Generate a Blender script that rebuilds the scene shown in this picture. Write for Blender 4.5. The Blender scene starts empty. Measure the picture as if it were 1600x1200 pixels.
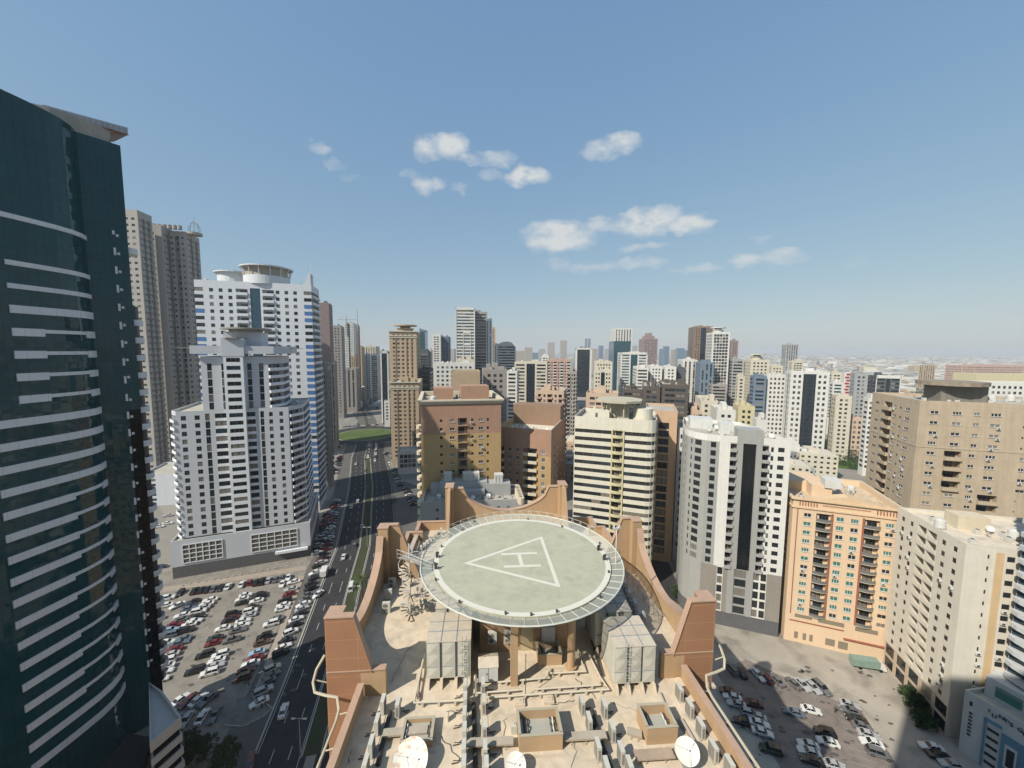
import bpy, math, random
from mathutils import Vector, Matrix
random.seed(7)
C = bpy.context.scene.collection
S = bpy.context.scene
R = math.radians
# ------------------------------------------------------------------ camera
CAMZ = 85.0
PITCH = math.atan(.0867); ROLL = .006
cam_d = bpy.data.cameras.new('camera'); cam = bpy.data.objects.new('camera', cam_d); C.objects.link(cam)
cam_d.sensor_width = 36; cam_d.lens = 13.5; cam_d.clip_start = .2; cam_d.clip_end = 60000
cam.location = (0, 0, CAMZ)
cam.rotation_euler = (Matrix.Rotation(R(90) - PITCH, 3, 'X') @ Matrix.Rotation(ROLL, 3, 'Z')).to_euler()
S.camera = cam
# ------------------------------------------------------------------ sun and sky
SUN_EL = R(42); SUN_AZ = math.atan2(-.78, -.625)      # the sun stands behind the camera, to the left
sd = bpy.data.lights.new('sun', 'SUN'); sd.energy = 5.0; sd.angle = R(.5); sd.color = (1, .93, .81)
so = bpy.data.objects.new('sun', sd); C.objects.link(so)
dv = Vector((.78 * math.cos(SUN_EL), .625 * math.cos(SUN_EL), -math.sin(SUN_EL)))
so.rotation_euler = dv.to_track_quat('-Z', 'Y').to_euler(); so.location = (-60, -40, 300)
W = bpy.data.worlds.new('World'); S.world = W; W.use_nodes = True
nt = W.node_tree; N = nt.nodes; L = nt.links; N.clear()
def nd(t, **k):
    n = N.new(t)
    for a, b in k.items(): setattr(n, a, b)
    return n
def mth(op, a, b=None, c=None, clamp=False):
    n = N.new('ShaderNodeMath'); n.operation = op; n.use_clamp = clamp
    for i, v in enumerate((a, b, c)):
        if v is None: continue
        if isinstance(v, (int, float)): n.inputs[i].default_value = v
        else: L.new(v, n.inputs[i])
    return n.outputs[0]
sky = nd('ShaderNodeTexSky', sky_type='NISHITA', sun_disc=False); sky.sun_elevation = SUN_EL; sky.sun_rotation = SUN_AZ
sky.air_density = 1.3; sky.dust_density = .5; sky.ozone_density = 1.6; sky.altitude = 50
tc = nd('ShaderNodeTexCoord'); sp = nd('ShaderNodeSeparateXYZ'); L.new(tc.outputs['Generated'], sp.inputs[0])
az = mth('ARCTAN2', sp.outputs[0], sp.outputs[1]); el = mth('ARCSINE', sp.outputs[2])
def pix(px, py):
    a = (px - 800) / 600; b = (py - 600) / 600
    u = a * math.cos(ROLL) + b * math.sin(ROLL); v = -a * math.sin(ROLL) + b * math.cos(ROLL)
    cp, sn = math.cos(PITCH), math.sin(PITCH)
    return Vector((u, cp - v * sn, -(v * cp + sn)))
blobs = [(497, 231, 20, 12, .5), (525, 258, 20, 8, .3), (668, 232, 24, 22, .85), (703, 228, 34, 24, .95), (735, 245, 26, 12, .8), (775, 248, 34, 16, .62), (768, 272, 20, 10, .3),
         (824, 276, 42, 17, 1.0), (668, 288, 30, 16, .62), (640, 272, 14, 12, .38), (936, 236, 36, 18, .6), (968, 222, 36, 18, .8), (718, 296, 14, 7, .3),
         (872, 370, 66, 30, 1.0), (940, 352, 30, 16, .6), (1012, 346, 64, 27, 1.0), (1078, 350, 42, 20, .85), (1005, 386, 44, 9, .5), (1004, 411, 50, 10, .5), (930, 418, 60, 9, .35),
         (1085, 421, 48, 9, .42), (1166, 407, 34, 13, .62), (1222, 402, 44, 15, .6), (1187, 375, 24, 8, .25), (875, 412, 20, 12, .28), (545, 278, 18, 7, .22), (1340, 410, 22, 7, .2)]
nz0 = nd('ShaderNodeTexNoise'); nz0.inputs['Scale'].default_value = 26; nz0.inputs['Detail'].default_value = 3
nz1 = nd('ShaderNodeTexNoise'); nz1.inputs['Scale'].default_value = 24; nz1.inputs['Detail'].default_value = 6; nz1.inputs['Roughness'].default_value = .5
mp = nd('ShaderNodeMapping'); mp.inputs['Scale'].default_value = (1, 1, 1.7); L.new(tc.outputs['Generated'], mp.inputs[0])
L.new(mp.outputs[0], nz0.inputs['Vector']); L.new(mp.outputs[0], nz1.inputs['Vector'])
sc_ = nd('ShaderNodeSeparateColor'); L.new(nz0.outputs['Color'], sc_.inputs[0])
azw = mth('ADD', az, mth('MULTIPLY', mth('SUBTRACT', sc_.outputs[0], .5), .055))
elw = mth('ADD', el, mth('MULTIPLY', mth('SUBTRACT', sc_.outputs[1], .5), .04))
acc = None
for (px, py, rx, ry, st) in blobs:
    d = pix(px, py).normalized(); d2 = pix(px + rx, py).normalized(); d3 = pix(px, py - ry).normalized()
    a0 = math.atan2(d.x, d.y); e0 = math.asin(d.z)
    sa = abs(math.atan2(d2.x, d2.y) - a0) * 1.04; se = abs(math.asin(d3.z) - e0) * 1.0
    qa = mth('POWER', mth('ABSOLUTE', mth('MULTIPLY', mth('SUBTRACT', azw, a0), 1 / sa)), 2)
    qe = mth('POWER', mth('ABSOLUTE', mth('MULTIPLY', mth('SUBTRACT', elw, e0), 1 / se)), 2)
    m = mth('MULTIPLY', mth('SUBTRACT', 1, mth('ADD', qa, qe), clamp=True), st)
    acc = m if acc is None else mth('MAXIMUM', acc, m)
dens = mth('MULTIPLY', acc, mth('MULTIPLY_ADD', nz1.outputs['Fac'], 2.6, -.55, clamp=True))
dens = mth('MULTIPLY', dens, 1.35, clamp=True)
sr = nd('ShaderNodeSeparateColor'); L.new(sky.outputs[0], sr.inputs[0]); cr_ = nd('ShaderNodeCombineColor')
SKS = .13
for i_, (ref, out, p_) in enumerate(((.174, .205, .56), (.238, .325, .44), (.356, .51, .25))):      # sky response per channel, as a camera renders it
    L.new(mth('MULTIPLY', mth('POWER', mth('MULTIPLY', sr.outputs[i_], SKS / 1.07 / ref), p_), out * .90 / SKS), cr_.inputs[i_])
mixc = nd('ShaderNodeMix', data_type='RGBA'); L.new(dens, mixc.inputs[0]); L.new(cr_.outputs[0], mixc.inputs[6]); mixc.inputs[7].default_value = (4.5, 4.75, 4.85, 1)
bg = nd('ShaderNodeBackground'); bg.inputs[1].default_value = .13; L.new(mixc.outputs[2], bg.inputs[0])
wo = nd('ShaderNodeOutputWorld'); L.new(bg.outputs[0], wo.inputs[0])
S.view_settings.view_transform = 'Standard'; S.view_settings.look = 'None'; S.view_settings.gamma = 1
S.view_settings.use_curve_mapping = False; S.view_settings.exposure = .15
S.render.resolution_x = 1024; S.render.resolution_y = 768
S.render.engine = 'CYCLES'
HAZE = 1.3e-4
S.cycles.max_bounces = 6; S.cycles.diffuse_bounces = 2; S.cycles.glossy_bounces = 3; S.cycles.transparent_max_bounces = 10; S.cycles.volume_bounces = 0

# ------------------------------------------------------------------ places: pixel ray to a point on the plane of height z, or at distance y
def G(px, py, z=0.0):
    d = pix(px, py); t = (z - CAMZ) / d.z; return (d.x * t, d.y * t)
def G3(px, py, z=0.0): x, y = G(px, py, z); return (x, y, z)
def D(px, py, y):
    d = pix(px, py); t = y / d.y; return (d.x * t, CAMZ + d.z * t)
# ------------------------------------------------------------------ materials
MATS = {}
def lin(c): return tuple((v / 12.92 if v <= .04045 else ((v + .055) / 1.055) ** 2.4) for v in c)
def mat(name, col, rough=.8, var=.10, nscale=.6, streak=0., spec=.3, metal=0., panel=None, pdark=.75, bump=0., bscale=8., alpha=1., emit=None, cell=None, coat=0., blotch=None, tilt=None, ior=None):
    if name in MATS: return MATS[name]
    col = tuple(c * .86 for c in col)
    m = bpy.data.materials.new(name); m.use_nodes = True; MATS[name] = m
    t = m.node_tree; n = t.nodes; l = t.links; b = n['Principled BSDF']
    b.inputs['Roughness'].default_value = rough; b.inputs['Specular IOR Level'].default_value = spec; b.inputs['Metallic'].default_value = metal
    b.inputs['Coat Weight'].default_value = coat
    tc = n.new('ShaderNodeTexCoord')
    def M(op, a, c_=None, d=None, clamp=False):
        q = n.new('ShaderNodeMath'); q.operation = op; q.use_clamp = clamp
        for i, v in enumerate((a, c_, d)):
            if v is None: continue
            if isinstance(v, (int, float)): q.inputs[i].default_value = v
            else: l.new(v, q.inputs[i])
        return q.outputs[0]
    fac = None
    if var:
        z = n.new('ShaderNodeTexNoise'); z.inputs['Scale'].default_value = nscale; z.inputs['Detail'].default_value = 6; z.inputs['Roughness'].default_value = .65
        l.new(tc.outputs['Object'], z.inputs['Vector'])
        fac = M('MULTIPLY_ADD', z.outputs['Fac'], var * 2.4, 1 - var * 1.2)
    if streak:
        mp = n.new('ShaderNodeMapping'); mp.inputs['Scale'].default_value = (1.3, 1.3, .07); l.new(tc.outputs['Object'], mp.inputs[0])
        z = n.new('ShaderNodeTexNoise'); z.inputs['Scale'].default_value = 1.1; z.inputs['Detail'].default_value = 5; l.new(mp.outputs[0], z.inputs['Vector'])
        s = M('MULTIPLY_ADD', z.outputs['Fac'], streak * 2, 1 - streak); fac = M('MULTIPLY', fac, s) if fac else s
    if cell:
        z = n.new('ShaderNodeTexVoronoi'); z.inputs['Scale'].default_value = cell[0]; l.new(tc.outputs['Object'], z.inputs['Vector'])
        sc = n.new('ShaderNodeSeparateColor'); l.new(z.outputs['Color'], sc.inputs[0])
        s = M('MULTIPLY_ADD', sc.outputs[0], cell[1], 1 - cell[1] / 2); fac = M('MULTIPLY', fac, s) if fac else s
    if panel:
        s3 = n.new('ShaderNodeSeparateXYZ'); l.new(tc.outputs['Object'], s3.inputs[0])
        u = M('DIVIDE', M('ADD', s3.outputs[0], M('MULTIPLY', s3.outputs[1], .9)), panel[0]); v = M('DIVIDE', s3.outputs[2], panel[1])
        fu = M('LESS_THAN', M('FRACT', u), panel[2] / panel[0]); fv = M('LESS_THAN', M('FRACT', v), panel[2] / panel[1])
        k = M('MAXIMUM', fu, fv); s = M('MULTIPLY_ADD', k, pdark - 1, 1)
        fac = M('MULTIPLY', fac, s) if fac else s
    if blotch:
        z = n.new('ShaderNodeTexNoise'); z.inputs['Scale'].default_value = blotch[0]; z.inputs['Detail'].default_value = 5; z.inputs['Distortion'].default_value = .6; l.new(tc.outputs['Object'], z.inputs['Vector'])
        s = M('MULTIPLY_ADD', M('MULTIPLY', M('SUBTRACT', z.outputs['Fac'], .5), 6, clamp=True), -blotch[1], 1); fac = M('MULTIPLY', fac, s) if fac else s
    if tilt:        # every pane hangs at a slightly different angle
        s3 = n.new('ShaderNodeSeparateXYZ'); l.new(tc.outputs['Object'], s3.inputs[0]); cb = n.new('ShaderNodeCombineXYZ')
        l.new(M('FLOOR', M('DIVIDE', M('ADD', s3.outputs[0], M('MULTIPLY', s3.outputs[1], .9)), tilt[0])), cb.inputs[0]); l.new(M('FLOOR', M('DIVIDE', s3.outputs[2], tilt[0])), cb.inputs[1])
        wn = n.new('ShaderNodeTexWhiteNoise'); l.new(cb.outputs[0], wn.inputs['Vector']); v1 = n.new('ShaderNodeVectorMath'); v1.operation = 'SUBTRACT'; l.new(wn.outputs['Color'], v1.inputs[0]); v1.inputs[1].default_value = (.5, .5, .5)
        zz = n.new('ShaderNodeTexNoise'); zz.inputs['Scale'].default_value = .9; l.new(tc.outputs['Object'], zz.inputs['Vector']); v4 = n.new('ShaderNodeVectorMath'); v4.operation = 'SUBTRACT'; l.new(zz.outputs['Color'], v4.inputs[0]); v4.inputs[1].default_value = (.5, .5, .5)
        v5 = n.new('ShaderNodeVectorMath'); v5.operation = 'ADD'; l.new(v1.outputs[0], v5.inputs[0]); l.new(v4.outputs[0], v5.inputs[1])
        v2 = n.new('ShaderNodeVectorMath'); v2.operation = 'SCALE'; l.new(v5.outputs[0], v2.inputs[0]); v2.inputs['Scale'].default_value = tilt[1]; gn = n.new('ShaderNodeNewGeometry'); v3 = n.new('ShaderNodeVectorMath'); v3.operation = 'ADD'; l.new(gn.outputs['Normal'], v3.inputs[0]); l.new(v2.outputs[0], v3.inputs[1])
        nn = n.new('ShaderNodeVectorMath'); nn.operation = 'NORMALIZE'; l.new(v3.outputs[0], nn.inputs[0]); l.new(nn.outputs[0], b.inputs['Normal'])
    if ior: b.inputs['IOR'].default_value = ior
    if fac is not None:
        vm = n.new('ShaderNodeVectorMath'); vm.operation = 'SCALE'; vm.inputs[0].default_value = col; l.new(fac, vm.inputs['Scale']); l.new(vm.outputs[0], b.inputs['Base Color'])
    else: b.inputs['Base Color'].default_value = (*col, 1)
    if bump:
        z = n.new('ShaderNodeTexNoise'); z.inputs['Scale'].default_value = bscale; z.inputs['Detail'].default_value = 4; l.new(tc.outputs['Object'], z.inputs['Vector'])
        bp = n.new('ShaderNodeBump'); bp.inputs['Strength'].default_value = bump; bp.inputs['Distance'].default_value = .05; l.new(z.outputs['Fac'], bp.inputs['Height']); l.new(bp.outputs[0], b.inputs['Normal'])
    if alpha < 1: b.inputs['Alpha'].default_value = alpha
    return m
def wall(name, col, **k):
    k.setdefault('var', .12); k.setdefault('streak', .13); k.setdefault('nscale', .35); k.setdefault('rough', .85)
    return mat(name, col, **k)
glass = mat('window_glass', (.022, .028, .03), rough=.12, var=.5, nscale=.9, spec=.6)
glass_b = mat('window_glass_blue', (.03, .055, .075), rough=.1, var=.4, nscale=.8, spec=.8)
curtain = mat('window_curtain', (.22, .20, .17), rough=.4, var=.2, spec=.5)
frame_w = mat('frame_white', (.62, .62, .6), rough=.5, var=.05)
frame_d = mat('frame_dark', (.08, .075, .07), rough=.5, var=.05)
rail_m = mat('railing_metal', (.3, .3, .29), rough=.4, var=.1, metal=.5)
roof_m = mat('roof_screed', (.47, .44, .38), rough=.9, var=.28, nscale=.3, cell=(.25, .12))
conc = mat('bare_concrete', (.36, .34, .30), rough=.9, var=.2, streak=.2)
white_m = mat('white_painted_metal', (.66, .66, .63), rough=.5, var=.1, streak=.1)
cream_m = mat('cream_plaster', (.66, .58, .44), rough=.85, var=.1, streak=.08)
# ------------------------------------------------------------------ mesh builder
class MB:
    def __init__(s): s.v = []; s.f = []; s.m = []
    def quad(s, a, b, c, d, m=0):
        i = len(s.v); s.v += [a, b, c, d]; s.f.append((i, i + 1, i + 2, i + 3)); s.m.append(m)
    def poly(s, pts, m=0):
        i = len(s.v); s.v += list(pts); s.f.append(tuple(range(i, i + len(pts)))); s.m.append(m)
    def prism(s, pts, z0, z1, m=0, mt=None, bot=True):
        n = len(pts); i = len(s.v); s.v += [(p[0], p[1], z0) for p in pts] + [(p[0], p[1], z1) for p in pts]
        for k in range(n):
            j = (k + 1) % n; s.f.append((i + k, i + j, i + n + j, i + n + k)); s.m.append(m)
        s.f.append(tuple(i + n + k for k in range(n))); s.m.append(m if mt is None else mt)
        if bot: s.f.append(tuple(i + k for k in reversed(range(n)))); s.m.append(m)
    def box(s, c, size, rz=0., m=0):
        cx, cy, cz = c; a, b, h = (q / 2 for q in size); co, si = math.cos(rz), math.sin(rz)
        s.prism([(cx + x * co - y * si, cy + x * si + y * co) for x, y in ((-a, -b), (a, -b), (a, b), (-a, b))], cz - h, cz + h, m)
    def slab(s, pts, depth, m=0):      # 3-D polygon given thickness along vector depth
        n = len(pts); i = len(s.v); d = Vector(depth); s.v += [tuple(p) for p in pts] + [tuple(Vector(p) + d) for p in pts]
        for k in range(n):
            j = (k + 1) % n; s.f.append((i + k, i + n + k, i + n + j, i + j)); s.m.append(m)
        s.f.append(tuple(i + k for k in range(n))); s.m.append(m); s.f.append(tuple(i + n + k for k in reversed(range(n)))); s.m.append(m)
    def tube(s, pts, r, n=6, m=0, caps=True):
        pts = [Vector(p) for p in pts]; rings = []
        for k, p in enumerate(pts):
            d = (pts[min(k + 1, len(pts) - 1)] - pts[max(k - 1, 0)]); d = d.normalized() if d.length > 1e-6 else Vector((0, 0, 1))
            up = Vector((0, 0, 1)) if abs(d.z) < .9 else Vector((1, 0, 0)); a = d.cross(up).normalized(); b = d.cross(a)
            rr = r[k] if isinstance(r, (list, tuple)) else r
            i = len(s.v); s.v += [tuple(p + rr * (math.cos(t) * a + math.sin(t) * b)) for t in (2 * math.pi * q / n for q in range(n))]; rings.append(i)
        for i, j in zip(rings, rings[1:]):
            for q in range(n):
                w = (q + 1) % n; s.f.append((i + q, i + w, j + w, j + q)); s.m.append(m)
        if caps:
            s.f.append(tuple(rings[0] + q for q in range(n))); s.m.append(m); s.f.append(tuple(rings[-1] + q for q in reversed(range(n)))); s.m.append(m)
    def cyl(s, c, r, h, n=20, m=0, r2=None):
        s.tube([c, (c[0], c[1], c[2] + h)], [r, r if r2 is None else r2], n, m)
    def mesh(s, name, mats, smooth=False, origin=(0, 0, 0)):
        me = bpy.data.meshes.new(name); ox, oy, oz = origin
        me.from_pydata([(x - ox, y - oy, z - oz) for x, y, z in s.v], [], s.f)
        for q in mats: me.materials.append(q)
        if len(mats) > 1: me.polygons.foreach_set('material_index', s.m)
        if smooth: me.polygons.foreach_set('use_smooth', [True] * len(me.polygons))
        me.update(); return me
def obj(name, mb, mats, parent=None, loc=None, smooth=False, kind=None):
    """one mesh object; world coordinates in mb; loc = its origin"""
    if not isinstance(mats, (list, tuple)): mats = [mats]
    if parent is not None: o0 = tuple(parent.location)
    else: o0 = loc or (0, 0, 0)
    me = mb.mesh(name, mats, smooth, o0); o = bpy.data.objects.new(name, me); C.objects.link(o)
    if parent is not None: o.parent = parent
    else: o.location = o0
    if kind: o['kind'] = kind
    return o
def tag(o, label, cat, group=None):
    o['label'] = label; o['category'] = cat
    if group: o['group'] = group
    return o
def thing(name, label, cat, loc=(0, 0, 0), rz=0, group=None):
    o = bpy.data.objects.new(name, None); C.objects.link(o); o.location = loc; o.rotation_euler = (0, 0, rz); o.empty_display_size = .5
    return tag(o, label, cat, group)
def dup(root, loc, rz=0, label=None, group=None, scale=None):
    r = root.copy(); C.objects.link(r); r.location = loc; r.rotation_euler = (0, 0, rz)
    if scale: r.scale = scale
    if label: r['label'] = label
    if group: r['group'] = group
    for ch in list(root.children):
        c = ch.copy(); C.objects.link(c); c.parent = r
        for g in list(ch.children):
            d = g.copy(); C.objects.link(d); d.parent = c
    return r
def hide(root):            # remove a prototype with its parts
    for ch in list(root.children):
        for g in list(ch.children): bpy.data.objects.remove(g)
        bpy.data.objects.remove(ch)
    bpy.data.objects.remove(root)
# ------------------------------------------------------------------ windows and balconies (unit size: x 0..1, y into the wall, z 0..1)
def unit_window(fm, gm, mull=1, sill=True, hbar=False):
    b = MB(); t = .07
    b.box((.5, .0, t / 2), (1, .10, t)); b.box((.5, .0, 1 - t / 2), (1, .10, t))
    for x in [t / 2, 1 - t / 2] + [(k + 1) / (mull + 1) for k in range(mull)]: b.box((x, .0, .5), (t * .8, .099, 1 - 2 * t))
    if hbar: b.box((.5, .0, .36), (1 - 2 * t, .098, .05))
    b.quad((t, .02, t), (1 - t, .02, t), (1 - t, .02, 1 - t), (t, .02, 1 - t), 1)
    if sill: b.box((.5, -.2, -.03), (1.08, .2, .06))
    return b.mesh('window', [fm, gm])
WIN = {
    'w': [unit_window(frame_w, glass), unit_window(frame_w, glass, 1), unit_window(frame_w, curtain), unit_window(frame_w, glass, 2)],
    'd': [unit_window(frame_d, glass, 1, False), unit_window(frame_d, glass, 2, False), unit_window(frame_d, curtain, 1, False), unit_window(frame_d, glass_b, 1, False)],
    'n': [unit_window(frame_d, glass, 0, False)],
    'k': [unit_window(frame_d, glass, 3, False, True), unit_window(frame_d, glass_b, 4, False), unit_window(frame_d, glass, 3, False)],
    'g': [unit_window(frame_w, mat('green_glass', (.06, .2, .17), rough=.15, var=.3, spec=.7), 1), unit_window(frame_w, mat('green_glass', (.06, .2, .17)), 2), unit_window(frame_w, glass, 1)],
}
def unit_balcony(kind, m1, m2):
    b = MB()
    if kind == 'solid':
        b.box((.5, -.5, -.06), (1, 1, .12)); b.box((.5, -.95, .5), (1, .1, 1)); b.box((.02, -.45, .5), (.04, .9, 1)); b.box((.98, -.45, .5), (.04, .9, 1))
    elif kind == 'rail':
        b.box((.5, -.5, -.05), (1, 1, .2)); b.box((.5, -.95, .98), (1, .07, .07), m=1); b.box((.5, -.95, .55), (1, .04, .05), m=1)
        for k in range(13): b.box((.02 + k * .08, -.95, .5), (.02, .04, .95), m=1)
        for y in (-.25, -.6):
            for x in (.015, .985): b.box((x, y, .5), (.02, .05, .95), m=1)
        for x in (.015, .985): b.box((x, -.45, .98), (.03, .9, .06), m=1)
    elif kind == 'curve':
        P = [(0, 0)] + [(k / 8, -.45 - .55 * math.sin(math.pi * k / 8)) for k in range(9)] + [(1, 0)]
        b.prism(P, -.15, .02)
        for (x0, y0), (x1, y1) in zip(P, P[1:]):
            dx, dy = x1 - x0, y1 - y0; l = math.hypot(dx, dy) or 1; nx, ny = -dy / l * .06, dx / l * .06
            b.prism([(x0, y0), (x1, y1), (x1 + nx, y1 + ny), (x0 + nx, y0 + ny)], .0, .95, 1)
    return b.mesh('balcony', [m1, m2])
# ------------------------------------------------------------------ building generator
# facade spec: tokens letter+width(+:material index), scaled to the edge
KIND = {'n': (.52, .30, .80), 'N': (.80, .30, .80), 's': (.36, .45, .76), 'B': (1.0, .34, .86), 'v': (.72, .04, .97), 'G': (1., .02, .98), 'T': (.55, .2, .85), 'r': (.5, .38, .72), 'M': (.86, .12, .9)}
def inset(poly, d):
    n = len(poly); out = []
    for i in range(n):
        p0, p1, p2 = Vector(poly[i - 1]), Vector(poly[i]), Vector(poly[(i + 1) % n])
        a = (p1 - p0).normalized(); b = (p2 - p1).normalized(); na = Vector((-a.y, a.x)); nb = Vector((-b.y, b.x))
        k = (na + nb); k = k / max(.3, k.dot(na)); out.append(tuple(p1 + k * d))
    return out
def rect(x, y, th, w, d):
    t = R(th); a = (math.cos(t), math.sin(t)); b = (-math.sin(t), math.cos(t))
    return [(x, y), (x + a[0] * w, y + a[1] * w), (x + a[0] * w + b[0] * d, y + a[1] * w + b[1] * d), (x + b[0] * d, y + b[1] * d)]
class Bld:
    def __init__(s, name, label, poly, mats, cat='building', group=None, near=True, kinds=None, bal=None, baldep=1.1, wins='w', roof=None, rec=.18):
        cx = sum(p[0] for p in poly) / len(poly); cy = sum(p[1] for p in poly) / len(poly)
        s.root = thing(name, label, cat, (cx, cy, 0), 0, group); s.b = MB(); s.mats = mats; s.near = near; s.poly = poly; s.wl = []; s.bl = []
        s.k = dict(KIND); s.k.update(kinds or {}); s.bal = bal or ('rail', frame_w, rail_m); s.bd = baldep; s.ws = wins; s.rm = roof or roof_m; s.rec = rec; s.gl = MB(); s.rfs = []; s.acs = 0; s.bp = .7
    def tier(s, z0, n, fh, ztop, specs, poly=None, matf=None, roof=True, zb=None, basemat=0, par=1.0, cope=True):
        """storeys n of height fh from z0 up, plain wall up to ztop; plain wall from zb to z0"""
        poly = poly or s.poly; m = len(poly)
        for i in range(m):
            p0, p1 = poly[i], poly[(i + 1) % m]; e = Vector(p1) - Vector(p0); ln = e.length; t = e / ln; o = Vector((t.y, -t.x))
            mid = (Vector(p0) + Vector(p1)) / 2; vis = o.dot(-mid) > 0
            spec = specs.get(i, specs.get('*', 'w1')) if isinstance(specs, dict) else specs
            if zb is not None and zb < z0: s.q(p0, t, o, 0, ln, zb, z0, basemat)
            if ztop > z0 + n * fh: s.q(p0, t, o, 0, ln, z0 + n * fh, ztop, (matf(99, n) if matf else 0) or 0)
            if not vis and not s.near: s.q(p0, t, o, 0, ln, z0, z0 + n * fh, 0); continue
            if callable(spec): spec = spec(ln)
            tk = []
            for w in spec.split():
                mi = 0
                if ':' in w: w, mi = w.split(':'); mi = int(mi)
                rep = 1
                if '*' in w: w, rep = w.split('*'); rep = int(rep)
                tk += [(w[0], float(w[1:] or 1), mi)] * rep
            tot = sum(a[1] for a in tk); x = 0
            for ci, (k, w, mi) in enumerate(tk):
                w = w * ln / tot; s.col(p0, t, o, x, x + w, z0, n, fh, k, mi, ci, matf); x += w
        if roof: s.roof(poly, ztop, par, cope)
    def q(s, p0, t, o, x0, x1, za, zb, m, off=0., b=None):
        X = lambda x, z: (p0[0] + t.x * x + o.x * off, p0[1] + t.y * x + o.y * off, z)
        (b or s.b).quad(X(x0, za), X(x1, za), X(x1, zb), X(x0, zb), m)
    def col(s, p0, t, o, x0, x1, z0, n, fh, k, mi, ci, matf):
        z1 = z0 + n * fh; b = s.b; P = lambda x, d, z: (p0[0] + t.x * x - o.x * d, p0[1] + t.y * x - o.y * d, z)
        if k == 'w' and not matf: s.q(p0, t, o, x0, x1, z0, z1, mi); return
        if k == 'p':
            a = .3; b.quad(P(x0, -a, z0), P(x1, -a, z0), P(x1, -a, z1), P(x0, -a, z1), mi); b.quad(P(x0, 0, z0), P(x0, -a, z0), P(x0, -a, z1), P(x0, 0, z1), mi); b.quad(P(x1, -a, z0), P(x1, 0, z0), P(x1, 0, z1), P(x1, -a, z1), mi)
            b.quad(P(x0, 0, z1), P(x0, -a, z1), P(x1, -a, z1), P(x1, 0, z1), mi); b.quad(P(x0, 0, z0), P(x1, 0, z0), P(x1, -a, z0), P(x0, -a, z0), mi); return
        if k == 'g':
            d = .15; g = s.gl
            g.quad(P(x0, d, z0), P(x1, d, z0), P(x1, d, z1), P(x0, d, z1)); b.quad(P(x0, 0, z0), P(x0, d, z0), P(x0, d, z1), P(x0, 0, z1), mi); b.quad(P(x1, d, z0), P(x1, 0, z0), P(x1, 0, z1), P(x1, d, z1), mi)
            b.quad(P(x0, 0, z1), P(x0, d, z1), P(x1, d, z1), P(x1, 0, z1), mi); return
        for f in range(n):
            za = z0 + f * fh; zc = za + fh; mm = mi
            if matf:
                r = matf(ci, f); mm = mi if r is None else r
            if k == 'w': s.q(p0, t, o, x0, x1, za, zc, mm); continue
            if k == 'b':
                a0, a1, ya, yb, d = x0, x1, za, za + fh * .86, s.bd
            else:
                ww, sl, hd = s.k[k]; c = (x0 + x1) / 2; h = (x1 - x0) * ww / 2; a0, a1, ya, yb, d = c - h, c + h, za + fh * sl, za + fh * hd, s.rec
            if a0 > x0 + 1e-4: s.q(p0, t, o, x0, a0, za, zc, mm); s.q(p0, t, o, a1, x1, za, zc, mm)
            if ya > za: s.q(p0, t, o, a0, a1, za, ya, mm)
            s.q(p0, t, o, a0, a1, yb, zc, mm)
            b.quad(P(a0, 0, ya), P(a0, d, ya), P(a0, d, yb), P(a0, 0, yb), mm); b.quad(P(a1, d, ya), P(a1, 0, ya), P(a1, 0, yb), P(a1, d, yb), mm)
            b.quad(P(a0, 0, yb), P(a0, d, yb), P(a1, d, yb), P(a1, 0, yb), mm); b.quad(P(a0, d, ya), P(a0, 0, ya), P(a1, 0, ya), P(a1, d, ya), mm)
            rz = math.atan2(t.y, t.x)
            if k == 'b':
                s.q(p0, t, o, a0, a1, ya, yb, mm, -d)
                wd = (a1 - a0) * .62; q0 = a0 + (a1 - a0) * (.1 if (f + ci) % 2 else .26); s.wl.append((P(q0, d - .06, ya), rz, wd, (yb - ya) * .86, 'd'))
                s.bl.append((P(a0, 0, ya), rz, a1 - a0, fh * .34, s.bp))
            else: s.wl.append((P(a0, d - .06, ya), rz, a1 - a0, yb - ya, k))
    def roof(s, poly, z, par=1.0, cope=True):
        i1 = inset(poly, .3); b = s.b; r = MB(); s.rfs.append(r); n = len(poly)
        for k in range(n):
            j = (k + 1) % n; a, c = poly[k], poly[j]; d, e = i1[k], i1[j]
            b.quad((*a, z), (*c, z), (*e, z), (*d, z), len(s.mats)); b.quad((*e, z - par), (*d, z - par), (*d, z), (*e, z))
        r.poly([(*p, z - par) for p in i1])
    def part(s, name, mb, m, **k): return obj(name, mb, m, s.root, **k)
    def done(s, cap=100):
        cw = mat('coping_light', (.55, .52, .46), rough=.8, var=.15)
        obj('wall', s.b, s.mats + [cw], s.root)
        for q in s.rfs: obj('roof', q, s.rm, s.root)
        if s.gl.f: obj('glazing', s.gl, getattr(s, 'gm', glass), s.root)
        ox, oy, oz = s.root.location
        key = lambda w: (w[0][0] ** 2 + w[0][1] ** 2 + (w[0][2] - CAMZ) ** 2)
        s.wl.sort(key=key); s.bl.sort(key=key)
        ind = s.wl[:cap] if s.near else []; rest = s.wl[len(ind):]
        for (p, rz, w, h, k) in ind:
            o = bpy.data.objects.new('window', random.choice(WIN['d'] if k == 'd' else WIN['n'] if k in 'sr' else WIN[s.ws])); C.objects.link(o); o.parent = s.root
            o.location = (p[0] - ox, p[1] - oy, p[2] - oz); o.rotation_euler = (0, 0, rz); o.scale = (w, 1, h)
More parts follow.
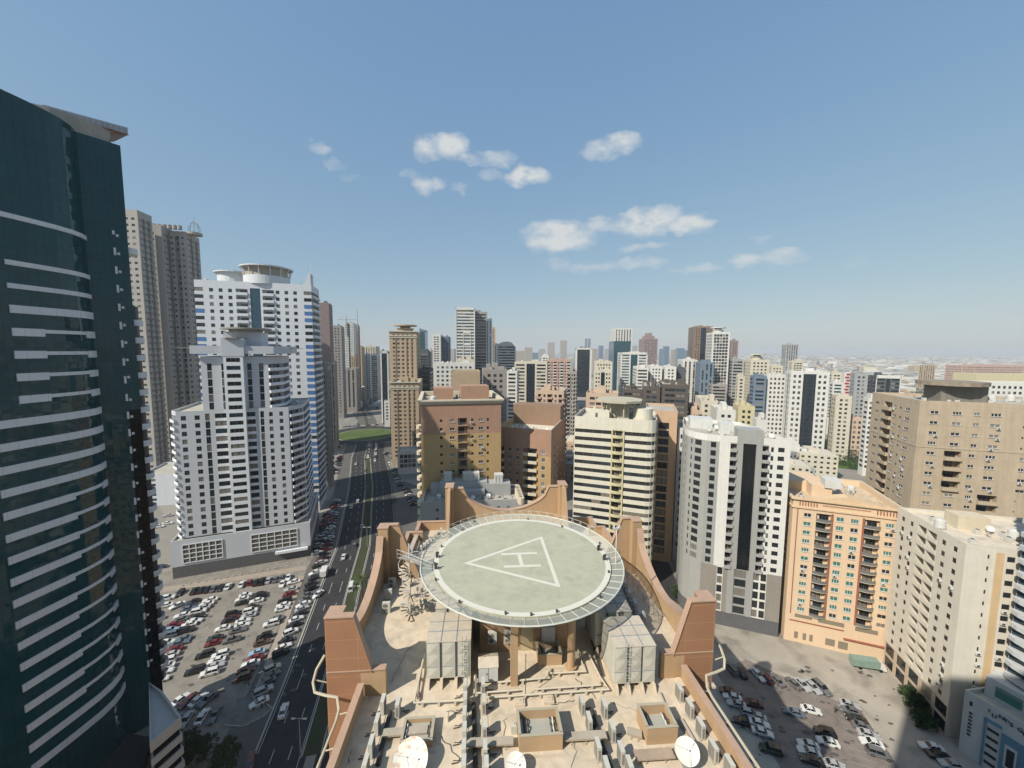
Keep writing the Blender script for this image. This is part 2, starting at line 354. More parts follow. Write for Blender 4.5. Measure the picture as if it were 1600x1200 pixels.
        if rest:
            m = MB()
            for (p, rz, w, h, k) in rest:
                c, q = math.cos(rz), math.sin(rz); r = lambda a, z: (p[0] + a * c, p[1] + a * q, p[2] + z)
                mi = 2 if random.random() < .2 else 0
                m.quad(r(0, 0), r(w, 0), r(w, h), r(0, h), mi)
                if s.near and k != 'd':
                    e = .03; n_ = (q * .05, -c * .05)
                    for (xa, xb, ya, yb) in ((0, w, 0, .07), (0, w, h - .07, h), (w / 2 - .03, w / 2 + .03, .07, h - .07)):
                        m.quad(*[(r(xx, zz)[0] + n_[0], r(xx, zz)[1] + n_[1], r(xx, zz)[2]) for xx, zz in ((xa, ya), (xb, ya), (xb, yb), (xa, yb))], 1)
            o = obj('windows', m, [getattr(s, 'gm', glass) if not s.near else glass, frame_w if s.ws in 'wg' else frame_d, curtain], s.root); o['kind'] = 'stuff'
        if s.acs:
            rr = random.Random(len(s.wl)); pool = [w for w in ind if w[4] not in 'd'] or [w for w in ind]
            am = MB(); am.box((0, -.22, 0), (.85, .4, .55)); am.box((0, -.425, 0), (.5, .02, .42), 0, 1); ame = am.mesh('wall_unit', [white_m, frame_d])
            for (p, rz, w, h, k) in rr.sample(pool, min(s.acs, len(pool))):
                o = bpy.data.objects.new('wall_unit', ame); C.objects.link(o); o.parent = s.root; c, q = math.cos(rz), math.sin(rz); e = w * rr.choice((.25, .75)); o.location = (p[0] + e * c + q * .2 - ox, p[1] + e * q - c * .2 - oy, p[2] - .42 - oz); o.rotation_euler = (0, 0, rz)
        ib = s.bl[:cap] if s.near else []; rb = s.bl[len(ib):]
        if ib or rb:
            um = unit_balcony(*s.bal)
            for (p, rz, w, h, d) in ib:
                o = bpy.data.objects.new('balcony', um); C.objects.link(o); o.parent = s.root; o.location = (p[0] - ox, p[1] - oy, p[2] - oz); o.rotation_euler = (0, 0, rz); o.scale = (w, d, h)
            if rb:
                m = MB()
                for (p, rz, w, h, d) in rb:
                    c, q = math.cos(rz), math.sin(rz); i = len(m.v)
                    for v in um.vertices:
                        x, y, z = v.co.x * w, v.co.y * d, v.co.z * h; m.v.append((p[0] + x * c - y * q, p[1] + x * q + y * c, p[2] + z))
                    for pl in um.polygons: m.f.append(tuple(i + a for a in pl.vertices)); m.m.append(pl.material_index)
                o = obj('balconies', m, list(um.materials), s.root); o['kind'] = 'stuff'
        return s.root
def rep(tok, pitch): return lambda ln: ' '.join(['w.5'] + [tok] * max(1, int(ln / pitch)) + ['w.5'])
def ordw(n):
    ones = ['', 'first', 'second', 'third', 'fourth', 'fifth', 'sixth', 'seventh', 'eighth', 'ninth', 'tenth', 'eleventh', 'twelfth', 'thirteenth', 'fourteenth', 'fifteenth', 'sixteenth', 'seventeenth', 'eighteenth', 'nineteenth']
    if n < 20: return ones[n]
    return {2: 'twentieth', 3: 'thirtieth', 4: 'fortieth'}[n // 10] if n % 10 == 0 else {2: 'twenty', 3: 'thirty', 4: 'forty'}[n // 10] + '-' + ones[n % 10]
# ------------------------------------------------------------------ setting
def struct(name, mb, m, **k): return obj(name, mb, m, kind='structure', **k)
def sheet(name, pts, z, m):
    b = MB(); b.poly([(x, y, z) for x, y in pts]); return struct(name, b, m)
dirt = mat('sandy_ground', (.26, .235, .20), rough=.95, var=.35, nscale=.035, cell=(.03, .06), bump=.2, bscale=1.5)
lotm = mat('lot_surface', (.27, .245, .21), rough=.95, var=.25, nscale=.09, cell=(.11, .08), bump=.15, blotch=(.35, .22))
lot2 = mat('lot_surface_dusty', (.41, .37, .315), rough=.95, var=.35, nscale=.06, bump=.2, blotch=(.12, .35))
asph = mat('asphalt', (.042, .042, .045), rough=.9, var=.35, nscale=.12, blotch=(.25, .25))
asph2 = mat('worn_asphalt', (.13, .125, .115), rough=.9, var=.3, nscale=.1)
pave = mat('paving', (.37, .31, .25), rough=.9, var=.2, nscale=.4)
kerb = mat('kerb_stone', (.45, .43, .38), rough=.9, var=.2)
paint = mat('road_paint', (.5, .5, .47), rough=.7, var=.3, nscale=2)
grass = mat('lawn', (.05, .06, .03), rough=.95, var=.35, nscale=.3, bump=.3, bscale=3)
b = MB(); n = 48; b.poly([(26000 * math.cos(2 * math.pi * k / n), 26000 * math.sin(2 * math.pi * k / n), 0) for k in range(n)])
gm = mat('city_ground', (.27, .25, .22), rough=.95, var=.3, nscale=.012, cell=(.03, .3))
struct('ground', b, gm)
def off(line, d):          # polyline shifted sideways (left positive)
    out = []
    for k, p in enumerate(line):
        a = Vector(line[max(k - 1, 0)]); c = Vector(line[min(k + 1, len(line) - 1)]); t = (c - a).normalized(); out.append((p[0] - t.y * d, p[1] + t.x * d))
    return out
def strip(name, line, d0, d1, z, m, h=0.):
    a = off(line, d0); c = off(line, d1); b = MB()
    for k in range(len(line) - 1):
        q = [a[k], a[k + 1], c[k + 1], c[k]]
        if h: b.prism([c[k], c[k + 1], a[k + 1], a[k]] if d0 > d1 else q[::-1], z, z + h)
        else: b.poly([(x, y, z) for x, y in q])
    return struct(name, b, m)
RD = [(-29, 20), (-41.7, 73.7), (-46.6, 94.6), (-56.8, 132.8), (-63.5, 160), (-88, 231), (-115, 300), (-129, 344)]
sheet('car_park', [(-138, 128), (-135, 141), (-88, 160), (-76, 142), (-66, 112), (-58, 82), (-56, 60), (-90, 60), (-110, 90)], .004, lotm)
strip('road_left', RD, 11.5, 1.0, .012, asph); strip('road_right', RD, -1.0, -13.5, .012, asph)
strip('service_lane', RD, 19.5, 11.5, .008, asph2)
strip('side_lane', RD, -13.5, -19, .008, asph2)
strip('median', RD[1:], 1.75, -1.75, 0, grass, .12)
strip('kerb_median_left', RD[1:], 2.0, 1.76, 0, kerb, .15); strip('kerb_median_right', RD[1:], -1.76, -2.0, 0, kerb, .15)
strip('kerb_road_left', RD, 11.9, 11.55, 0, kerb, .13)
strip('verge', RD[:5], -13.6, -16.4, .02, grass, .06)
strip('parking_divider', [(-60.5, 84), (-63.6, 91), (-69.5, 109.6), (-78.6, 137.8)], .9, -.9, 0, pave, .13)
b = MB()                  # lane markings
for off_ in (8.0, 4.5, -4.6, -8.2):
    ln = off(RD, off_)
    for a, c in zip(ln, ln[1:]):
        a, c = Vector(a), Vector(c); l = (c - a).length; t = (c - a) / l; s_ = Vector((-t.y, t.x)) * .075; x = 0
        while x < l - 3: p, q = a + t * x, a + t * (x + 3); b.poly([(*(p + s_), .018), (*(p - s_), .018), (*(q - s_), .018), (*(q + s_), .018)]); x += 9
for off_ in (11.1, 2.3, -2.3, -13.0):
    a, c = off(RD, off_ + .07), off(RD, off_ - .07)
    for k in range(len(RD) - 1): b.poly([(*a[k], .018), (*c[k], .018), (*c[k + 1], .018), (*a[k + 1], .018)])
struct('road_markings', b, paint)
# roundabout and roads beyond it
RC = (-147, 381)
def ring(name, c, r0, r1, z, m, h=0., n=48):
    b = MB()
    P = [(math.cos(2 * math.pi * k / n), math.sin(2 * math.pi * k / n)) for k in range(n)]
    for k in range(n):
        a, d = P[k], P[(k + 1) % n]
        q = [(c[0] + a[0] * r1, c[1] + a[1] * r1), (c[0] + d[0] * r1, c[1] + d[1] * r1), (c[0] + d[0] * r0, c[1] + d[1] * r0), (c[0] + a[0] * r0, c[1] + a[1] * r0)]
        if h: b.prism(q, z, z + h)
        else: b.poly([(x, y, z) for x, y in q])
    return struct(name, b, m)
b = MB(); b.prism([(RC[0] + 28 * math.cos(2 * math.pi * k / 48), RC[1] + 28 * math.sin(2 * math.pi * k / 48)) for k in range(48)], 0, .18); struct('roundabout_lawn', b, mat('lawn_bright', (.095, .135, .035), rough=.95, var=.35, nscale=.1, blotch=(.06, .25)))
ring('roundabout_kerb', RC, 28.02, 28.7, 0, kerb, .16); ring('roundabout_road', RC, 28.7, 43, .016, asph)
strip('far_road_left', [(-160, 415), (-172, 450), (-215, 545), (-330, 820)], 10, 1.2, .012, asph2); strip('far_road_right', [(-160, 415), (-172, 450), (-215, 545), (-330, 820)], -1.2, -11, .012, asph2)
strip('far_median', [(-160, 415), (-172, 450), (-215, 545), (-330, 820)], 1.1, -1.1, 0, grass, .1)
strip('cross_road', [(-186, 390), (-280, 425), (-500, 505)], 8, -8, .010, asph2); strip('cross_road_east', [(-104, 374), (-20, 352), (120, 300), (220, 262)], 7, -7, .010, asph2)
sheet('side_car_park', [(-62, 160), (-30, 150), (-28, 210), (-78, 250), (-96, 288)], .004, asph2)
# right-hand open lot and lanes between the towers
sheet('dusty_lot', [(22, 40), (118, 52), (108, 98), (52, 118), (28, 90)], .004, lot2)
sheet('dusty_parking', [G(1118, 1050), G(1165, 1030), G(1300, 1092), G(1345, 1110), G(1415, 1215), G(1230, 1215)], .007, mat('parking_brown', (.235, .20, .175), rough=.95, var=.3, nscale=.15, blotch=(.4, .25)))
sheet('side_street', [(30, 96), (56, 104), (64, 150), (96, 250), (84, 254), (46, 152), (30, 124)], .008, asph)
strip('side_street_median', [(48, 122), (60, 160)], .5, -.5, 0, grass, .12)
sheet('lot_pavement', [(46, 112), (60, 116), (52, 132), (44, 120)], .015, pave)
# boulder kerb and pale blocks along the top of the left lot
def stone_line(name, pts, step, m, s=(.7, .4, .35)):
    b = MB()
    for a, c in zip(pts, pts[1:]):
        a, c = Vector(a), Vector(c); l = (c - a).length; x = 0
        while x < l:
            p = a + (c - a) * (x / l); b.box((p.x + random.uniform(-.1, .1), p.y + random.uniform(-.1, .1), s[2] / 2), (s[0] * random.uniform(.8, 1.2), s[1], s[2]), random.uniform(-.2, .2) + math.atan2(c.y - a.y, c.x - a.x)); x += step
    return struct(name, b, m)
stone_line('kerb_blocks', [G(285, 915), G(475, 880)], 2.2, kerb); stone_line('kerb_blocks', [G(282, 1118), G(352, 1108)], 1.6, mat('kerb_yellowish', (.5, .44, .3), rough=.9))
sheet('corner_apron', [G(300, 1112), G(396, 1086), G(425, 1105), G(412, 1118), G(380, 1134), G(352, 1134)], .010, mat('apron_grey', (.21, .20, .185), rough=.95, var=.35, nscale=.3, blotch=(.5, .3)))
stone_line('corner_kerb', [G(352, 1134), G(380, 1135), G(412, 1119), G(425, 1106), G(396, 1086)], .5, kerb, (.5, .2, .14))
sheet('kerb_strip', [G(255, 918), G(478, 884), G(478, 890), G(255, 925)], .010, pave)
# green park on the right, far
sheet('park_lawn', [(215, 290), (330, 236), (420, 300), (275, 400), (232, 360)], .02, mat('park_grass', (.075, .14, .03), rough=.95, var=.3, nscale=.1))

# faint worn bay lines and oil marks in both lots
b = MB()
def bays(p, q, n, ang, ln, w=.09):
    a, c = Vector(G(*p)), Vector(G(*q)); d = Vector((math.cos(R(ang)), math.sin(R(ang)))); s_ = Vector((-d.y, d.x)) * w / 2
    for k in range(n + 1): m = a.lerp(c, k / n); b.poly([(*(m - s_), .022), (*(m + d * ln - s_), .022), (*(m + d * ln + s_), .022), (*(m + s_), .022)])
bays((1150, 1046), (1320, 1092), 12, 101, 4.6); bays((1180, 1160), (1160, 1085), 7, -18, 4.6); bays((1245, 1195), (1225, 1100), 8, -18, 4.6); bays((1330, 1190), (1308, 1100), 9, -22, 4.6)
bays((300, 1075), (330, 1000), 8, 24, 4.6); bays((330, 985), (368, 925), 8, 24, 4.6); bays((385, 1062), (450, 925), 16, 24, 4.6)
struct('bay_lines', b, mat('worn_line_paint', (.36, .345, .31), var=.6, nscale=1.5))
r_ = random.Random(9); b = MB()
for k in range(150):
    px, py = (r_.uniform(260, 480), r_.uniform(915, 1090)) if k % 2 else (r_.uniform(1130, 1400), r_.uniform(1040, 1195)); x, y = G(px, py); s_ = r_.uniform(.2, .9); n = 9; ph = [r_.uniform(.6, 1.2) for _ in range(n)]
    b.poly([(x + s_ * ph[j] * math.cos(6.283 * j / n), y + s_ * ph[j] * .7 * math.sin(6.283 * j / n), .014) for j in range(n)])
struct('oil_stains', b, mat('oil_stain', (.11, .10, .09), var=.4))
# ------------------------------------------------------------------ the glass tower at the left edge
curt = mat('teal_curtain_glass', (.006, .055, .066), rough=.04, var=.35, nscale=.25, spec=.5, panel=(1.25, 1.25, .05), pdark=.35, tilt=(1.25, .04), ior=1.42)
curt2 = mat('black_glass_and_reflection', (.004, .007, .009), rough=.12, var=.3, spec=.18, panel=(1.25, 1.25, .05), pdark=.4)
wband = mat('white_cladding', (.66, .69, .72), rough=.55, var=.08, panel=(2.2, 50, .06), pdark=.7)
GT = thing('glass_tower', 'tall dark teal glass tower with curved white bands, at the left edge of the photo', 'building', (-95, 60, 0))
curve = [(-84.6, 40), (-83.5, 52), (-82.7, 60), (-82.15, 64), (-81.7, 67.5), (-81.45, 70.5), (-81.7, 73.2), (-82.4, 75.3), (-83.6, 77.2)]
C1 = (-80.2, 82.2)
b = MB()
full = [(-90, 26)] + curve + [C1, (-88, 76.5), (-112, 57), (-114, 30)]
for a, c in zip(full, full[1:] + full[:1]):
    if c == C1: continue
    b.quad((*a, 0), (*c, 0), (*c, 126.2), (*a, 126.2))
b.poly([(*p, 125.2) for p in full]); obj('curtain_wall', b, curt, GT)
b = MB(); e = Vector(C1) - Vector(curve[-1]); A = Vector(curve[-1])
P_ = lambda f: tuple(A + e * f)
b.quad((*P_(0), 0), (*P_(.68), 0), (*P_(.68), 126.2), (*P_(0), 126.2)); b.quad((*P_(.68), 72), (*P_(1), 72), (*P_(1), 126.2), (*P_(.68), 126.2))
b.quad((*P_(.68), 0), (*P_(1), 0), (*P_(1), 72), (*P_(.68), 72), 1); obj('corner_bay', b, [curt, curt2], GT)  # lower edge strip black: dark glass reflections put into the colour
b = MB(); nrm = Vector((e.y, -e.x)).normalized()
for k in range(30):       # small L-shaped markers up the corner
    z = 108.5 - k * 3.76; f = .66
    if z < 12: break
    b = MB(); p = A + e * f + nrm * .06; rz = math.atan2(e.y, e.x)
    b.box((p.x, p.y, z), (.35, .12, 1.5 if k else .8), rz)
    q = A + e * (f + .09) + nrm * .06; b.box((q.x, q.y, z - .5 + (k % 9) * .13), (.40, .12, .5), rz); obj('corner_marker', b, wband, GT)
for k in range(0, 27):
    if k == 1: continue
    z = 106.4 - k * 3.76
    if z < 9: break
    full_ = k < 5 or 9 <= k <= 12 or k >= 24
    y0 = 63.5 if k < 9 else 60.3
    def pt(y):
        for (xa, ya), (xb, yb) in zip(curve, curve[1:]):
            if ya <= y <= yb + 1e-6: return Vector((xa + (xb - xa) * (y - ya) / (yb - ya), y))
        return Vector(curve[-1])
    ys = sorted(set([y0] + [y for _, y in curve if y > y0] + [77.2] + ([67.5, 74.4] if k < 9 else [69.6 if k < 17 else 68.4, 75.2])))
    b = MB()
    for ya, yb in zip(ys, ys[1:]):
        m_ = (ya + yb) / 2; thin = not full_ and ((67.5 if k < 9 else 69.6 if k < 17 else 68.4) < m_ < (74.4 if k < 9 else 75.2))
        h = .62 if thin else (.8 if k in (0, 2, 3) else 1.3); zz = z + (.25 if thin else 0)
        p, q = pt(ya), pt(yb); t = (q - p).normalized(); o = Vector((t.y, -t.x)) * (.14 if thin else .22)
        b.prism([tuple(p), tuple(p + o), tuple(q + o), tuple(q)], zz - h / 2, zz + h / 2)
    obj('white_band', b, wband, GT)
b = MB(); cc = (-82.7, 83.5)      # curved balconies round the far corner
for k in range(28):
    z = 105 - k * 3.76
    if z < 10: break
    if k in (1, 2, 3): continue
    arc = [(cc[0] + 2.3 * math.cos(t), cc[1] + 2.3 * math.sin(t)) for t in [R(-50) + R(150) * j / 8 for j in range(9)]]
    b = MB(); b.prism([cc] + arc, z - .1, z + .12)
    for p, q in zip(arc, arc[1:]):
        p, q = Vector(p), Vector(q); i = (Vector(cc) - p).normalized() * .12; i2 = (Vector(cc) - q).normalized() * .12
        b.prism([tuple(p), tuple(q), tuple(q + i2), tuple(p + i)], z + .12, z + 1.15)
    obj('balcony', b, wband, GT)
b = MB(); b.tube([(cc[0], cc[1], 8), (cc[0], cc[1], 94)], 1.7, 12); obj('corner_core', b, mat('dark_core_glass', (.05, .055, .06), rough=.2, var=.2, panel=(3, 3.76, .3)), GT)  # dark grey glass core behind the balconies
b = MB(); b.prism([(-92, 70), (-85.2, 74.5), (-83.4, 77.6), (-81.4, 81.6), (-88, 76.3), (-100, 66.6)], 125.3, 129.0); b.prism([(-90, 62), (-85.3, 66), (-84.2, 72), (-85.3, 74.6), (-92, 69.8)], 125.3, 127.2); obj('crown', b, conc, GT)
b = MB()
SA, SB = Vector((-88.0, 76.0)), Vector((-79.6, 83.4))
for k in range(15):
    f = k / 14; p = SA.lerp(SB, f); b.tube([(p.x, p.y, 129.0), (p.x, p.y, 130.3)], .05, 4)
    if k < 14: q = SA.lerp(SB, f + .066); b.slab([(p.x, p.y, 129.1), (q.x, q.y, 129.1), (q.x, q.y, 130.2), (p.x, p.y, 130.2)], (.02, -.03, 0), 1)
for z in (129.05, 130.3): b.tube([(*SA, z), (*SB, z)], .06, 4)
b.slab([(-79.5, 83.5, 129.0), (-80.9, 81.3, 129.0), (-86, 77.4, 129.0), (-86.3, 78.0, 129.0)], (0, 0, -.15), 2); b.slab([(-79.6, 83.3, 128.9), (-81.0, 81.5, 126.6), (-81.7, 81.2, 126.6), (-82, 81.6, 128.9)], (.05, .1, 0), 2)
obj('roof_canopy', b, [rail_m, mat('canopy_mesh', (.34, .34, .34), rough=.5, var=.2, metal=.4), mat('rust_paint', (.30, .20, .16), rough=.9, var=.2)], GT)
b = MB()
for k in range(9):
    p = Vector((-86.3, 66)).lerp(Vector((-86.6, 74)), k / 8); b.tube([(p.x, p.y, 127.2), (p.x, p.y, 128.1 + (1.0 if k == 1 else 0))], .025, 4)
b.tube([(-86.3, 66, 128.1), (-86.6, 74, 128.1)], .025, 4); obj('roof_railing', b, rail_m, GT)
# its striped podium
pod = [(-64.4, 62.8), (-63.0, 67.8), (-71.8, 73.4), (-76.4, 75.4)]
PT = thing('podium', 'low striped white and black podium block at the foot of the dark glass tower', 'podium', (-70, 68, 0))
b = MB(); b.prism([(-84, 40), (-60, 48), (-66.8, 60.4), (-72.3, 68.1), (-76.5, 75.3), (-82.5, 76)], 0, 2.2)  # low block added to keep the ground beside the tower dark
obj('added_dark_block', b, mat('added_dark_fill', (.03, .032, .03), var=.3, nscale=.4), PT); b = MB()
for k in range(5): b.prism(pod, k * 2.8 + 1.5, k * 2.8 + 2.8 + .0, 0)
b.prism(inset(pod, .4), 13.0, 13.5, 1)
obj('wall', b, [mat('podium_white', (.5, .5, .48), rough=.8, var=.1, streak=.1), mat('brown_terrace', (.24, .21, .18), var=.25)], PT)
b = MB(); b.prism(inset(pod, .35), 0, 13, 0); obj('glazing', b, curt2, PT)
b = MB(); pi = inset(pod, .3)
for k in range(len(pod)):
    a, c, d, e_ = pod[k], pod[(k + 1) % len(pod)], pi[(k + 1) % len(pod)], pi[k]; b.prism([a, c, d, e_], 14.0, 14.7)
obj('parapet', b, mat('podium_white', (.5, .5, .48)), PT)
# ------------------------------------------------------------------ D: grey stepped tower above the left car park
gpan = mat('grey_panel', (.62, .645, .68), rough=.6, var=.07, panel=(1.8, 1.0, .035), pdark=.8, nscale=.2)
wpan = mat('white_panel', (.82, .85, .88), rough=.6, var=.05, panel=(1.8, 1.0, .03), pdark=.87)
dkst = mat('dark_stone', (.13, .13, .135), rough=.7, var=.15, panel=(1.5, 1.0, .04), pdark=.7)
th = 22; ux, uy = math.cos(R(th)), math.sin(R(th)); vx, vy = -uy, ux
def LD(a, d): return (-125 + ux * a + vx * d, 135.3 + uy * a + vy * d)     # a along the front, d back
Dt = Bld('stepped_tower', 'grey panelled stepped tower with white central bay and landing disc above the left car park', rect(-125, 135.3, th, 45.5, 36), [gpan, wpan, dkst], bal=('solid', wpan, wpan), wins='d', baldep=1.3)
Dt.tier(4.4, 1, 10, 14.4, {'*': 'w1', 1: rep('N3', 3.4)}, zb=0, basemat=2, par=.8)
body = [LD(3.6, 1.4), LD(39.4, 1.4), LD(43.8, 8), LD(43.8, 32), LD(1.2, 32), LD(1.2, 5)]
fr = 'w2 n3.6 w3.4 n3.6 w2 v3 w2.4 B6.6:1 w9.5:1 B6:1 w2.5 v2.6 w2.2 n3 w3 n3 w2.8'
Dt.k['B'] = (1, .30, .92); Dt.k['v'] = (.8, .05, .95); Dt.k['n'] = (.72, .2, .78)
Dt.tier(14.4, 16, 2.92, 62.2, {0: fr, 1: 'w.4 b3.6 b3.6 w.3', 2: 'w.5 b4 b4 b4 w.5 b4 b4 w2', 5: 'b4', 4: 'b3 b3 w1 N3 N3 N3 w1 b3 b3', 3: 'w1'}, poly=body, par=.9)
up = [LD(11.8, 2.0), LD(33.2, 2.0), LD(37.2, 8), LD(37.2, 24), LD(11.8, 24)]
Dt.tier(62.2, 6, 2.92, 82.2, {0: 'w3.3 v3.5 w5 v3.5 w12.5 v3.5 w4 v3.5 w3', 1: 'b3.5 b3.5', 2: 'b4 b4 b4 w2', 4: 'b4 b4 b4 w3', 3: 'w1'}, poly=up, par=1.2)
bay = [LD(19.2, .2), LD(25.4, .2), LD(25.4, 3), LD(19.2, 3)]
Dt.k['B'] = (.88, .42, .94); Dt.tier(4.4, 26, 2.98, 82.0, {0: 'w.5:1 B4.2:1 w.5:1', '*': 'w1:1'}, poly=bay, par=.2)
g_ = MB()
for a0, a1 in ((3.4, 15.6), (25, 40.8)):        # framed plant screens on the podium
    p, q = LD(a0, -.1), LD(a1, -.1); n_ = 6
    for r_ in range(5): z = 5.3 + r_ * 1.75; g_.prism([p, q, LD(a1, -.25), LD(a0, -.25)], z, z + .28)
    for k in range(n_ + 1):
        x = a0 + (a1 - a0) * k / n_; g_.prism([LD(x - .14, -.1), LD(x + .14, -.1), LD(x + .14, -.27), LD(x - .14, -.27)], 5.3, 12.6)
    Dt.part('louvre', (lambda m_: (m_.prism([LD(a0, 0), LD(a1, 0), LD(a1, -.08), LD(a0, -.08)], 5.3, 12.4), m_)[1])(MB()), mat('louvre_brown', (.16, .145, .11), rough=.8, panel=(.35, .25, .06), pdark=.5))
Dt.part('screen_frame', g_, mat('white_panel', 0))
b = MB(); b.prism([LD(9.2, .6), LD(35.4, .6), LD(40.2, 6.6), LD(40.2, 26), LD(9.2, 26)], 83.2, 86.2); Dt.part('crown', b, gpan)
b = MB(); b.prism([LD(18.5, 5), LD(31, 5), LD(31, 16), LD(18.5, 16)], 86.2, 91.6); b.prism([LD(18.8, .2), LD(25.8, .2), LD(25.8, 6), LD(18.8, 6)], 82.2, 89); Dt.part('plant_room', b, gpan)
b = MB(); ctr = LD(25, 9); b.cyl((ctr[0], ctr[1], 92.6), 8.6, .6, 36); b.cyl((ctr[0], ctr[1], 91.6), 5.6, 1.0, 24); b.cyl((LD(22.3, 3)[0], LD(22.3, 3)[1], 89), 4.2, .35, 8); Dt.part('landing_disc', b, conc)
b = MB()
for q in (LD(9.2, 3), LD(40, 8)):
    b.slab([(q[0], q[1], 85.2), (q[0] - ux * 5 * (1 if q == LD(9.2, 3) else -1), q[1] - uy * 5 * (1 if q == LD(9.2, 3) else -1), 85.2), (q[0] + vx * 4, q[1] + vy * 4, 85.2)], (0, 0, .25))
Dt.part('canopy_fin', b, conc)
b = MB(); q = LD(34, -.4); b.prism([LD(33, -.3), LD(44.5, -.3), LD(44.5, -1.4), LD(33, -1.4)], 3.4, 4.4); Dt.part('shop_fascia', b, wpan)
Dt.done()
# ------------------------------------------------------------------ C: white tower with blue accents
wc = mat('pale_tile', (.68, .71, .74), rough=.6, var=.06, streak=.06, panel=(1.5, 1.1, .03), pdark=.88)
blue = mat('blue_panel', (.08, .20, .46), rough=.5, var=.1)
cdk = mat('mid_grey_panel', (.33, .35, .37), rough=.7, var=.1)  # mid grey panel, assigned to no facade column
bgl = mat('blue_strip_glass', (.02, .07, .11), rough=.1, var=.3, spec=.8, panel=(1.6, 1.65, .09), pdark=.4)
Ct = Bld('accent_tower', 'tall white residential tower with bright blue accent bands and round rooftop disc', rect(-150, 184, 15, 50.2, 17), [wc, blue, cdk], bal=('solid', wc, wc), wins='d', baldep=1.6)
Ct.gm = bgl
def cmat(c, f):
    if c in (0, 16) and f < 99: return 1 if (f % 34) not in (20, 21, 22, 3, 4, 32, 33) and (f % 7 != 6 or f < 20) else 0
    return 0
Ct.tier(4, 33, 3.35, 117.5, {0: 'B4.5 w2.2 n4 w1 n4 w1 n4 w1 b6.5 w1.2 g5.6 w1.2 b6.5 n4 w1 n4 w1 n4 w3 B4.5', 1: rep('b3', 3.4), '*': 'w1'}, matf=None, zb=0, par=1.2)
b = MB(); t = Vector((math.cos(R(15)), math.sin(R(15)))); o = Vector((t.y, -t.x)); p0 = Vector((-150, 184))
for (x0, x1) in ((.1, 3.6), (46.9, 50.1)):
    for f in range(33):
        if (x0 < 1 and f in (20, 21, 22, 26, 27, 28, 30, 31, 32, 18, 19)) or (x0 > 1 and f in (32, 31, 27, 26, 25, 2, 10)): continue
        z = 4 + f * 3.35 + 1.0; a, c = p0 + t * x0 + o * .02, p0 + t * x1 + o * .02
        b.prism([tuple(a), tuple(a + o * .06), tuple(c + o * .06), tuple(c)], z, z + 1.75)
Ct.part('blue_panel', b, blue)
b = MB(); c_ = p0 + t * 28 - o * 9; b.cyl((c_.x, c_.y, 117), 10.2, 4.2, 40); b.cyl((c_.x, c_.y, 121.2), 9.4, 3.8, 40, 1); b.cyl((c_.x, c_.y, 125.4), 11.8, .5, 40); b.cyl((c_.x, c_.y, 124.9), 10.2, .5, 40, 1)
for k in range(14): b.tube([(c_.x + 10 * math.cos(k * .45), c_.y + 10 * math.sin(k * .45), 121), (c_.x + 11 * math.cos(k * .45), c_.y + 11 * math.sin(k * .45), 125.4)], .22, 5)
Ct.part('rooftop_disc', b, [wc, mat('beige_drum', (.42, .38, .31), rough=.8)])
b = MB(); c2 = p0 + t * 10 - o * 20; b.cyl((c2.x, c2.y, 116), 8, 8, 24); b.cyl((c2.x, c2.y, 124), 9.5, .5, 24); Ct.part('rear_drum', b, wc)
b = MB(); e_ = p0 + t * 50; b.slab([(e_.x, e_.y, 117.5), (e_.x - t.x * 3, e_.y - t.y * 3, 117.5), (e_.x - t.x * .6, e_.y - t.y * .6, 123.5), (e_.x, e_.y, 123)], tuple(-o * 6) + (0,)); b.tube([(e_.x, e_.y - -1, 120), (e_.x, e_.y + 1, 128)], .15, 5); Ct.part('corner_fin', b, wc)
Ct.done()
# ------------------------------------------------------------------ B: tall beige blocks behind
bg_ = wall('greige_plaster', (.42, .395, .36), var=.06)
for nm, lab, x0, x1, yt, Y, w_ in (('residential_tower', 'leftmost of the beige towers rising behind the glass tower, its roof the highest', 178, 218, 326, 236, 0),
                               ('residential_tower', 'middle beige tower behind the glass tower, with rooftop tanks and a pale top corner', 219, 263, 349, 252, 1),
                               ('residential_tower', 'beige tower with an open metal dome on its roof, beside the white and blue tower', 264, 299, 360, 262, 2)):
    X0, z = D(x0, yt, Y); X1, _ = D(x1, yt, Y)
    T = Bld(nm, lab, rect(X0, Y, 8 if w_ == 0 else 14, (X1 - X0) * (.8 if w_ == 0 else .62), 11 if w_ == 0 else 17), [bg_], wins='d', group='beige towers behind the glass tower', bal=('rail', bg_, rail_m))
    T.k['n'] = (.5, .35, .72)
    T.tier(5, int((z - 7) / 3.7), 3.7, z, {0: 'w1 s2 w2 n4 n4 w1' if w_ == 0 else 'n2 n2 w3 n3 w5' if w_ == 1 else 'n3 w1 b3 w1 n3 w1', 1: 'w2 n3 n3 b3 n3 n3 b3 n3 w2', '*': 'w1'}, zb=0)
    if w_ == 2:
        b = MB(); cx, cy = (X0 + X1) / 2 + 3, Y + 8
        for k in range(8):
            a = k * math.pi / 4; b.tube([(cx + 3.6 * math.cos(a) * math.cos(q), cy + 3.6 * math.sin(a) * math.cos(q), z + 8 * math.sin(q)) for q in (0, .35, .7, 1.05, 1.35, 1.57)], .17, 4)
        b.cyl((cx, cy, z - .8), 4.4, 1.4, 16); b.tube([(cx, cy, z + 8), (cx, cy, z + 12)], .12, 4); T.part('metal_dome', b, bg_)
    if w_ == 1:
        b = MB()
        for k in range(6): b.cyl((X0 + 3 + k * 2.8, Y + 6 + k * .7, z - .9), 1.3, 2.6, 10)
        T.part('roof_tank', b, bg_)
    T.done()
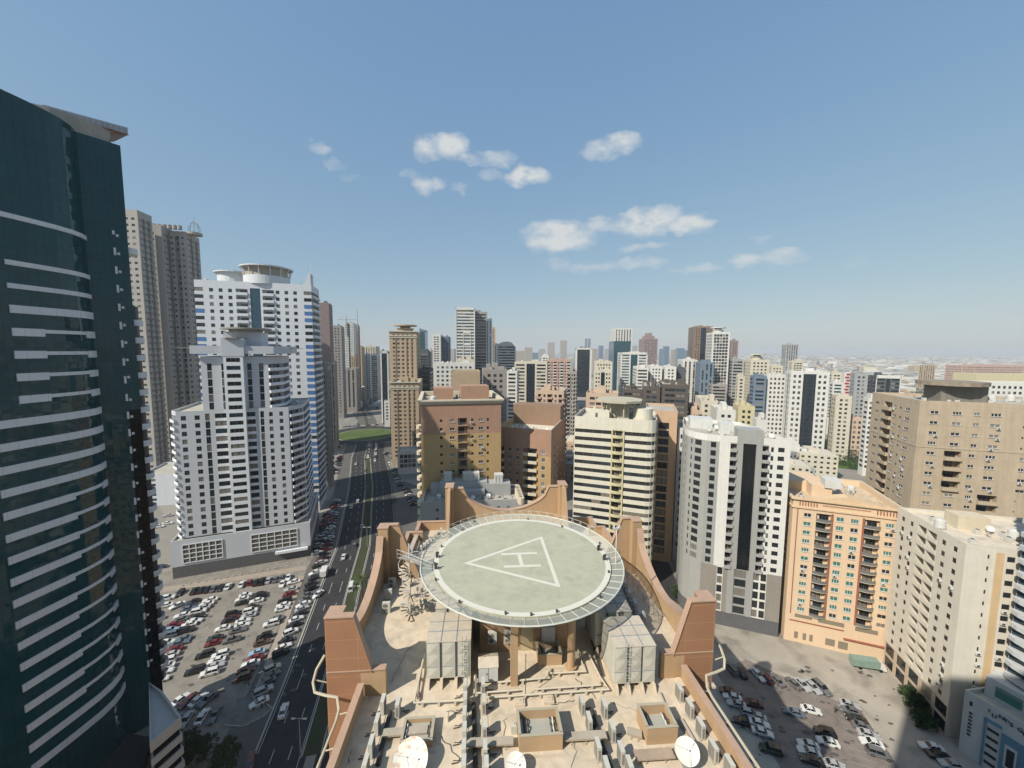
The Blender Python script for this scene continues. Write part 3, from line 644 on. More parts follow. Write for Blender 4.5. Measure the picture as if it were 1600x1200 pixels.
# low grey block with a single window column
E_ = Bld('annex_block', 'low pale grey block with one column of dark windows, left of the stepped tower', [(-200, 200), (-170, 207), (-178, 232), (-208, 226)], [wc], wins='d')
E_.tier(2, 5, 2.7, 17, {0: 'w3 n3 w14', 1: 'w1', '*': 'w1'}, zb=0); E_.done()
# ------------------------------------------------------------------ M, N, O: ochre blocks behind the helipad
ochre = wall('ochre_plaster', (.50, .34, .165), streak=.16, var=.12, panel=(60, 2.85, .05), pdark=.9); pinkp = wall('terracotta_plaster', (.42, .255, .175), streak=.12); crm = mat('cream_plaster', 0)
p0 = G(657, 627, 68.5); 
Mt = Bld('ochre_tower', 'big ochre apartment block with terracotta top storeys and white cornice, left behind the helipad', rect(p0[0], p0[1], 11, 26.5, 27), [ochre, pinkp], bal=('rail', ochre, rail_m)); Mt.acs = 14
Mt.k['n'] = (.62, .38, .74)
ms = {0: 'w4.6 s2 w1 n2.2 w.5 b2.6 w.5 s2 w.4 n2.2 s1.8 w3', '*': 'w3 n3 n3 n3 n3 w3'}
Mt.tier(3, 19, 2.86, 57.35, ms, roof=False, zb=0); 
Mt.tier(57.35, 2, 2.86, 68.5, {k: ' '.join(q + ':1' for q in v.split()) for k, v in ms.items()}, matf=lambda c, f: 1, roof=True, par=1.4)
b = MB()
for (dz, dd) in ((0, .35), (.5, .6), (1.0, .9)): 
    pp = inset(Mt.poly, -dd); pi = inset(Mt.poly, .35)
    for k in range(4): b.prism([pp[k], pp[(k + 1) % 4], pi[(k + 1) % 4], pi[k]], 67.4 + dz, 67.4 + dz + .46)
Mt.part('cornice', b, mat('cream_plaster', 0))
t = Vector((math.cos(R(11)), math.sin(R(11)))); v = Vector((-t.y, t.x)); q0 = Vector(p0)
b = MB()
for (a, d, w, h_, z) in ((4, 12, 7, 8, 4.2), (13.5, 9, 10, 8, 5.2)):
    c_ = q0 + t * (a + w / 2) + v * (d + h_ / 2); b.box((c_.x, c_.y, 67.2 + z / 2), (w, h_, z), R(11))
Mt.part('roof_block', b, pinkp)
for f in range(20):
    b = MB(); c_ = q0 - t * .5 + v * 1.5; z = 5 + f * 2.86; b.prism([(c_.x + 1.0 * math.cos(a), c_.y + 1.7 * math.sin(a)) for a in [k * math.pi / 5 for k in range(10)]], z, z + 1.1); Mt.part('cornice_block', b, mat('cream_plaster', 0))
Mt.done()
grw = wall('grey_block_plaster', (.40, .40, .39), streak=.08)  # even grey plaster of the low rooftop block
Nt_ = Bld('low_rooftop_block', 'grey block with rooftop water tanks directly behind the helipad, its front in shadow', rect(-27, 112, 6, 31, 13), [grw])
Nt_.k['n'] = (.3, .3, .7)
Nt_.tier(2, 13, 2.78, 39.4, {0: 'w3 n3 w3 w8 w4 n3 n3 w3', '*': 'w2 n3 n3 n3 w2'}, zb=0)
b = MB()
for (x, y, w, d, z0, z1) in ((-15.5, 121.9, 15, 5, 38.3, 43.0), (-4.5, 122.4, 8, 4.5, 38.3, 42.4), (-24.2, 121.4, 3.6, 4, 38.3, 41.8), (-13.5, 118.2, 10, 2.4, 38.3, 41.2)): b.box((x, y, (z0 + z1) / 2), (w, d, z1 - z0), R(6))
Nt_.part('stair_block', b, grw)
for x, y, w in ((-20.6, 121.6, 2.6), (-13.2, 122.2, 5.4), (-4.2, 122.6, 2.8)):
    b = MB(); b.box((x, y, 44.3 - (.6 if x > -6 else 0)), (w, 2.4, 2.5), R(6))
    for k in range(1 + int(w)): b.box((x - w / 2 + .5 + k * 1.02, y - 1.35 + (k * 1.02 - w / 2) * .1, 44.3 - (.6 if x > -6 else 0)), (.08, .1, 2.2), R(6), 1)
    tag(obj('water_tank', b, [white_m, rail_m], loc=(x, y, 43)), 'white panelled water tank on the grey shadowed roof, ' + ('left' if x < -15 else 'middle and widest' if x < -8 else 'right') + ' of the three', 'water tank', 'water tanks on the grey roof')
for f in range(13):
    b = MB(); z = 4 + f * 2.86; b.prism([(-27.6 + 1.0 * math.cos(a), 113.5 + 1.6 * math.sin(a)) for a in [k * math.pi / 5 for k in range(10)]], z, z + 1.2); Nt_.part('cornice_block', b, mat('cream_plaster', 0))
b = MB()
for k in range(9): x = 2.5 - k * .15; y = 113.8 + k * 1.3; b.cyl((x + .5, y, 38.4), 1.0, 2.0, 8)
for k in range(4): b.cyl((-21.5 + k * 1.3, 119, 38.6), .5, 1.0, 8)
Nt_.part('crenel', b, mat('cream_plaster', 0))
Nt_.done()
p0 = G(776, 668, 57)
Ot = Bld('pink_ochre_block', 'ochre and terracotta apartment block with green glazed balconies, right behind the helipad', rect(p0[0], p0[1] + 2, -17, 20.5, 30), [ochre, pinkp], bal=('solid', mat('cream_plaster', 0), cream_m), wins='w', roof=mat('cream_roof', (.72, .66, .52), var=.12)); Ot.acs = 12
os_ = {0: 'b2.6:1 w1 n2 w.6 n2 w1 b4.6 w1 T2.2 w1.4', 3: 'w2 s2 n3 s2 n3 w2', 1: 'w3 s2 n3 w3 n3 s2', '*': 'w1'}
Ot.k['T'] = (.5, .25, .8)
Ot.tier(3, 15, 2.95, 47.25, os_, roof=False, zb=0, matf=lambda c, f: 1 if c < 5 and f >= 10 else 0)
Ot.tier(47.25, 1, 2.95, 57, os_, matf=lambda c, f: 1, par=2.6, cope=True)
b = MB(); t = Vector((math.cos(R(-17)), math.sin(R(-17)))); v = Vector((-t.y, t.x)); q0 = Vector(Ot.poly[0]); c_ = q0 + t * 10 + v * 25.4; b.box((c_.x, c_.y, 58.5), (20, 8.6, 8), R(-17))
Ot.part('roof_block', b, wall('brown_plaster', (.30, .20, .135)))
Ot.done()
# ------------------------------------------------------------------ Q: cream block with dark ribbon windows
crq = wall('cream_ribbon_wall', (.72, .68, .56), var=.1, streak=.12); ylw = wall('yellow_stained', (.60, .54, .34), streak=.25)
p0 = G(898, 652, 61); t = Vector((math.cos(R(-19)), math.sin(R(-19)))); v = Vector((-t.y, t.x)); q0 = Vector(p0)
LQ = lambda a, d: tuple(q0 + t * a + v * d)
qp = [LQ(0, 0), LQ(25.2, 0), LQ(26.6, .35), LQ(27.7, 1.3), LQ(28.2, 2.8), LQ(28.2, 22), LQ(0, 22)]
Q = Bld('ribbon_block', 'cream apartment block with dark ribbon windows and a rooftop landing platform, right of the helipad', qp, [crq, ylw], bal=('curve', ylw, ylw), wins='k', baldep=.9)
Q.k['B'] = (1, .36, .82)
Q.tier(3, 19, 2.87, 61.5, {0: 'w.2 B3.3 B3.3 B3.3 B3.3 p.5:1 b3.5:1 p.5:1 B2.6 B2.6 B2.6', 1: 'B1', 2: 'B1', 3: 'B1', 4: 'B3 B3 B3 B3 w3', '*': 'w1'}, zb=0, par=1.5)
b = MB(); c_ = LQ(15, 9); b.cyl((*c_, 66.6), 8.6, .8, 8)
for a in range(8): b.tube([(c_[0] + 6 * math.cos(a * .785), c_[1] + 6 * math.sin(a * .785), 60), (c_[0] + 6 * math.cos(a * .785), c_[1] + 6 * math.sin(a * .785), 66.7)], .3, 6)
b.box((c_[0], c_[1] + 1, 63), (8, 7, 6.5), R(-19)); Q.part('landing_platform', b, mat('stained_cream', (.52, .48, .36), streak=.3, var=.2))
b = MB(); c_ = LQ(23.4, 8); b.cyl((*c_, 60), 3.4, 4.6, 20); c2 = LQ(3.5, 5); b.slab([(*LQ(1, 3), 60), (*LQ(7, 3), 60), (*LQ(7, 3), 65.5), (*LQ(5.2, 3), 63.4), (*LQ(3.5, 3), 61.8)], tuple(v * .4) + (0,)); b.box((*LQ(10, 4), 62), (4, 3, 3), R(-19)); Q.part('roof_block', b, crq)
Q.done()
peach = wall('peach_plaster', (.58, .40, .26))
x0, z0_ = D(1018, 640, 152); Rb = Bld('peach_block', 'narrow peach block with tall dark windows beside the cream ribbon block', rect(x0 - 2, 152, -19, 11.5, 22), [peach, pinkp], wins='d', bal=('rail', peach, frame_d))
Rb.k['N'] = (.8, .1, .9)
Rb.tier(3, 17, 3.2, z0_, {0: 'b2 w.8 N3.4 w1.6', 3: 'n3 n3 b3 n3', '*': 'w1'}, zb=0)
Rb.done()
# ------------------------------------------------------------------ T: white and black tower
wt = mat('white_tower_wall', (.74, .73, .68), rough=.7, var=.1, streak=.12); gt = mat('grey_tower_wall', (.37, .37, .35), rough=.8, var=.1, streak=.08); tp = wall('taupe_cladding', (.30, .27, .235))
bk = mat('black_glazing', (.008, .010, .011), rough=.12, var=.6, nscale=1.2, spec=.6, panel=(1.1, 1.22, .06), pdark=2.4)
tpoly = [(80.1, 108.2), (80.4, 118), (82, 136), (66, 146), (60.5, 134), (57, 124.2), (56.8, 121.6), (57.6, 118.6), (59.8, 115.6), (62.9, 114.1)]
Tt = Bld('white_black_tower', 'white tower with a full height black glass strip, left of the orange block', tpoly, [wt, gt, bk, tp, dkst], bal=('solid', gt, gt), wins='n', baldep=1.4)
Tt.gm = bk; Tt.k['n'] = (.7, .3, .82); Tt.k['N'] = (.95, .25, .9); Tt.k['s'] = (.4, .25, .8)
# front edge is index 9 (62.9,114.1)->(80.1,108.2)
ft = 'w2.9 b1.7:1 p1.6:1 g3.4 p1.5:1 b1.7:1 s1.7 w.2 n2.3 w1.1'
Tt.tier(19, 15, 2.6, 60, {9: ft, 8: 'w1.2:1 N1.8:1 w1:1', 7: 'N1.4:1 w1:1', 6: 'w.8:1 s1.2:1 w.6:1', 5: 's1:1 w1:1', 4: rep('s2:1', 2.2), 0: rep('n3', 3.5), '*': 'w1'}, roof=True, par=1.2)
Tt.tier(4.5, 5, 2.9, 19, {9: 'w1:3 M1.6:0 w1.2:3 p1.6:1 M3.4:1 p1.5:1 M1.6 w.2 M1.6 w3.6:3', '*': 'w1:1', 6: 'w1:1', 7: 'w1:1', 8: 'w1:3'}, roof=False, zb=0, basemat=4)
a = Vector((62.9, 114.1)); e = Vector((80.1, 108.2)) - a; t = e.normalized(); o = Vector((t.y, -t.x)); ln = e.length; sc = ln / 18.1
b = MB()
c0, c1 = a + t * 4.6 * sc + o * .32, a + t * 11.1 * sc + o * .32; b.prism([tuple(c0), tuple(c1), tuple(c1 - o * 5), tuple(c0 - o * 5)], 58, 62.2); Tt.part('crown_frame', b, gt)
b = MB(); b.box((70, 124, 60.4), (4, 5, 3.4), R(-19)); b.box((76, 120, 60), (4, 4, 2.6), R(-19)); b.box((66, 133, 60.4), (7, 6, 3.6), R(-19))
for k in range(22): b.box((random.uniform(60, 78), random.uniform(118, 134), 59.6), (random.uniform(.6, 1.6), random.uniform(.6, 2), random.uniform(.6, 1.8)), R(-19))
Tt.part('roof_block', b, white_m)
Tt.done()
# ------------------------------------------------------------------ U: orange block
org = wall('orange_plaster', (.75, .56, .38), streak=.07, var=.06); red = wall('brick_red_trim', (.36, .13, .08)); org2 = wall('orange_cornice', (.72, .53, .34), streak=.1)
U0 = (81.3, 107.4); th = -21
Up = rect(*U0, th, 24.5, 24)
Ut = Bld('orange_block', 'orange apartment block with pediment roof, red trim and curved balconies, above the right lot', Up, [org, red, mat('grey_vent', (.26, .22, .16), rough=.9)], bal=('curve', mat('cream_plaster', 0), rail_m), wins='g', baldep=.9, roof=mat('orange_roof', (.66, .52, .36), var=.2, blotch=(.4, .2))); Ut.acs = 10
Ut.k['n'] = (.62, .3, .72); Ut.k['B'] = (.8, .4, .75); Ut.k['T'] = (.7, .25, .72); Ut.bd = .8
Ut.tier(9.0, 12, 2.58, 43.6, {0: 'w1.6 n2.2 w.4 b2.6 p.25:1 w.3 T1.9 w.5 T1.9 w.3 p.25:1 b2.6 w.4 n2.2 w.8', 3: 'w2 s2 w3 n3 w2 n3 s2 w2', 1: 'w2 n3 n3 n3 w2', '*': 'w1'}, zb=0, roof=True, par=1.6)
t = Vector((math.cos(R(th)), math.sin(R(th)))); o = Vector((t.y, -t.x)); v = -o; u0 = Vector(U0); LU = lambda a, d: tuple(u0 + t * a - o * d)
b = MB()
for d_, z0_, z1_ in ((.35, 40.6, 41.0), (.6, 43.1, 43.7)):
    pp = inset(Up, -d_); pi = inset(Up, -.02)
    for k in range(4): b.prism([pp[k], pp[(k + 1) % 4], pi[(k + 1) % 4], pi[k]], z0_, z1_)
b.slab([(*LU(5, -.5), 43.7), (*LU(20, -.5), 43.7), (*LU(12.5, -.5), 45.4)], tuple(v * 3) + (0,)); Ut.part('cornice', b, org2)
b = MB()
for (x0, x1) in ((1.5, 5.5), (19, 23)):
    for k in range(7): x = x0 + (x1 - x0) * k / 6; b.prism([LU(x, -.03), LU(x, -.12), LU(x + .22, -.12), LU(x + .22, -.03)][::-1], 41.3, 42.6)
for k in range(30): x = 7 + k * .36; b.prism([LU(x, -.03), LU(x, -.10), LU(x + .2, -.10), LU(x + .2, -.03)][::-1], 41.9, 42.2)
for x in (1.1, 23.6): b.prism([LU(x, -.03), LU(x, -.16), LU(x + .18, -.16), LU(x + .18, -.03)][::-1], 8.6, 40.6)
b.prism([LU(1.1, -.03), LU(1.1, -.16), LU(14, -.16), LU(14, -.03)][::-1], 6.4, 6.7); b.prism([LU(14, -.03), LU(14, -.5), LU(23.8, -.5), LU(23.8, -.03)][::-1], 4.2, 4.5)
Ut.part('red_trim', b, red)
for (x0, x1, z0_, z1_) in ((2.3, 6.5, 7.7, 8.7), (8, 14, 7.5, 8.7), (16.5, 21.5, 7.3, 8.5), (2.5, 3.4, 1.2, 3.2), (4.6, 5.4, 1.2, 3.2), (6.2, 7, 1.2, 3.2), (10, 12.2, 1.2, 3.2), (13, 15.2, 1.0, 3.2)):
    b = MB(); b.prism([LU(x0, -.02), LU(x0, -.06), LU(x1, -.06), LU(x1, -.02)][::-1], z0_, z1_); Ut.part('vent_grille', b, mat('grey_vent', 0, ))
b = MB(); b.box((*LU(9, 10), 43.5), (5, 5, 4), R(th)); b.box((*LU(11.5, 9), 46.4), (4, 4, 2.5), R(th), 1)
b.prism([LU(1, 12), LU(11, 12), LU(11, 23), LU(1, 23)], 42, 45); Ut.part('roof_block', b, [org, white_m])
Ut.done()
# ------------------------------------------------------------------ V: brown concrete tower
brn = wall('brown_render', (.49, .40, .29), streak=.22, var=.16, panel=(60, 3.15, .06), pdark=.85); tanb = wall('pale_band', (.5, .42, .31))
V0 = (125, 116.7); th = -19
Vt = Bld('brown_tower', 'big weathered brown concrete tower with round rooftop platform at the right edge', rect(*V0, th, 46, 26), [brn], bal=('solid', brn, brn), wins='w', baldep=1.5); Vt.acs = 26
Vt.k['n'] = (.55, .38, .66); Vt.k['s'] = (.35, .42, .62)
vt = {3: 'w1 n3 s1.5 b3.4 n2.4 s2 n3 w2.6', '*': 'w1'}
Vt.tier(5.6, 12, 3.15, 43.4, {**vt, 0: 'w1.6 n3.4 w1.2 n3.6 w1 n2.4 w.6 b4 w3 s1 w2 n4 w.8 n3 w5 n3 w2'}, zb=0, roof=False)
Vt.tier(43.4, 4, 3.15, 56.0, {**vt, 0: 'w1.6 n3.4 w1.2 b3.6 w1 n2.4 w.6 n4 w3 n3 w.6 n4 w.8 n3 w5 n3 w2'}, roof=False)
Vt.tier(56.0, 4, 3.15, 70.6, {**vt, 0: 'w1.6 n3.4 w1.2 n3.6 w1 n2.4 w.6 n4 w3 s1 w2 n4 w.8 n3 w5 n3 w2'}, par=1.1)
t = Vector((math.cos(R(th)), math.sin(R(th)))); o = Vector((t.y, -t.x)); v0 = Vector(V0); LV = lambda a, d: tuple(v0 + t * a - o * d)
b = MB()
for z in (56.2, 34.0): 
    pp = inset(Vt.poly, -.12); pi = inset(Vt.poly, .0)
    for k in range(4): b.prism([pp[k], pp[(k + 1) % 4], pi[(k + 1) % 4], pi[k]], z, z + .5)
Vt.part('band_course', b, tanb)
b = MB(); b.box((*LV(13.5, 10), 72.2), (11, 8, 5.2), R(th)); Vt.part('roof_block', b, wall('dark_render', (.22, .20, .17), streak=.3))
b = MB(); b.cyl((*LV(12.5, 10), 75.0), 8.0, 1.2, 18); Vt.part('landing_platform', b, mat('spalled_concrete', (.30, .25, .19), var=.5, nscale=.8))
Vt.done()
# ------------------------------------------------------------------ W: off-white block at right
cw_ = wall('ivory_plaster', (.70, .65, .55), streak=.09, panel=(70, 2.66, .05), pdark=.9); org3 = wall('pale_orange_plaster', (.64, .46, .27)); bei = wall('beige_plaster', (.58, .47, .36))
W0 = (97.0, 78.6); th = -15
wp = rect(*W0, th, 34, 20.5)
Wt = Bld('ivory_block', 'ivory apartment block with rows of deep balconies, front right beyond the dusty lot', wp, [cw_, bei, org3], bal=('solid', cw_, cw_), wins='n', baldep=1.6); Wt.acs = 22
Wt.bp = .12; Wt.rm = mat('cream_roof2', (.70, .62, .50), var=.2, blotch=(.35, .2)); Wt.k['n'] = (.5, .3, .75); Wt.k['s'] = (.3, .4, .75); Wt.k['N'] = (.6, .3, .75)
Wt.tier(7, 14, 2.6, 44.5, {3: 'w1.2 n2 w1 n1.8 w1 b2.7 w.3 b2.7 w1 n2 w1 n2 w1.4', 0: 'w3.6 s1.2 w.7 w1.5:2 N2.4 w.8 N2.6 w3 n3 n3 n3 w12', '*': 'w1'}, roof=True, par=1.0)
Wt.tier(0, 2, 3.5, 7, {3: 'M3:1 w.4:1 M3:1 w.4:1 M3:1 w.4:1 M3:1 w.4:1 M3:1', '*': 'w1:1', 0: 'w1'}, roof=False)
b = MB(); t = Vector((math.cos(R(th)), math.sin(R(th)))); o = Vector((t.y, -t.x)); w0 = Vector(W0); LW = lambda a, d: tuple(w0 + t * a - o * d)
b.box((*LW(9, 13), 45), (6, 4, 3.5), R(th)); b.box((*LW(16, 8), 44.3), (3, 2, 1.5), R(th)); Wt.part('roof_block', b, cream_m); Wt.done()

# ------------------------------------------------------------------ things standing on the roofs
def P_box():
    T = thing('rooftop_condenser', 'x', 'air conditioner'); b = MB(); b.box((0, 0, .6), (1.1, .8, 1.0)); b.box((0, 0, .05), (1.0, .7, .1)); me = b.mesh('casing', [mat('unit_casing', (.58, .57, .53), var=.1)]); o = bpy.data.objects.new('casing', me); C.objects.link(o); o.parent = T
    b = MB(); b.tube([(0, 0, 1.1), (0, 0, 1.16)], .33, 12); me = b.mesh('fan_grille', [frame_d]); o = bpy.data.objects.new('fan_grille', me); C.objects.link(o); o.parent = T; return T
def P_tank():
    T = thing('rooftop_tank', 'x', 'water tank'); b = MB(); b.cyl((0, 0, .3), 1.0, 1.7, 14); b.cyl((0, 0, 2.0), .95, .3, 14, r2=.35); b.cyl((0, 0, 2.3), .3, .12, 10); me = b.mesh('tank', [white_m]); o = bpy.data.objects.new('tank', me); C.objects.link(o); o.parent = T
    b = MB(); b.box((0, 0, .15), (1.7, 1.7, .3)); me = b.mesh('plinth', [conc]); o = bpy.data.objects.new('plinth', me); C.objects.link(o); o.parent = T; return T
def P_dish():
    T = thing('rooftop_dish', 'x', 'satellite dish'); b = MB(); n3 = Vector((-.2, -.75, .6)).normalized(); u = n3.cross(Vector((0, 0, 1))).normalized(); v = u.cross(n3); ring = []
    for k in range(4):
        i = len(b.v); rr = .75 * k / 3
        for q in range(14): a = q * math.pi / 7; b.v.append(tuple(Vector((0, 0, 1.1)) + n3 * (.2 * (k / 3) ** 2) + u * rr * math.cos(a) + v * rr * math.sin(a)))
        ring.append(i)
    for i, j in zip(ring, ring[1:]):
        for q in range(14): w = (q + 1) % 14; b.f.append((i + q, i + w, j + w, j + q)); b.m.append(0)
    me = b.mesh('reflector', [white_m]); o = bpy.data.objects.new('reflector', me); C.objects.link(o); o.parent = T
    b = MB(); b.tube([(0, 0, 0), (0, 0, 1.1)], .05, 5); me = b.mesh('mount', [rail_m]); o = bpy.data.objects.new('mount', me); C.objects.link(o); o.parent = T; return T
RP = {'condenser': P_box(), 'tank': P_tank(), 'dish': P_dish()}
def on_roof(where, poly_pts, z, counts, seed, rz=0.):
    r = random.Random(seed); O, A_, B_ = (Vector(q) for q in poly_pts)      # corner, end of the front edge, end of the side edge
    for kd, n in counts.items():
        pts = sorted([tuple(O + (A_ - O) * r.uniform(.07, .93) + (B_ - O) * r.uniform(.1, .9)) for _ in range(n)], key=lambda p: p[0] / p[1])
        for k, p in enumerate(pts): dup(RP[kd], (p[0], p[1], z), rz + r.choice((0, 1.57)), '%s %s from the left on the roof of %s' % (ordw(k + 1), kd, where), 'small plant on the roofs').scale = (1, 1, 1)
on_roof('the ivory block', (LW(1, 1), LW(16, 1), LW(1, 19)), 43.5, {'condenser': 7, 'tank': 2, 'dish': 4}, 1, R(-15))
on_roof('the orange block', (LU(1.5, 2), LU(22, 2), LU(1.5, 20)), 42.0, {'condenser': 12, 'tank': 2, 'dish': 6}, 2, R(-21))
on_roof('the white and black tower', ((64, 117), (79, 111.5), (67, 130)), 58.8, {'condenser': 14, 'tank': 4, 'dish': 7}, 3, R(-19))
on_roof('the brown tower', (LV(2, 2), LV(40, 2), LV(2, 20)), 69.5, {'condenser': 12, 'tank': 4, 'dish': 6}, 4, R(-19))
on_roof('the cream ribbon block', (LQ(1, 1.5), LQ(26, 1.5), LQ(1, 18)), 60.0, {'condenser': 10, 'tank': 3, 'dish': 5}, 5, R(-19))
on_roof('the ochre tower', (tuple(Mt.poly[0]), tuple(Mt.poly[1]), tuple(Mt.poly[3])), 67.1, {'condenser': 8, 'tank': 2, 'dish': 4}, 6, R(11))
on_roof('the grey shadowed block', ((-26, 113), (3, 116), (-26.5, 118)), 38.4, {'condenser': 22, 'dish': 9}, 7, R(6))
on_roof('the pink and ochre block', (tuple(Ot.poly[0]), tuple(Ot.poly[1]), tuple(Vector(Ot.poly[0]) + (Vector(Ot.poly[3]) - Vector(Ot.poly[0])) * .6)), 54.4, {'condenser': 7, 'dish': 4}, 8, R(-17))
on_roof('the stepped tower', (LD(38.2, 6), LD(42, 6), LD(38.2, 28)), 61.3, {'condenser': 6, 'dish': 3}, 9, R(22))
on_roof('the white and blue tower', (tuple(Ct.poly[0]), tuple(Ct.poly[1]), tuple(Ct.poly[3])), 116.3, {'condenser': 9, 'tank': 3}, 10, R(15))
for q_ in RP.values(): hide(q_)
# ------------------------------------------------------------------ X: white and blue building at the lower right
xw = wall('cool_white_wall', (.55, .57, .58)); xb = mat('steel_blue_panel', (.13, .27, .38), rough=.6, var=.08)
Xp = [(96.5, 75.6), (101.6, 60.6), (106, 48), (132, 54), (124, 84), (106, 77)]
Xt = Bld('clinic_block', 'white and blue low building with dark sign letters in the bottom right corner', [Xp[0], Xp[2], Xp[3], Xp[5]], [xw, xb], wins='n')
Xt.tier(3.4, 1, 10, 14, 'w1', zb=0, par=.8)
a = Vector(Xp[0]); e = Vector(Xp[2]) - a; t = e.normalized(); o = Vector((t.y, -t.x)); LX = lambda s, d: tuple(a + t * s + o * d)
def px_(mb, s0, s1, z0, z1, d0=.02, d1=.08, m=0): s0 *= .57; s1 *= .57; mb.prism([LX(s0, d0), LX(s0, d1), LX(s1, d1), LX(s1, d0)], z0, z1, m)
b = MB(); px_(b, 5.4, 5.9, 0, 10.6, .02, .2); px_(b, 5.4, 9.4, 10.2, 10.8, .02, .2); px_(b, 9.6, 14, 0, 9.6, .02, .14); px_(b, 14, 15, 0, 9.6, .02, .1); Xt.part('blue_panel', b, xb)
for k in range(5): b = MB(); px_(b, 6.3, 9.0, 8.4 - k * 1.8, 9.0 - k * 1.8, .02, .1); Xt.part('slot_window', b, glass)
b = MB(); px_(b, 10.6, 13.4, 3, 7.8, .15, .24); Xt.part('window_surround', b, xw); b = MB(); px_(b, 11.2, 12.9, 3.5, 7.2, .25, .3); Xt.part('window_pane', b, glass)
b = MB(); px_(b, 1.5, 2.2, 11.2, 12.2, .02, .06); Xt.part('window_pane', b, glass)
b = MB()
for k in range(7): px_(b, 1.6, 2.5, 4.6 + k * .8, 5.1 + k * .8, .02, .07)
Xt.part('louvre', b, frame_d)
def text(s, loc, rot, size, m, name='lettering', parent=None, ext=.05):
    c = bpy.data.curves.new(name, 'FONT'); c.body = s; c.size = size; c.extrude = ext; o_ = bpy.data.objects.new(name, c); C.objects.link(o_)
    dg = bpy.context.evaluated_depsgraph_get(); me = bpy.data.meshes.new_from_object(o_.evaluated_get(dg)); bpy.data.objects.remove(o_)
    o2 = bpy.data.objects.new(name, me); me.materials.clear(); me.materials.append(m); C.objects.link(o2)
    if parent: o2.parent = parent; loc = tuple(Vector(loc) - Vector(parent.location))
    o2.location = loc; o2.rotation_euler = rot; return o2
sg = mat('sign_navy', (.012, .018, .07), rough=.5, var=0)
# letters on the wall: low and wide between the top edge and the blue portal
for ch, s_, z_ in (("I", 3.4, 12.2), ("L", 3.9, 11.7), ("I", 4.4, 11.8), ("N", 4.8, 12.3), ("T", 5.45, 12.2), ("'S", 6.05, 12.0), ("G", 7.2, 12.0), ("I", 7.9, 11.6)):
    q = LX(s_, .1); text(ch, (q[0], q[1], z_), (R(90), 0, math.atan2(t.y, t.x)), 1.05, sg, parent=Xt.root)
# upper terrace and the balconied tower standing on it
up2 = [tuple(a + t * 1.5 - o * 3.4), tuple(a + t * 22 - o * 3.4), tuple(a + t * 22 - o * 24), tuple(a + t * 1.5 - o * 24)]
b = MB(); b.prism(up2, 13.2, 17.5); Xt.part('terrace_block', b, xw)
b = MB(); q0 = a + t * 3 - o * 3.3; q1 = a + t * 6.5 - o * 3.3; b.prism([tuple(q0), tuple(q0 + o * .1), tuple(q1 + o * .1), tuple(q1)], 14.2, 16.4); q0 = a + t * 7.5 - o * 3.3; q1 = a + t * 21 - o * 3.3; b.prism([tuple(q0), tuple(q0 + o * .1), tuple(q1 + o * .1), tuple(q1)], 14.0, 16.3); Xt.part('terrace_glazing', b, mat('green_glass', 0))
Xt.done()
XT = thing('balcony_tower', 'white tower with stacked curved balconies and blue glass at the right edge of the photo', 'building', (118, 66, 0))
xc = [(104.2, 75.2), (107.0, 66.1), (111.6, 52), (136, 60), (130, 79), (106, 76.5)]
b = MB(); b.prism(xc, 17, 76); obj('wall', b, wall('cool_white_wall', 0), XT)
for f in range(21):
    z = 18 + f * 2.75; b = MB(); A_, B_ = Vector((103.2, 74.9)), Vector((106.0, 65.9)); d_ = (B_ - A_).normalized(); o_ = Vector((d_.y, -d_.x))
    arc = [tuple(A_.lerp(B_, k / 8) + o_ * (1.5 * math.sin(math.pi * k / 8) ** .6 if 0 < k < 8 else 0)) for k in range(9)] + [(107.1, 66.3), (104.3, 75.1)]
    b.prism(arc, z, z + .9); obj('balcony', b, mat('cool_white_wall', 0), XT)
    b = MB(); b.prism([(103.9, 74.9), (106.5, 66.5), (107.2, 66.5), (104.6, 75)], z + .9, z + 2.6); obj('balcony_glazing', b, glass_b, XT)
    b = MB(); b.prism([(107.55, 63.9), (108.15, 62.0), (108.35, 62.1), (107.75, 64)], z + 1, z + 2.2); obj('window', b, mat('blue_panel', 0), XT)
# ------------------------------------------------------------------ our own tower behind the camera (casts the shade over the lower right)
OW = MB(); OW.prism([(-13, -1.3), (34, -8), (40, -45), (-24, -40)], 0, 131)
tag(obj('viewpoint_tower', OW, wall('pale_own_tower', (.5, .48, .44)), loc=(0, -20, 0)), 'tall pale tower the view is taken from, behind the camera', 'building')
# ------------------------------------------------------------------ the city beyond: each building a thing
PAL = {'white': wall('far_white', (.68, .67, .63), streak=.05), 'cream': wall('far_cream', (.62, .57, .46), streak=.06), 'grey': wall('far_grey', (.36, .37, .375), streak=.06), 'tan': wall('far_tan', (.48, .37, .25), streak=.06),
       'brown': wall('far_brown', (.26, .185, .135), streak=.06), 'peach': wall('far_peach', (.58, .43, .32), streak=.06), 'dark': wall('far_dark', (.10, .11, .12)), 'pink': wall('far_pink', (.50, .34, .28)),
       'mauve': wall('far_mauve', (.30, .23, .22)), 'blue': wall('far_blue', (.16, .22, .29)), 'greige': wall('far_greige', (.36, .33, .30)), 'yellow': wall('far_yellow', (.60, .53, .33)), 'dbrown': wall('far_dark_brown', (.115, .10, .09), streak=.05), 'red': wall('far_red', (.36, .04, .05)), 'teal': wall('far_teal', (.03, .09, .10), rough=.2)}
tgl = mat('far_teal_glass', (.02, .06, .075), rough=.1, var=.3, spec=.8, panel=(3, 3.3, .4), pdark=2.2); dgl = mat('far_dark_glass', (.015, .022, .032), rough=.1, var=.3, spec=.7, panel=(3, 3.3, .35), pdark=1.8)
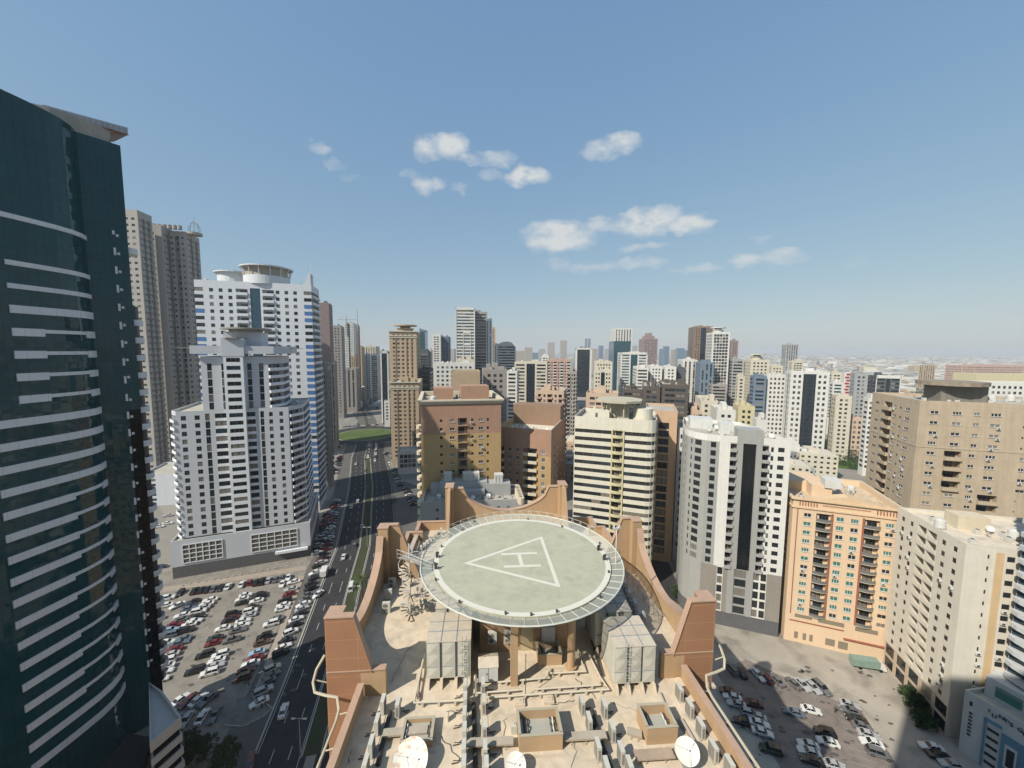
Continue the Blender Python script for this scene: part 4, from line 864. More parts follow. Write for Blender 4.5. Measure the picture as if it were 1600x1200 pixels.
STY = {'dots': lambda ln: rep('n', 3.6)(ln), 'wide': lambda ln: rep('N', 4.4)(ln), 'bands': lambda ln: 'w.7 ' + 'B3 ' * max(1, int(ln / 5)) + 'w.7', 'glass': lambda ln: 'w1 g%.1f w1' % max(4, ln - 3),
       'mid': lambda ln: 'w1 n3 n3 w.6 g%.1f w.6 n3 n3 w1' % (ln * .3), 'strips': lambda ln: ' '.join(['w1.1 v1.5'] * max(2, int(ln / 4.5))) + ' w1.1', 'balc': lambda ln: ' '.join(['b3 w.7 n2.4 w.5'] * max(1, int(ln / 7))) + ' b3',
       'grid': lambda ln: rep('M', 3.0)(ln), 'twin': lambda ln: 'w1 B3 B3 w1.2 g%.1f w1.2 B3 B3 w1' % (ln * .18), 'blank': lambda ln: 'w1'}
def far(px0, px1, yt, Y, th, col, sty, label, fh=3.4, depth=20, col2=None, gl=None, side=None, near=False, top=None, yb=None, cat='building', name='apartment_building', accent=None):
    x0, z = D(px0, yt, Y); c0 = (x0, Y)
    W_ = px1 - px0; side_l = px0 > 860; side_r = px1 < 740; sf_ = .88 if near else .74; kk = lambda px: (lambda q: q.x / q.y)(pix(px, yt)); dx, dy = math.cos(R(th)), math.sin(R(th)); f0, f1 = px0, px1
    if side_l: f0 = px1 - W_ * sf_
    if side_r: f1 = px0 + W_ * sf_
    x0, z = D(f0, yt, Y); c0 = (x0, Y); k = kk(f1); w = (k * Y - x0) / (dx - k * dy)
    if side_l or side_r:     # depth follows from how much of the side wall shows
        cx_, cy_ = c0 if side_l else (x0 + dx * w, Y + dy * w); k = kk(px0 if side_l else px1); q = (k * cy_ - cx_) / (-dy - k * dx)
        depth = min(max(q, 6), 45) if q > 0 else depth
    T = Bld(name, label, rect(x0, Y, th, w, depth), [PAL[col], PAL[col2 or col]], wins='d', near=near, cat=cat, bal=('solid', PAL[col2 or col], PAL[col]))
    T.gm = gl or (dgl if sty in ('glass', 'mid', 'twin') else glass)
    n = max(2, int((z - 6) / fh)); s_ = STY[sty]
    T.tier(z - 2 - n * fh, n, fh, z, {0: s_, 1: STY[side or sty], 3: STY[side or sty], '*': 'w1'}, zb=0, par=1.2)
    t = Vector((dx, dy)); v = Vector((-dy, dx)); b0 = Vector(c0); Q_ = lambda a, dd: tuple(b0 + t * a + v * dd)
    b = MB(); r = random.Random(px0 * 7 + yt)
    if top == 'disc':
        b.cyl((*Q_(w / 2, depth / 2), z - 1), w * .30, 4.0, 14); b.cyl((*Q_(w / 2, depth / 2), z + 5), w * .46, .9, 20); b.cyl((*Q_(w / 2, depth / 2), z + 3), w * .2, 2.2, 14); b.cyl((*Q_(w / 2, depth / 2), z + 2.4), w * .34, .7, 16)
    elif top == 'step': b.prism([Q_(w * .2, 4), Q_(w * .8, 4), Q_(w * .8, depth - 4), Q_(w * .2, depth - 4)], z - 1, z + 6); b.prism([Q_(w * .36, 7), Q_(w * .64, 7), Q_(w * .64, depth - 7), Q_(w * .36, depth - 7)], z + 6, z + 12)
    elif top == 'slope': b.slab([(*Q_(0, .5), z), (*Q_(w, .5), z), (*Q_(w, .5), z + .5), (*Q_(0, .5), z + w * .35)], tuple(v * depth * .8) + (0,))
    elif top == 'arch': b.slab([(*Q_(w * k_ / 10, .5), z + .01 + 3.5 * math.sin(math.pi * k_ / 10)) for k_ in range(11)], tuple(v * depth * .7) + (0,))
    elif top != 'none':
        for _ in range(r.randint(2, 4)):
            a_, d_ = r.uniform(.1, .7) * w, r.uniform(.15, .65) * depth; q, h_ = r.uniform(.12, .3) * w, r.uniform(1.2, 4.2)
            b.prism([Q_(a_, d_), Q_(min(a_ + q, w * .95), d_), Q_(min(a_ + q, w * .95), d_ + 5), Q_(a_, d_ + 5)], z - 1.2, z + h_ - 1.0)
        for _ in range(r.randint(2, 5)): b.cyl((*Q_(r.uniform(.1, .85) * w, r.uniform(.1, .8) * depth), z - 1.2), .9, 2.2, 8)
    if b.f: obj('roof_block', b, PAL[col] if top not in ('disc', 'step') else PAL[col2 or col], T.root)
    if accent: accent(T, Q_, w, z)
    T.done(); return T
def frameacc(m='white', s=.06):
    def f(T, Q, w, z):
        b = MB(); e = w * s
        for a0, a1 in ((0, e), (w - e, w)): b.prism([Q(a0, -.4), Q(a1, -.4), Q(a1, 0), Q(a0, 0)], 2, z + .5)
        b.prism([Q(0, -.4), Q(w, -.4), Q(w, 0), Q(0, 0)], z - 2.2, z + .6); obj('facade_frame', b, PAL[m], T.root)
    return f
def ladder(T, Q, w, z):
    b = MB()
    for k in range(6):
        zz = z - 28 - k * 13; b.prism([Q(w * .38, -.5), Q(w * .78, -.5), Q(w * .78, 0), Q(w * .38, 0)], zz, zz + 1.6)
    for a in (.38, .76): b.prism([Q(w * a, -.5), Q(w * (a + .03), -.5), Q(w * (a + .03), 0), Q(w * a, 0)], z - 108, z - 28)
    frameacc('white', .04)(T, Q, w, z); obj('white_grid', b, PAL['white'], T.root)
def vglass(T, Q, w, z):
    b = MB(); b.slab([(*Q(w * .02, -.6), z), (*Q(w * .98, -.6), z), (*Q(w * .80, -.6), z - 34), (*Q(w * .2, -.6), z - 34)], (0, .5, 0)); obj('v_glazing', b, tgl, T.root)
def redpat(T, Q, w, z):
    b = MB()
    for k in range(14):
        zz = z - 3 - k * 3.3; s = .12 if k % 2 else .28; b.prism([Q(w * s, -.3), Q(w * (s + .6), -.3), Q(w * (s + .6), 0), Q(w * s, 0)], zz, zz + 1.9)
    obj('red_panels', b, PAL['red'], T.root)
F = far
def crowned(T, Q, w, z):
    b = MB(); dd = 14
    for zz, e in ((z - 5.5, .35), (z - 4.2, .7), (z - .6, .9)): b.prism([Q(-e, -e), Q(w + e, -e), Q(w + e, 0), Q(-e, 0)], zz, zz + .7); b.prism([Q(w, 0), Q(w + e, 0), Q(w + e, dd), Q(w, dd)], zz, zz + .7)
    obj('cornice', b, PAL['cream'], T.root); b = MB()
    for k in (.22, .62, .8): b.prism([Q(w * k, -.35), Q(w * k + .7, -.35), Q(w * k + .7, 0), Q(w * k, 0)], 2, z - 5.6)
    obj('pilaster', b, PAL['brown'], T.root)
# left of the road, beyond the white and blue tower
F(498, 519, 473, 330, 16, 'mauve', 'blank', 'tall brownish slab tower beside the white and blue tower', side='dots', depth=26, col2='grey')
F(500, 516, 572, 232, 17, 'greige', 'balc', 'narrow grey balconied block standing at the roadside behind the accent tower', depth=30)
F(512, 526, 566, 318, 20, 'greige', 'strips', 'slim shaded block by the roundabout, left of the road', depth=30)
F(519, 538, 509, 470, 16, 'greige', 'dots', 'grey brown tower left of the crane', depth=26)
F(538, 557, 504, 560, 14, 'white', 'mid', 'white tower with a grey glass middle under the crane', depth=24)
F(555, 562, 509, 600, 14, 'brown', 'blank', 'unfinished dark tower with a tall mast, right of the crane', depth=20)
F(556, 568, 541, 640, 14, 'tan', 'dots', 'short tan block in front of the unfinished tower')
F(569, 579, 553, 600, 14, 'white', 'dots', 'plain white slab block above the school buildings', side='blank')
F(579, 594, 554, 590, 10, 'white', 'grid', 'white gridded block next to the slim blue glass tower')
F(566, 594, 541, 700, 10, 'cream', 'strips', 'cream block with tall vertical strips behind the white slabs')
F(548, 558, 556, 560, 14, 'tan', 'strips', 'small tan block with strips below the crane'); F(540, 562, 576, 520, 14, 'greige', 'strips', 'low greige block left of the school buildings')
F(594, 611, 549, 430, 12, 'dark', 'glass', 'slim dark blue glass tower with white edges beside the round topped tan tower', gl=dgl, accent=frameacc('white', .17))
for (a, c, y, Yy, lb) in ((523, 562, 606, 640, 'long low beige school building left of the middle wing'), (543, 572, 606, 600, 'low cream school wing with three rows of windows'), (572, 596, 601, 650, 'low school building right of the cream wing'), (524, 541, 601, 700, 'small low building behind the school, near the brown tower')):
    F(a, c, y, Yy, 8, 'greige' if a != 543 else 'cream', 'wide', lb, fh=5, top='none')
F(600, 612, 626, 420, 8, 'white', 'wide', 'small white roadside building at the foot of the slim glass tower', top='none')
# the tan tower with a landing disc and its annex
F(608, 656, 517, 312, 9, 'tan', 'dots', 'tall tan tower with a landing disc on its roof', fh=3.3, depth=26, top='disc', near=True, side='dots', accent=crowned)
F(610, 660, 597, 276, 9, 'tan', 'dots', 'tan annex block with a scalloped roofline in front of the disc topped tower', fh=3.0, depth=22, near=True, col2='brown', accent=crowned)
F(621, 657, 706, 256, 14, 'white', 'grid', 'small white four storey building by the roadside at the tan tower', fh=3.2, depth=14, near=True, top='none')
F(655, 668, 516, 640, 5, 'blue', 'glass', 'distant pointed blue glass tower right of the tan tower', top='slope', gl=tgl); F(656, 674, 549, 480, 5, 'dark', 'bands', 'dark banded office block right of the tan tower', top='arch')
F(667, 676, 546, 500, 5, 'white', 'bands', 'narrow white office block beside the dark banded one')
F(675, 693, 523, 560, 3, 'white', 'wide', 'white ribbed tower left of the tall teal tower'); F(692, 704, 526, 575, 3, 'blue', 'strips', 'grey blue tower attached to the white ribbed tower')
F(712, 742, 481, 430, 3, 'white', 'bands', 'tall white framed teal glass tower at the centre left of the skyline', gl=tgl, accent=ladder, depth=22); F(741, 761, 487, 440, 3, 'greige', 'bands', 'banded beige wing right of the tall teal tower', gl=dgl)
F(759, 769, 499, 520, 3, 'blue', 'strips', 'slender blue grey tower behind the beige wing'); F(768, 774, 512, 560, 3, 'tan', 'dots', 'slender tan tower beside the slender blue one')
F(777, 806, 538, 480, 0, 'white', 'bands', 'white banded block with a curved roof on the skyline', top='arch'); F(772, 779, 538, 560, 0, 'blue', 'strips', 'narrow blue tower left of the curved roof block')
F(677, 742, 567, 300, 5, 'white', 'dots', 'white building with a square blue window behind the ochre tower', depth=16); F(655, 678, 577, 330, 5, 'dark', 'bands', 'dark office block left of the white building'); F(713, 742, 561, 320, 5, 'cream', 'dots', 'cream block with a cluttered roof behind the white building')
F(705, 750, 580, 186, 8, 'tan', 'blank', 'tan block with a slanted shaded screen wall behind the ochre tower', depth=18, top='none'); F(755, 792, 577, 205, 6, 'greige', 'dots', 'grey tower with arched yellow crown behind the ochre tower', near=True, depth=18, fh=3.0, col2='yellow')
F(792, 808, 579, 330, -6, 'white', 'bands', 'white striped block left of the glass centred yellow block'); F(804, 855, 565, 380, -8, 'cream', 'twin', 'cream and yellow block with glass centre strips', depth=20, col2='yellow')
F(838, 881, 609, 228, -14, 'peach', 'balc', 'peach and terracotta balconied block in the middle distance', depth=16, near=True, col2='pink', fh=3.1); F(855, 891, 562, 450, -8, 'pink', 'balc', 'pinkish balconied block on the skyline', col2='white'); F(846, 858, 556, 520, -8, 'white', 'wide', 'white block left of the pinkish one')
F(882, 901, 580, 330, -10, 'greige', 'balc', 'grey block at the left side of the central street')
F(890, 925, 544, 640, -8, 'dark', 'glass', 'dark glass block with thick white frames', accent=frameacc('white', .12))
for x, y, w_, yy in ((806, 548, 14, 1500), (820, 543, 12, 1300), (832, 551, 14, 1700), (842, 545, 10, 1400), (856, 535, 11, 2200), (873, 532, 13, 2300), (914, 529, 4, 2600), (919, 529, 4, 2600), (925, 545, 9, 1500), (935, 540, 8, 1700), (944, 545, 8, 1500), (987, 540, 9, 1600), (1030, 545, 7, 1800), (1036, 541, 10, 1300), (1048, 546, 9, 1500), (1056, 544, 14, 1400), (1070, 547, 8, 1200), (704, 545, 8, 1500), (660, 540, 5, 1600)):
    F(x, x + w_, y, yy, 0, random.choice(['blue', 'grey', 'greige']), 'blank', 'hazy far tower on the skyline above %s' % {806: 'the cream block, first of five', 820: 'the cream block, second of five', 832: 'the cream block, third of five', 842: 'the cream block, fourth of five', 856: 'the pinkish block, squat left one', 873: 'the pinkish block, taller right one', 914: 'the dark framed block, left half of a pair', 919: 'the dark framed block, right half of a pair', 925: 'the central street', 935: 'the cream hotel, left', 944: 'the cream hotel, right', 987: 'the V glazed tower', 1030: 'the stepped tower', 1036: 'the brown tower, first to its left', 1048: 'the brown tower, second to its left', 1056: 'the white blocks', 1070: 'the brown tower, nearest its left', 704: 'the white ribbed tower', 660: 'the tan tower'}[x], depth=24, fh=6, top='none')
F(951, 988, 513, 660, -6, 'white', 'strips', 'tall white tower with cluttered crown above the V shaped glazing', depth=26, col2='grey'); F(949, 986, 533, 560, -6, 'blue', 'glass', 'office block with V shaped teal glazing', depth=24, accent=vglass, gl=tgl, top='none')
F(998, 1028, 529, 800, -6, 'mauve', 'dots', 'mauve tower with a stepped crown', top='step'); F(956, 1012, 551, 470, -10, 'white', 'twin', 'white office block with teal glass strips', gl=tgl, accent=frameacc('white', .05))
F(989, 1013, 574, 400, -12, 'white', 'bands', 'white and navy striped block with curved balconies'); F(1010, 1035, 572, 410, -12, 'white', 'dots', 'white rounded window block right of the striped one')
F(1034, 1057, 573, 400, -14, 'white', 'dots', 'small white block left of the dark slab'); F(1056, 1071, 574, 405, -14, 'dark', 'blank', 'dark grey slab side beside the white block')
F(921, 957, 565, 420, -10, 'cream', 'dots', 'cream hotel with two window rows on top', depth=18); F(919, 956, 578, 330, -12, 'cream', 'mid', 'cream apartment block with dark central strip', depth=18)
F(1059, 1090, 562, 460, -14, 'white', 'strips', 'white and grey tower with vertical strips'); F(1087, 1116, 566, 420, -14, 'blue', 'strips', 'dark blue grey ribbed tower below the brown one', side='strips')
F(1076, 1114, 510, 520, -12, 'brown', 'mid', 'tall brown tower with a dark glass centre', col2='tan', depth=30); F(1104, 1141, 519, 430, -14, 'white', 'grid', 'tall white gridded tower on the right of the skyline', depth=24, top='disc')
F(1139, 1154, 532, 520, -14, 'mauve', 'dots', 'dark brown tower behind the white gridded tower'); F(1104, 1136, 600, 405, -14, 'greige', 'bands', 'grey podium block in front of the gridded tower', top='none')
F(1139, 1162, 561, 420, -14, 'grey', 'bands', 'grey striped block right of the gridded tower'); F(1163, 1203, 562, 400, -16, 'cream', 'dots', 'cream dotted hotel block', depth=24, top='disc'); F(1150, 1164, 588, 380, -16, 'cream', 'wide', 'small cream block left of the dotted hotel')
F(1172, 1198, 587, 330, -16, 'blue', 'bands', 'blue block with silver bands'); F(1195, 1231, 585, 330, -16, 'white', 'dots', 'white slab block with four columns of small windows', near=True, fh=3.9, depth=20)
F(1199, 1224, 571, 430, -16, 'cream', 'dots', 'cream wing behind the dotted slab'); F(1222, 1248, 538, 800, -10, 'grey', 'strips', 'lone grey ribbed tower on the right horizon'); F(1232, 1256, 564, 560, -12, 'cream', 'wide', 'small cream block in front of the lone grey tower')
F(1295, 1316, 582, 430, -18, 'cream', 'wide', 'cream block left of the red patterned building'); F(1296, 1318, 597, 400, -18, 'white', 'bands', 'pale block with teal bands', gl=tgl)
F(1316, 1331, 582, 420, -18, 'white', 'blank', 'white building with a zigzag red pattern', accent=redpat, top='none'); F(1329, 1357, 583, 330, -19, 'grey', 'dots', 'pale grey tower with small dotted windows', depth=20, col2='white')
F(1356, 1408, 587, 345, -19, 'dark', 'twin', 'dark glass block with a white frame and balconies', accent=frameacc('white', .03)); F(1298, 1332, 618, 300, -19, 'cream', 'dots', 'cream villa block with a square glass bay'); F(1352, 1372, 622, 260, -19, 'white', 'bands', 'white banded block behind the brown tower')
F(1300, 1352, 651, 305, -19, 'peach', 'dots', 'peach block with paired dark window columns by the park', near=True, fh=4.0, depth=20)
F(1228, 1297, 580, 310, -20, 'white', 'mid', 'grey and white modern tower with dark glass centre strips by the park', near=True, fh=4.4, depth=17, col2='grey')
F(1437, 1462, 570, 900, -12, 'tan', 'strips', 'lone tan block out on the plain'); F(1470, 1600, 571, 1000, -8, 'pink', 'dots', 'long pink palace like building on the right plain', fh=6, depth=40, top='arch'); F(1486, 1640, 584, 700, -10, 'yellow', 'blank', 'long low yellow warehouse', top='none', depth=40)
F(1512, 1640, 597, 300, -14, 'white', 'dots', 'pale blue white building with a row of dark windows behind the brown tower', fh=4.2, top='none')
# dark bronze blocks in the middle distance
F(968, 1004, 607, 232, -18, 'dbrown', 'bands', 'dark brown glass block, left half of the bronze pair', near=True, fh=3.1, gl=dgl); F(1030, 1076, 600, 215, -18, 'dbrown', 'bands', 'dark brown balconied block, right half of the bronze pair', near=True, fh=3.1, depth=24)
F(1001, 1032, 603, 226, -18, 'dbrown', 'wide', 'dark brown banded block joining the bronze pair', fh=3.1, near=True)
F(909, 966, 613, 225, -16, 'peach', 'wide', 'low orange apartment block at the central street', near=True, fh=3.1, depth=16)
F(1055, 1072, 668, 150, -19, 'white', 'dots', 'thin white block squeezed left of the white and black tower', depth=14, top='none'); F(1066, 1084, 664, 178, -19, 'peach', 'dots', 'thin peach block behind the thin white one', depth=14)
F(1086, 1122, 625, 245, -19, 'cream', 'dots', 'low cream block with rooftop tanks', depth=14); F(1110, 1150, 640, 220, -19, 'white', 'dots', 'low white block with a cluttered roof behind the white and black tower', depth=14); F(1145, 1180, 634, 240, -19, 'yellow', 'dots', 'low cream yellow block with arched windows', depth=14); F(1076, 1096, 640, 208, -19, 'peach', 'balc', 'low peach block beside the bronze blocks', depth=12)
F(1176, 1200, 655, 205, -19, 'white', 'blank', 'low white block with yellow water tanks'); F(1222, 1250, 694, 262, -19, 'white', 'blank', 'white tent roofed pavilion beside the park', top='arch', depth=10)
# crane and mast above the unfinished tower
b = MB(); x0, z0_ = D(541, 500, 560); x1, _ = D(528, 500, 560); x2, _ = D(556, 502, 560)
b.box((x0, 560, z0_ - 10), (1.2, 1.2, 24)); b.box(((x1 + x2) / 2, 560, z0_ + .5), (x2 - x1, .9, .9)); b.slab([(x0 - .5, 560, z0_ + 1), (x0 + .5, 560, z0_ + 1), (x0, 560, z0_ + 7)], (0, .6, 0)); b.tube([(x0, 560, z0_ + 7), (x1, 560, z0_ + 1)], .12, 4)
tag(obj('tower_crane', b, PAL['grey'], loc=(x0, 560, z0_ - 20)), 'small tower crane above the hazy towers left of centre', 'crane')
b = MB(); xm, zt = D(558, 484, 598); b.tube([(xm, 598, zt), (xm, 598, zt - 34)], [.35, .8], 5); tag(obj('roof_mast', b, PAL['grey'], loc=(xm, 598, zt - 34)), 'thin tall mast on top of the unfinished dark tower', 'mast')
# low-rise blocks filling the middle distance
def lowrise(n, xr, yr, seed, hs, ws, label, group, boxes=True, keep=300):
    r = random.Random(seed); cols = ['white', 'cream', 'cream', 'greige', 'peach', 'white', 'tan', 'grey']; rest = MB(); k = 0
    for i in range(n):
        Y = yr[0] * (yr[1] / yr[0]) ** r.random(); px = r.uniform(*xr); x, _ = D(px, 560, Y)
        w, d_, h = r.uniform(*ws), r.uniform(*ws), r.uniform(*hs); rz = R(r.choice([-19, -19, 14, -8])); m = PAL[r.choice(cols)]
        b = MB(); b.box((x, Y, h / 2), (w, d_, h), rz, 0); b.box((x + r.uniform(-.2, .2) * w, Y, h + 1.1), (w * .28, d_ * .3, 2.2), rz, 0); b.box((x - .25 * w, Y + .1 * d_, h + .7), (w * .14, d_ * .14, 1.4), rz, 2)
        if boxes:
            co, si = math.cos(rz), math.sin(rz)
            for f in range(int(h / 3.3)):
                nw = int(w / 3.4)
                for q in range(nw):
                    lx = -w / 2 + (q + .5) * w / nw; ly = -d_ / 2 - .03
                    b.box((x + lx * co - ly * si, Y + lx * si + ly * co, 1.9 + f * 3.3), (1.5, .06, 1.3), rz, 1)
        yield b, m, (x, Y, 0)
LOWZ = [(690, 780, 'behind the ochre apartment tower'), (780, 850, 'behind the pink and ochre block'), (850, 905, 'left of the central street'), (905, 960, 'right of the central street'), (960, 1030, 'behind the bronze pair'), (1030, 1090, 'above the narrow peach block'), (1090, 1140, 'left above the white black tower'), (1140, 1200, 'right above the white black tower'), (1200, 1260, 'around the modern tower'), (1260, 1320, 'around the red patterned building'), (1320, 1380, 'around the dotted grey tower'), (1380, 1430, 'above the brown tower'), (1430, 1700, 'right of the brown tower platform')]
CNM = {m_: k_ for k_, m_ in PAL.items()}
LOWL = []
def lowzone(x, y):
    q = 800 + 600 * x / y
    for a_, b_, z_ in LOWZ:
        if a_ <= q < b_: return z_
    return 'far left of the ochre tower' if q < 690 else 'at the right edge'
for b, m, loc in lowrise(150, (905, 1420), (235, 520), 5, (9, 19), (13, 22), '', ''):
    if not (960 < 800 + 600 * loc[0] / loc[1] < 1075 and loc[1] < 250) and not (loc[0] > 215 and loc[1] < 400 and loc[0] < 330):
        LOWL.append((loc[1], obj('low_building', b, [m, glass, white_m], loc=loc), CNM[m], lowzone(*loc[:2]), 'block with a stair house', 'low flat roofed blocks in the mid distance'))
for b, m, loc in lowrise(60, (640, 905), (215, 620), 6, (9, 18), (12, 20), '', ''):
    q = 800 + 600 * loc[0] / loc[1]
    if q > 690: LOWL.append((loc[1], obj('low_building', b, [m, glass, white_m], loc=loc), CNM[m], lowzone(*loc[:2]), 'block with a stair house', 'low flat roofed blocks in the mid distance'))
SP = MB(); mats_ = [PAL[k] for k in ('white', 'cream', 'greige', 'tan', 'grey', 'white')]; r = random.Random(11)
cnt = 0
for i in range(5200):
    u = r.random(); Y = 560 * (12000 / 560) ** (u ** .9); px = r.uniform(1080, 1640) if r.random() < .8 else r.uniform(480, 1100); x, _ = D(px, 560, Y)
    w, d_, h = r.uniform(10, 38) * (1 + Y / 7000), r.uniform(14, 46) * (1 + Y / 7000), r.uniform(4, 10) + (r.random() < .06) * r.uniform(5, 22) * (Y > 1500); mi = r.randrange(6)
    if px > 1410 and Y < 900: continue
    if Y < 1150 and cnt < 170:
        b = MB(); b.box((x, Y, h / 2), (w, d_, h), R(r.choice([-12, -12, 8]))); b.box((x + w * .2, Y, h + .8), (w * .2, d_ * .2, 1.6), R(-12)); cnt += 1
        LOWL.append((Y, obj('low_building', b, mats_[mi], loc=(x, Y, 0)), ('white', 'cream', 'greige', 'tan', 'grey', 'white')[mi], lowzone(x, Y), 'far sprawl roof', 'low roofs of the far sprawl'))
    else: SP.box((x, Y, h / 2), (w, d_, h), R(r.choice([-12, -12, 8, 20])), mi)
LOWL.sort(key=lambda q: q[0]); lc = {}
for Y_, o_, cn, zn, kd, gp in LOWL:
    lc[(cn, zn, kd)] = lc.get((cn, zn, kd), 0) + 1; tag(o_, '%s nearest low %s %s %s' % (ordw(lc[(cn, zn, kd)]), cn, kd, zn), 'building', gp)
o = obj('far_sprawl', SP, mats_, kind='stuff'); tag(o, 'hazy sprawl of countless low pale roofs running out to the flat horizon', 'city')
TR = MB()
for i in range(700):
    Y = r.uniform(700, 5000); px = r.uniform(1150, 1640); x, _ = D(px, 560, Y); s_ = r.uniform(5, 12); 
    for k in range(4): TR.cyl((x + r.uniform(-s_, s_) * 2, Y + r.uniform(-s_, s_), 0), s_ * .6, r.uniform(3, 7), 6, r2=s_ * .3)
tag(obj('far_trees', TR, mat('far_tree_green', (.07, .085, .05), var=.4, nscale=.05), kind='stuff'), 'dark scattered tree clumps in the hazy sprawl on the right', 'trees')
# ------------------------------------------------------------------ the helipad building in the foreground
TH = R(4.3); ca, sa_ = math.cos(TH), math.sin(TH); MX, MY = 1.7, 36.2
def H(a, b): return (MX + a * ca - b * sa_, MY + a * sa_ + b * ca)
def H3(a, b, z): return (*H(a, b), z)
def Hinv(x, y): x -= MX; y -= MY; return (x * ca + y * sa_, -x * sa_ + y * ca)
tanw = wall('tan_render', (.50, .34, .20), var=.12, streak=.14, nscale=.5); redt = mat('red_brown_tile', (.37, .195, .11), rough=.75, var=.12, panel=(3.2, 1.9, .05), pdark=1.35, nscale=.5)
cap = mat('pink_coping', (.50, .34, .245), rough=.8, var=.18, panel=(1.9, 60, .05), pdark=.8); deckm = mat('deck_screed', (.66, .56, .43), rough=.92, var=.26, nscale=.7, cell=(.35, .08), bump=.15, bscale=6, panel=(4.2, 90, .04), pdark=.85, blotch=(.8, .16))
HB = thing('helipad_building', 'tan and red brown building with scalloped roof walls carrying the round helipad, foreground centre', 'building', (MX, 45, 0))
Z = 51.0
deck = [(-16.5, -26), (16.5, -26), (16.5, 0), (19.6, 0), (19.6, 20), (17.9, 20), (17.9, 30.9), (16.6, 30.9), (16.6, 35), (-16.6, 35), (-16.6, 30.9), (-17.9, 30.9), (-17.9, 20), (-19.6, 20), (-19.6, 0), (-16.5, 0)]
b = MB(); b.prism([H(*p) for p in deck], 0, Z - .01); obj('wall', b, tanw, HB)
b = MB(); b.poly([H3(*p, Z) for p in deck]); obj('deck', b, deckm, HB)
def wallseg(nm, p, q, z0, z1, th=.45, m=tanw, side=1, capw=.62, capz=.12):
    p_, q_ = Vector(H(*p)), Vector(H(*q)); t = (q_ - p_).normalized(); n_ = Vector((-t.y, t.x)) * side
    b = MB(); pts = [tuple(p_), tuple(q_), tuple(q_ + n_ * th), tuple(p_ + n_ * th)]
    if side < 0: pts = pts[::-1]
    b.prism(pts, z0, z1); e = (capw - th) / 2; pts = [tuple(p_ - n_ * e), tuple(q_ - n_ * e), tuple(q_ + n_ * (th + e)), tuple(p_ + n_ * (th + e))]
    if side < 0: pts = pts[::-1]
    b.prism(pts, z1, z1 + capz, 1); return obj(nm, b, [m, cap], HB)
PZ = 52.6
for s in (-1, 1):
    sd_ = 1 if s > 0 else -1
    wallseg('parapet', (s * 16.5, -26), (s * 16.5, -.3), 45, PZ, side=sd_)
    wallseg('stub_wall', (s * 19.6, 0), (s * 14.0, 0), 50, 53.7, side=-sd_, th=.55, capw=.7)
    wallseg('parapet', (s * 17.9, 20.4), (s * 17.9, 30.9), 45, PZ, side=sd_); wallseg('parapet', (s * 18.1, 30.9), (s * 15.2, 30.9), 45, PZ, side=-sd_)
    wallseg('parapet', (s * 16.6, 31.3), (s * 16.6, 35), 45, PZ, side=sd_); wallseg('parapet', (s * 16.9, 35), (s * 11.2, 35), 45, PZ, side=-sd_)
def slabcap(nm, prof, axis, base, th, m, mface=None, capover=.12, capth=.14, sgn=1):
    """prof: list of (u,z) outline of a wall: bottom-left, ..., given as top curve points from u0 to u1; axis 'a' or 'b'"""
    f = (lambda u, w, z: H3(u, w, z)) if axis == 'a' else (lambda u, w, z: H3(w, u, z))
    u0, u1 = prof[0][0], prof[-1][0]; zb = 44
    b = MB()
    for (ua, za), (ub, zc) in zip(prof, prof[1:]):
        w0, w1 = base, base + th
        for w in (w0, w1): b.quad(f(ua, w, zb), f(ub, w, zb), f(ub, w, zc), f(ua, w, za), 0)
        a0, a1 = w0 - capover, w1 + capover
        A_ = [f(ua, a0, za + .01), f(ub, a0, zc + .01), f(ub, a1, zc + .01), f(ua, a1, za + .01)]; b.slab(A_, (0, 0, capth), 1)
    b.quad(f(u0, base, zb), f(u0, base + th, zb), f(u0, base + th, prof[0][1]), f(u0, base, prof[0][1])); b.quad(f(u1, base, zb), f(u1, base + th, zb), f(u1, base + th, prof[-1][1]), f(u1, base, prof[-1][1]))
    return obj(nm, b, [m, cap], HB)
def ucurve(u0, u1, zt, zl, n=22, p=1.0):
    out = []
    for k in range(n + 1):
        t_ = -1 + 2 * k / n; out.append((u0 + (u1 - u0) * k / n, zl + (zt - zl) * (1 - math.sqrt(max(0, 1 - abs(t_) ** 2.1))) ** .85))
    return out
ZT = 59.3
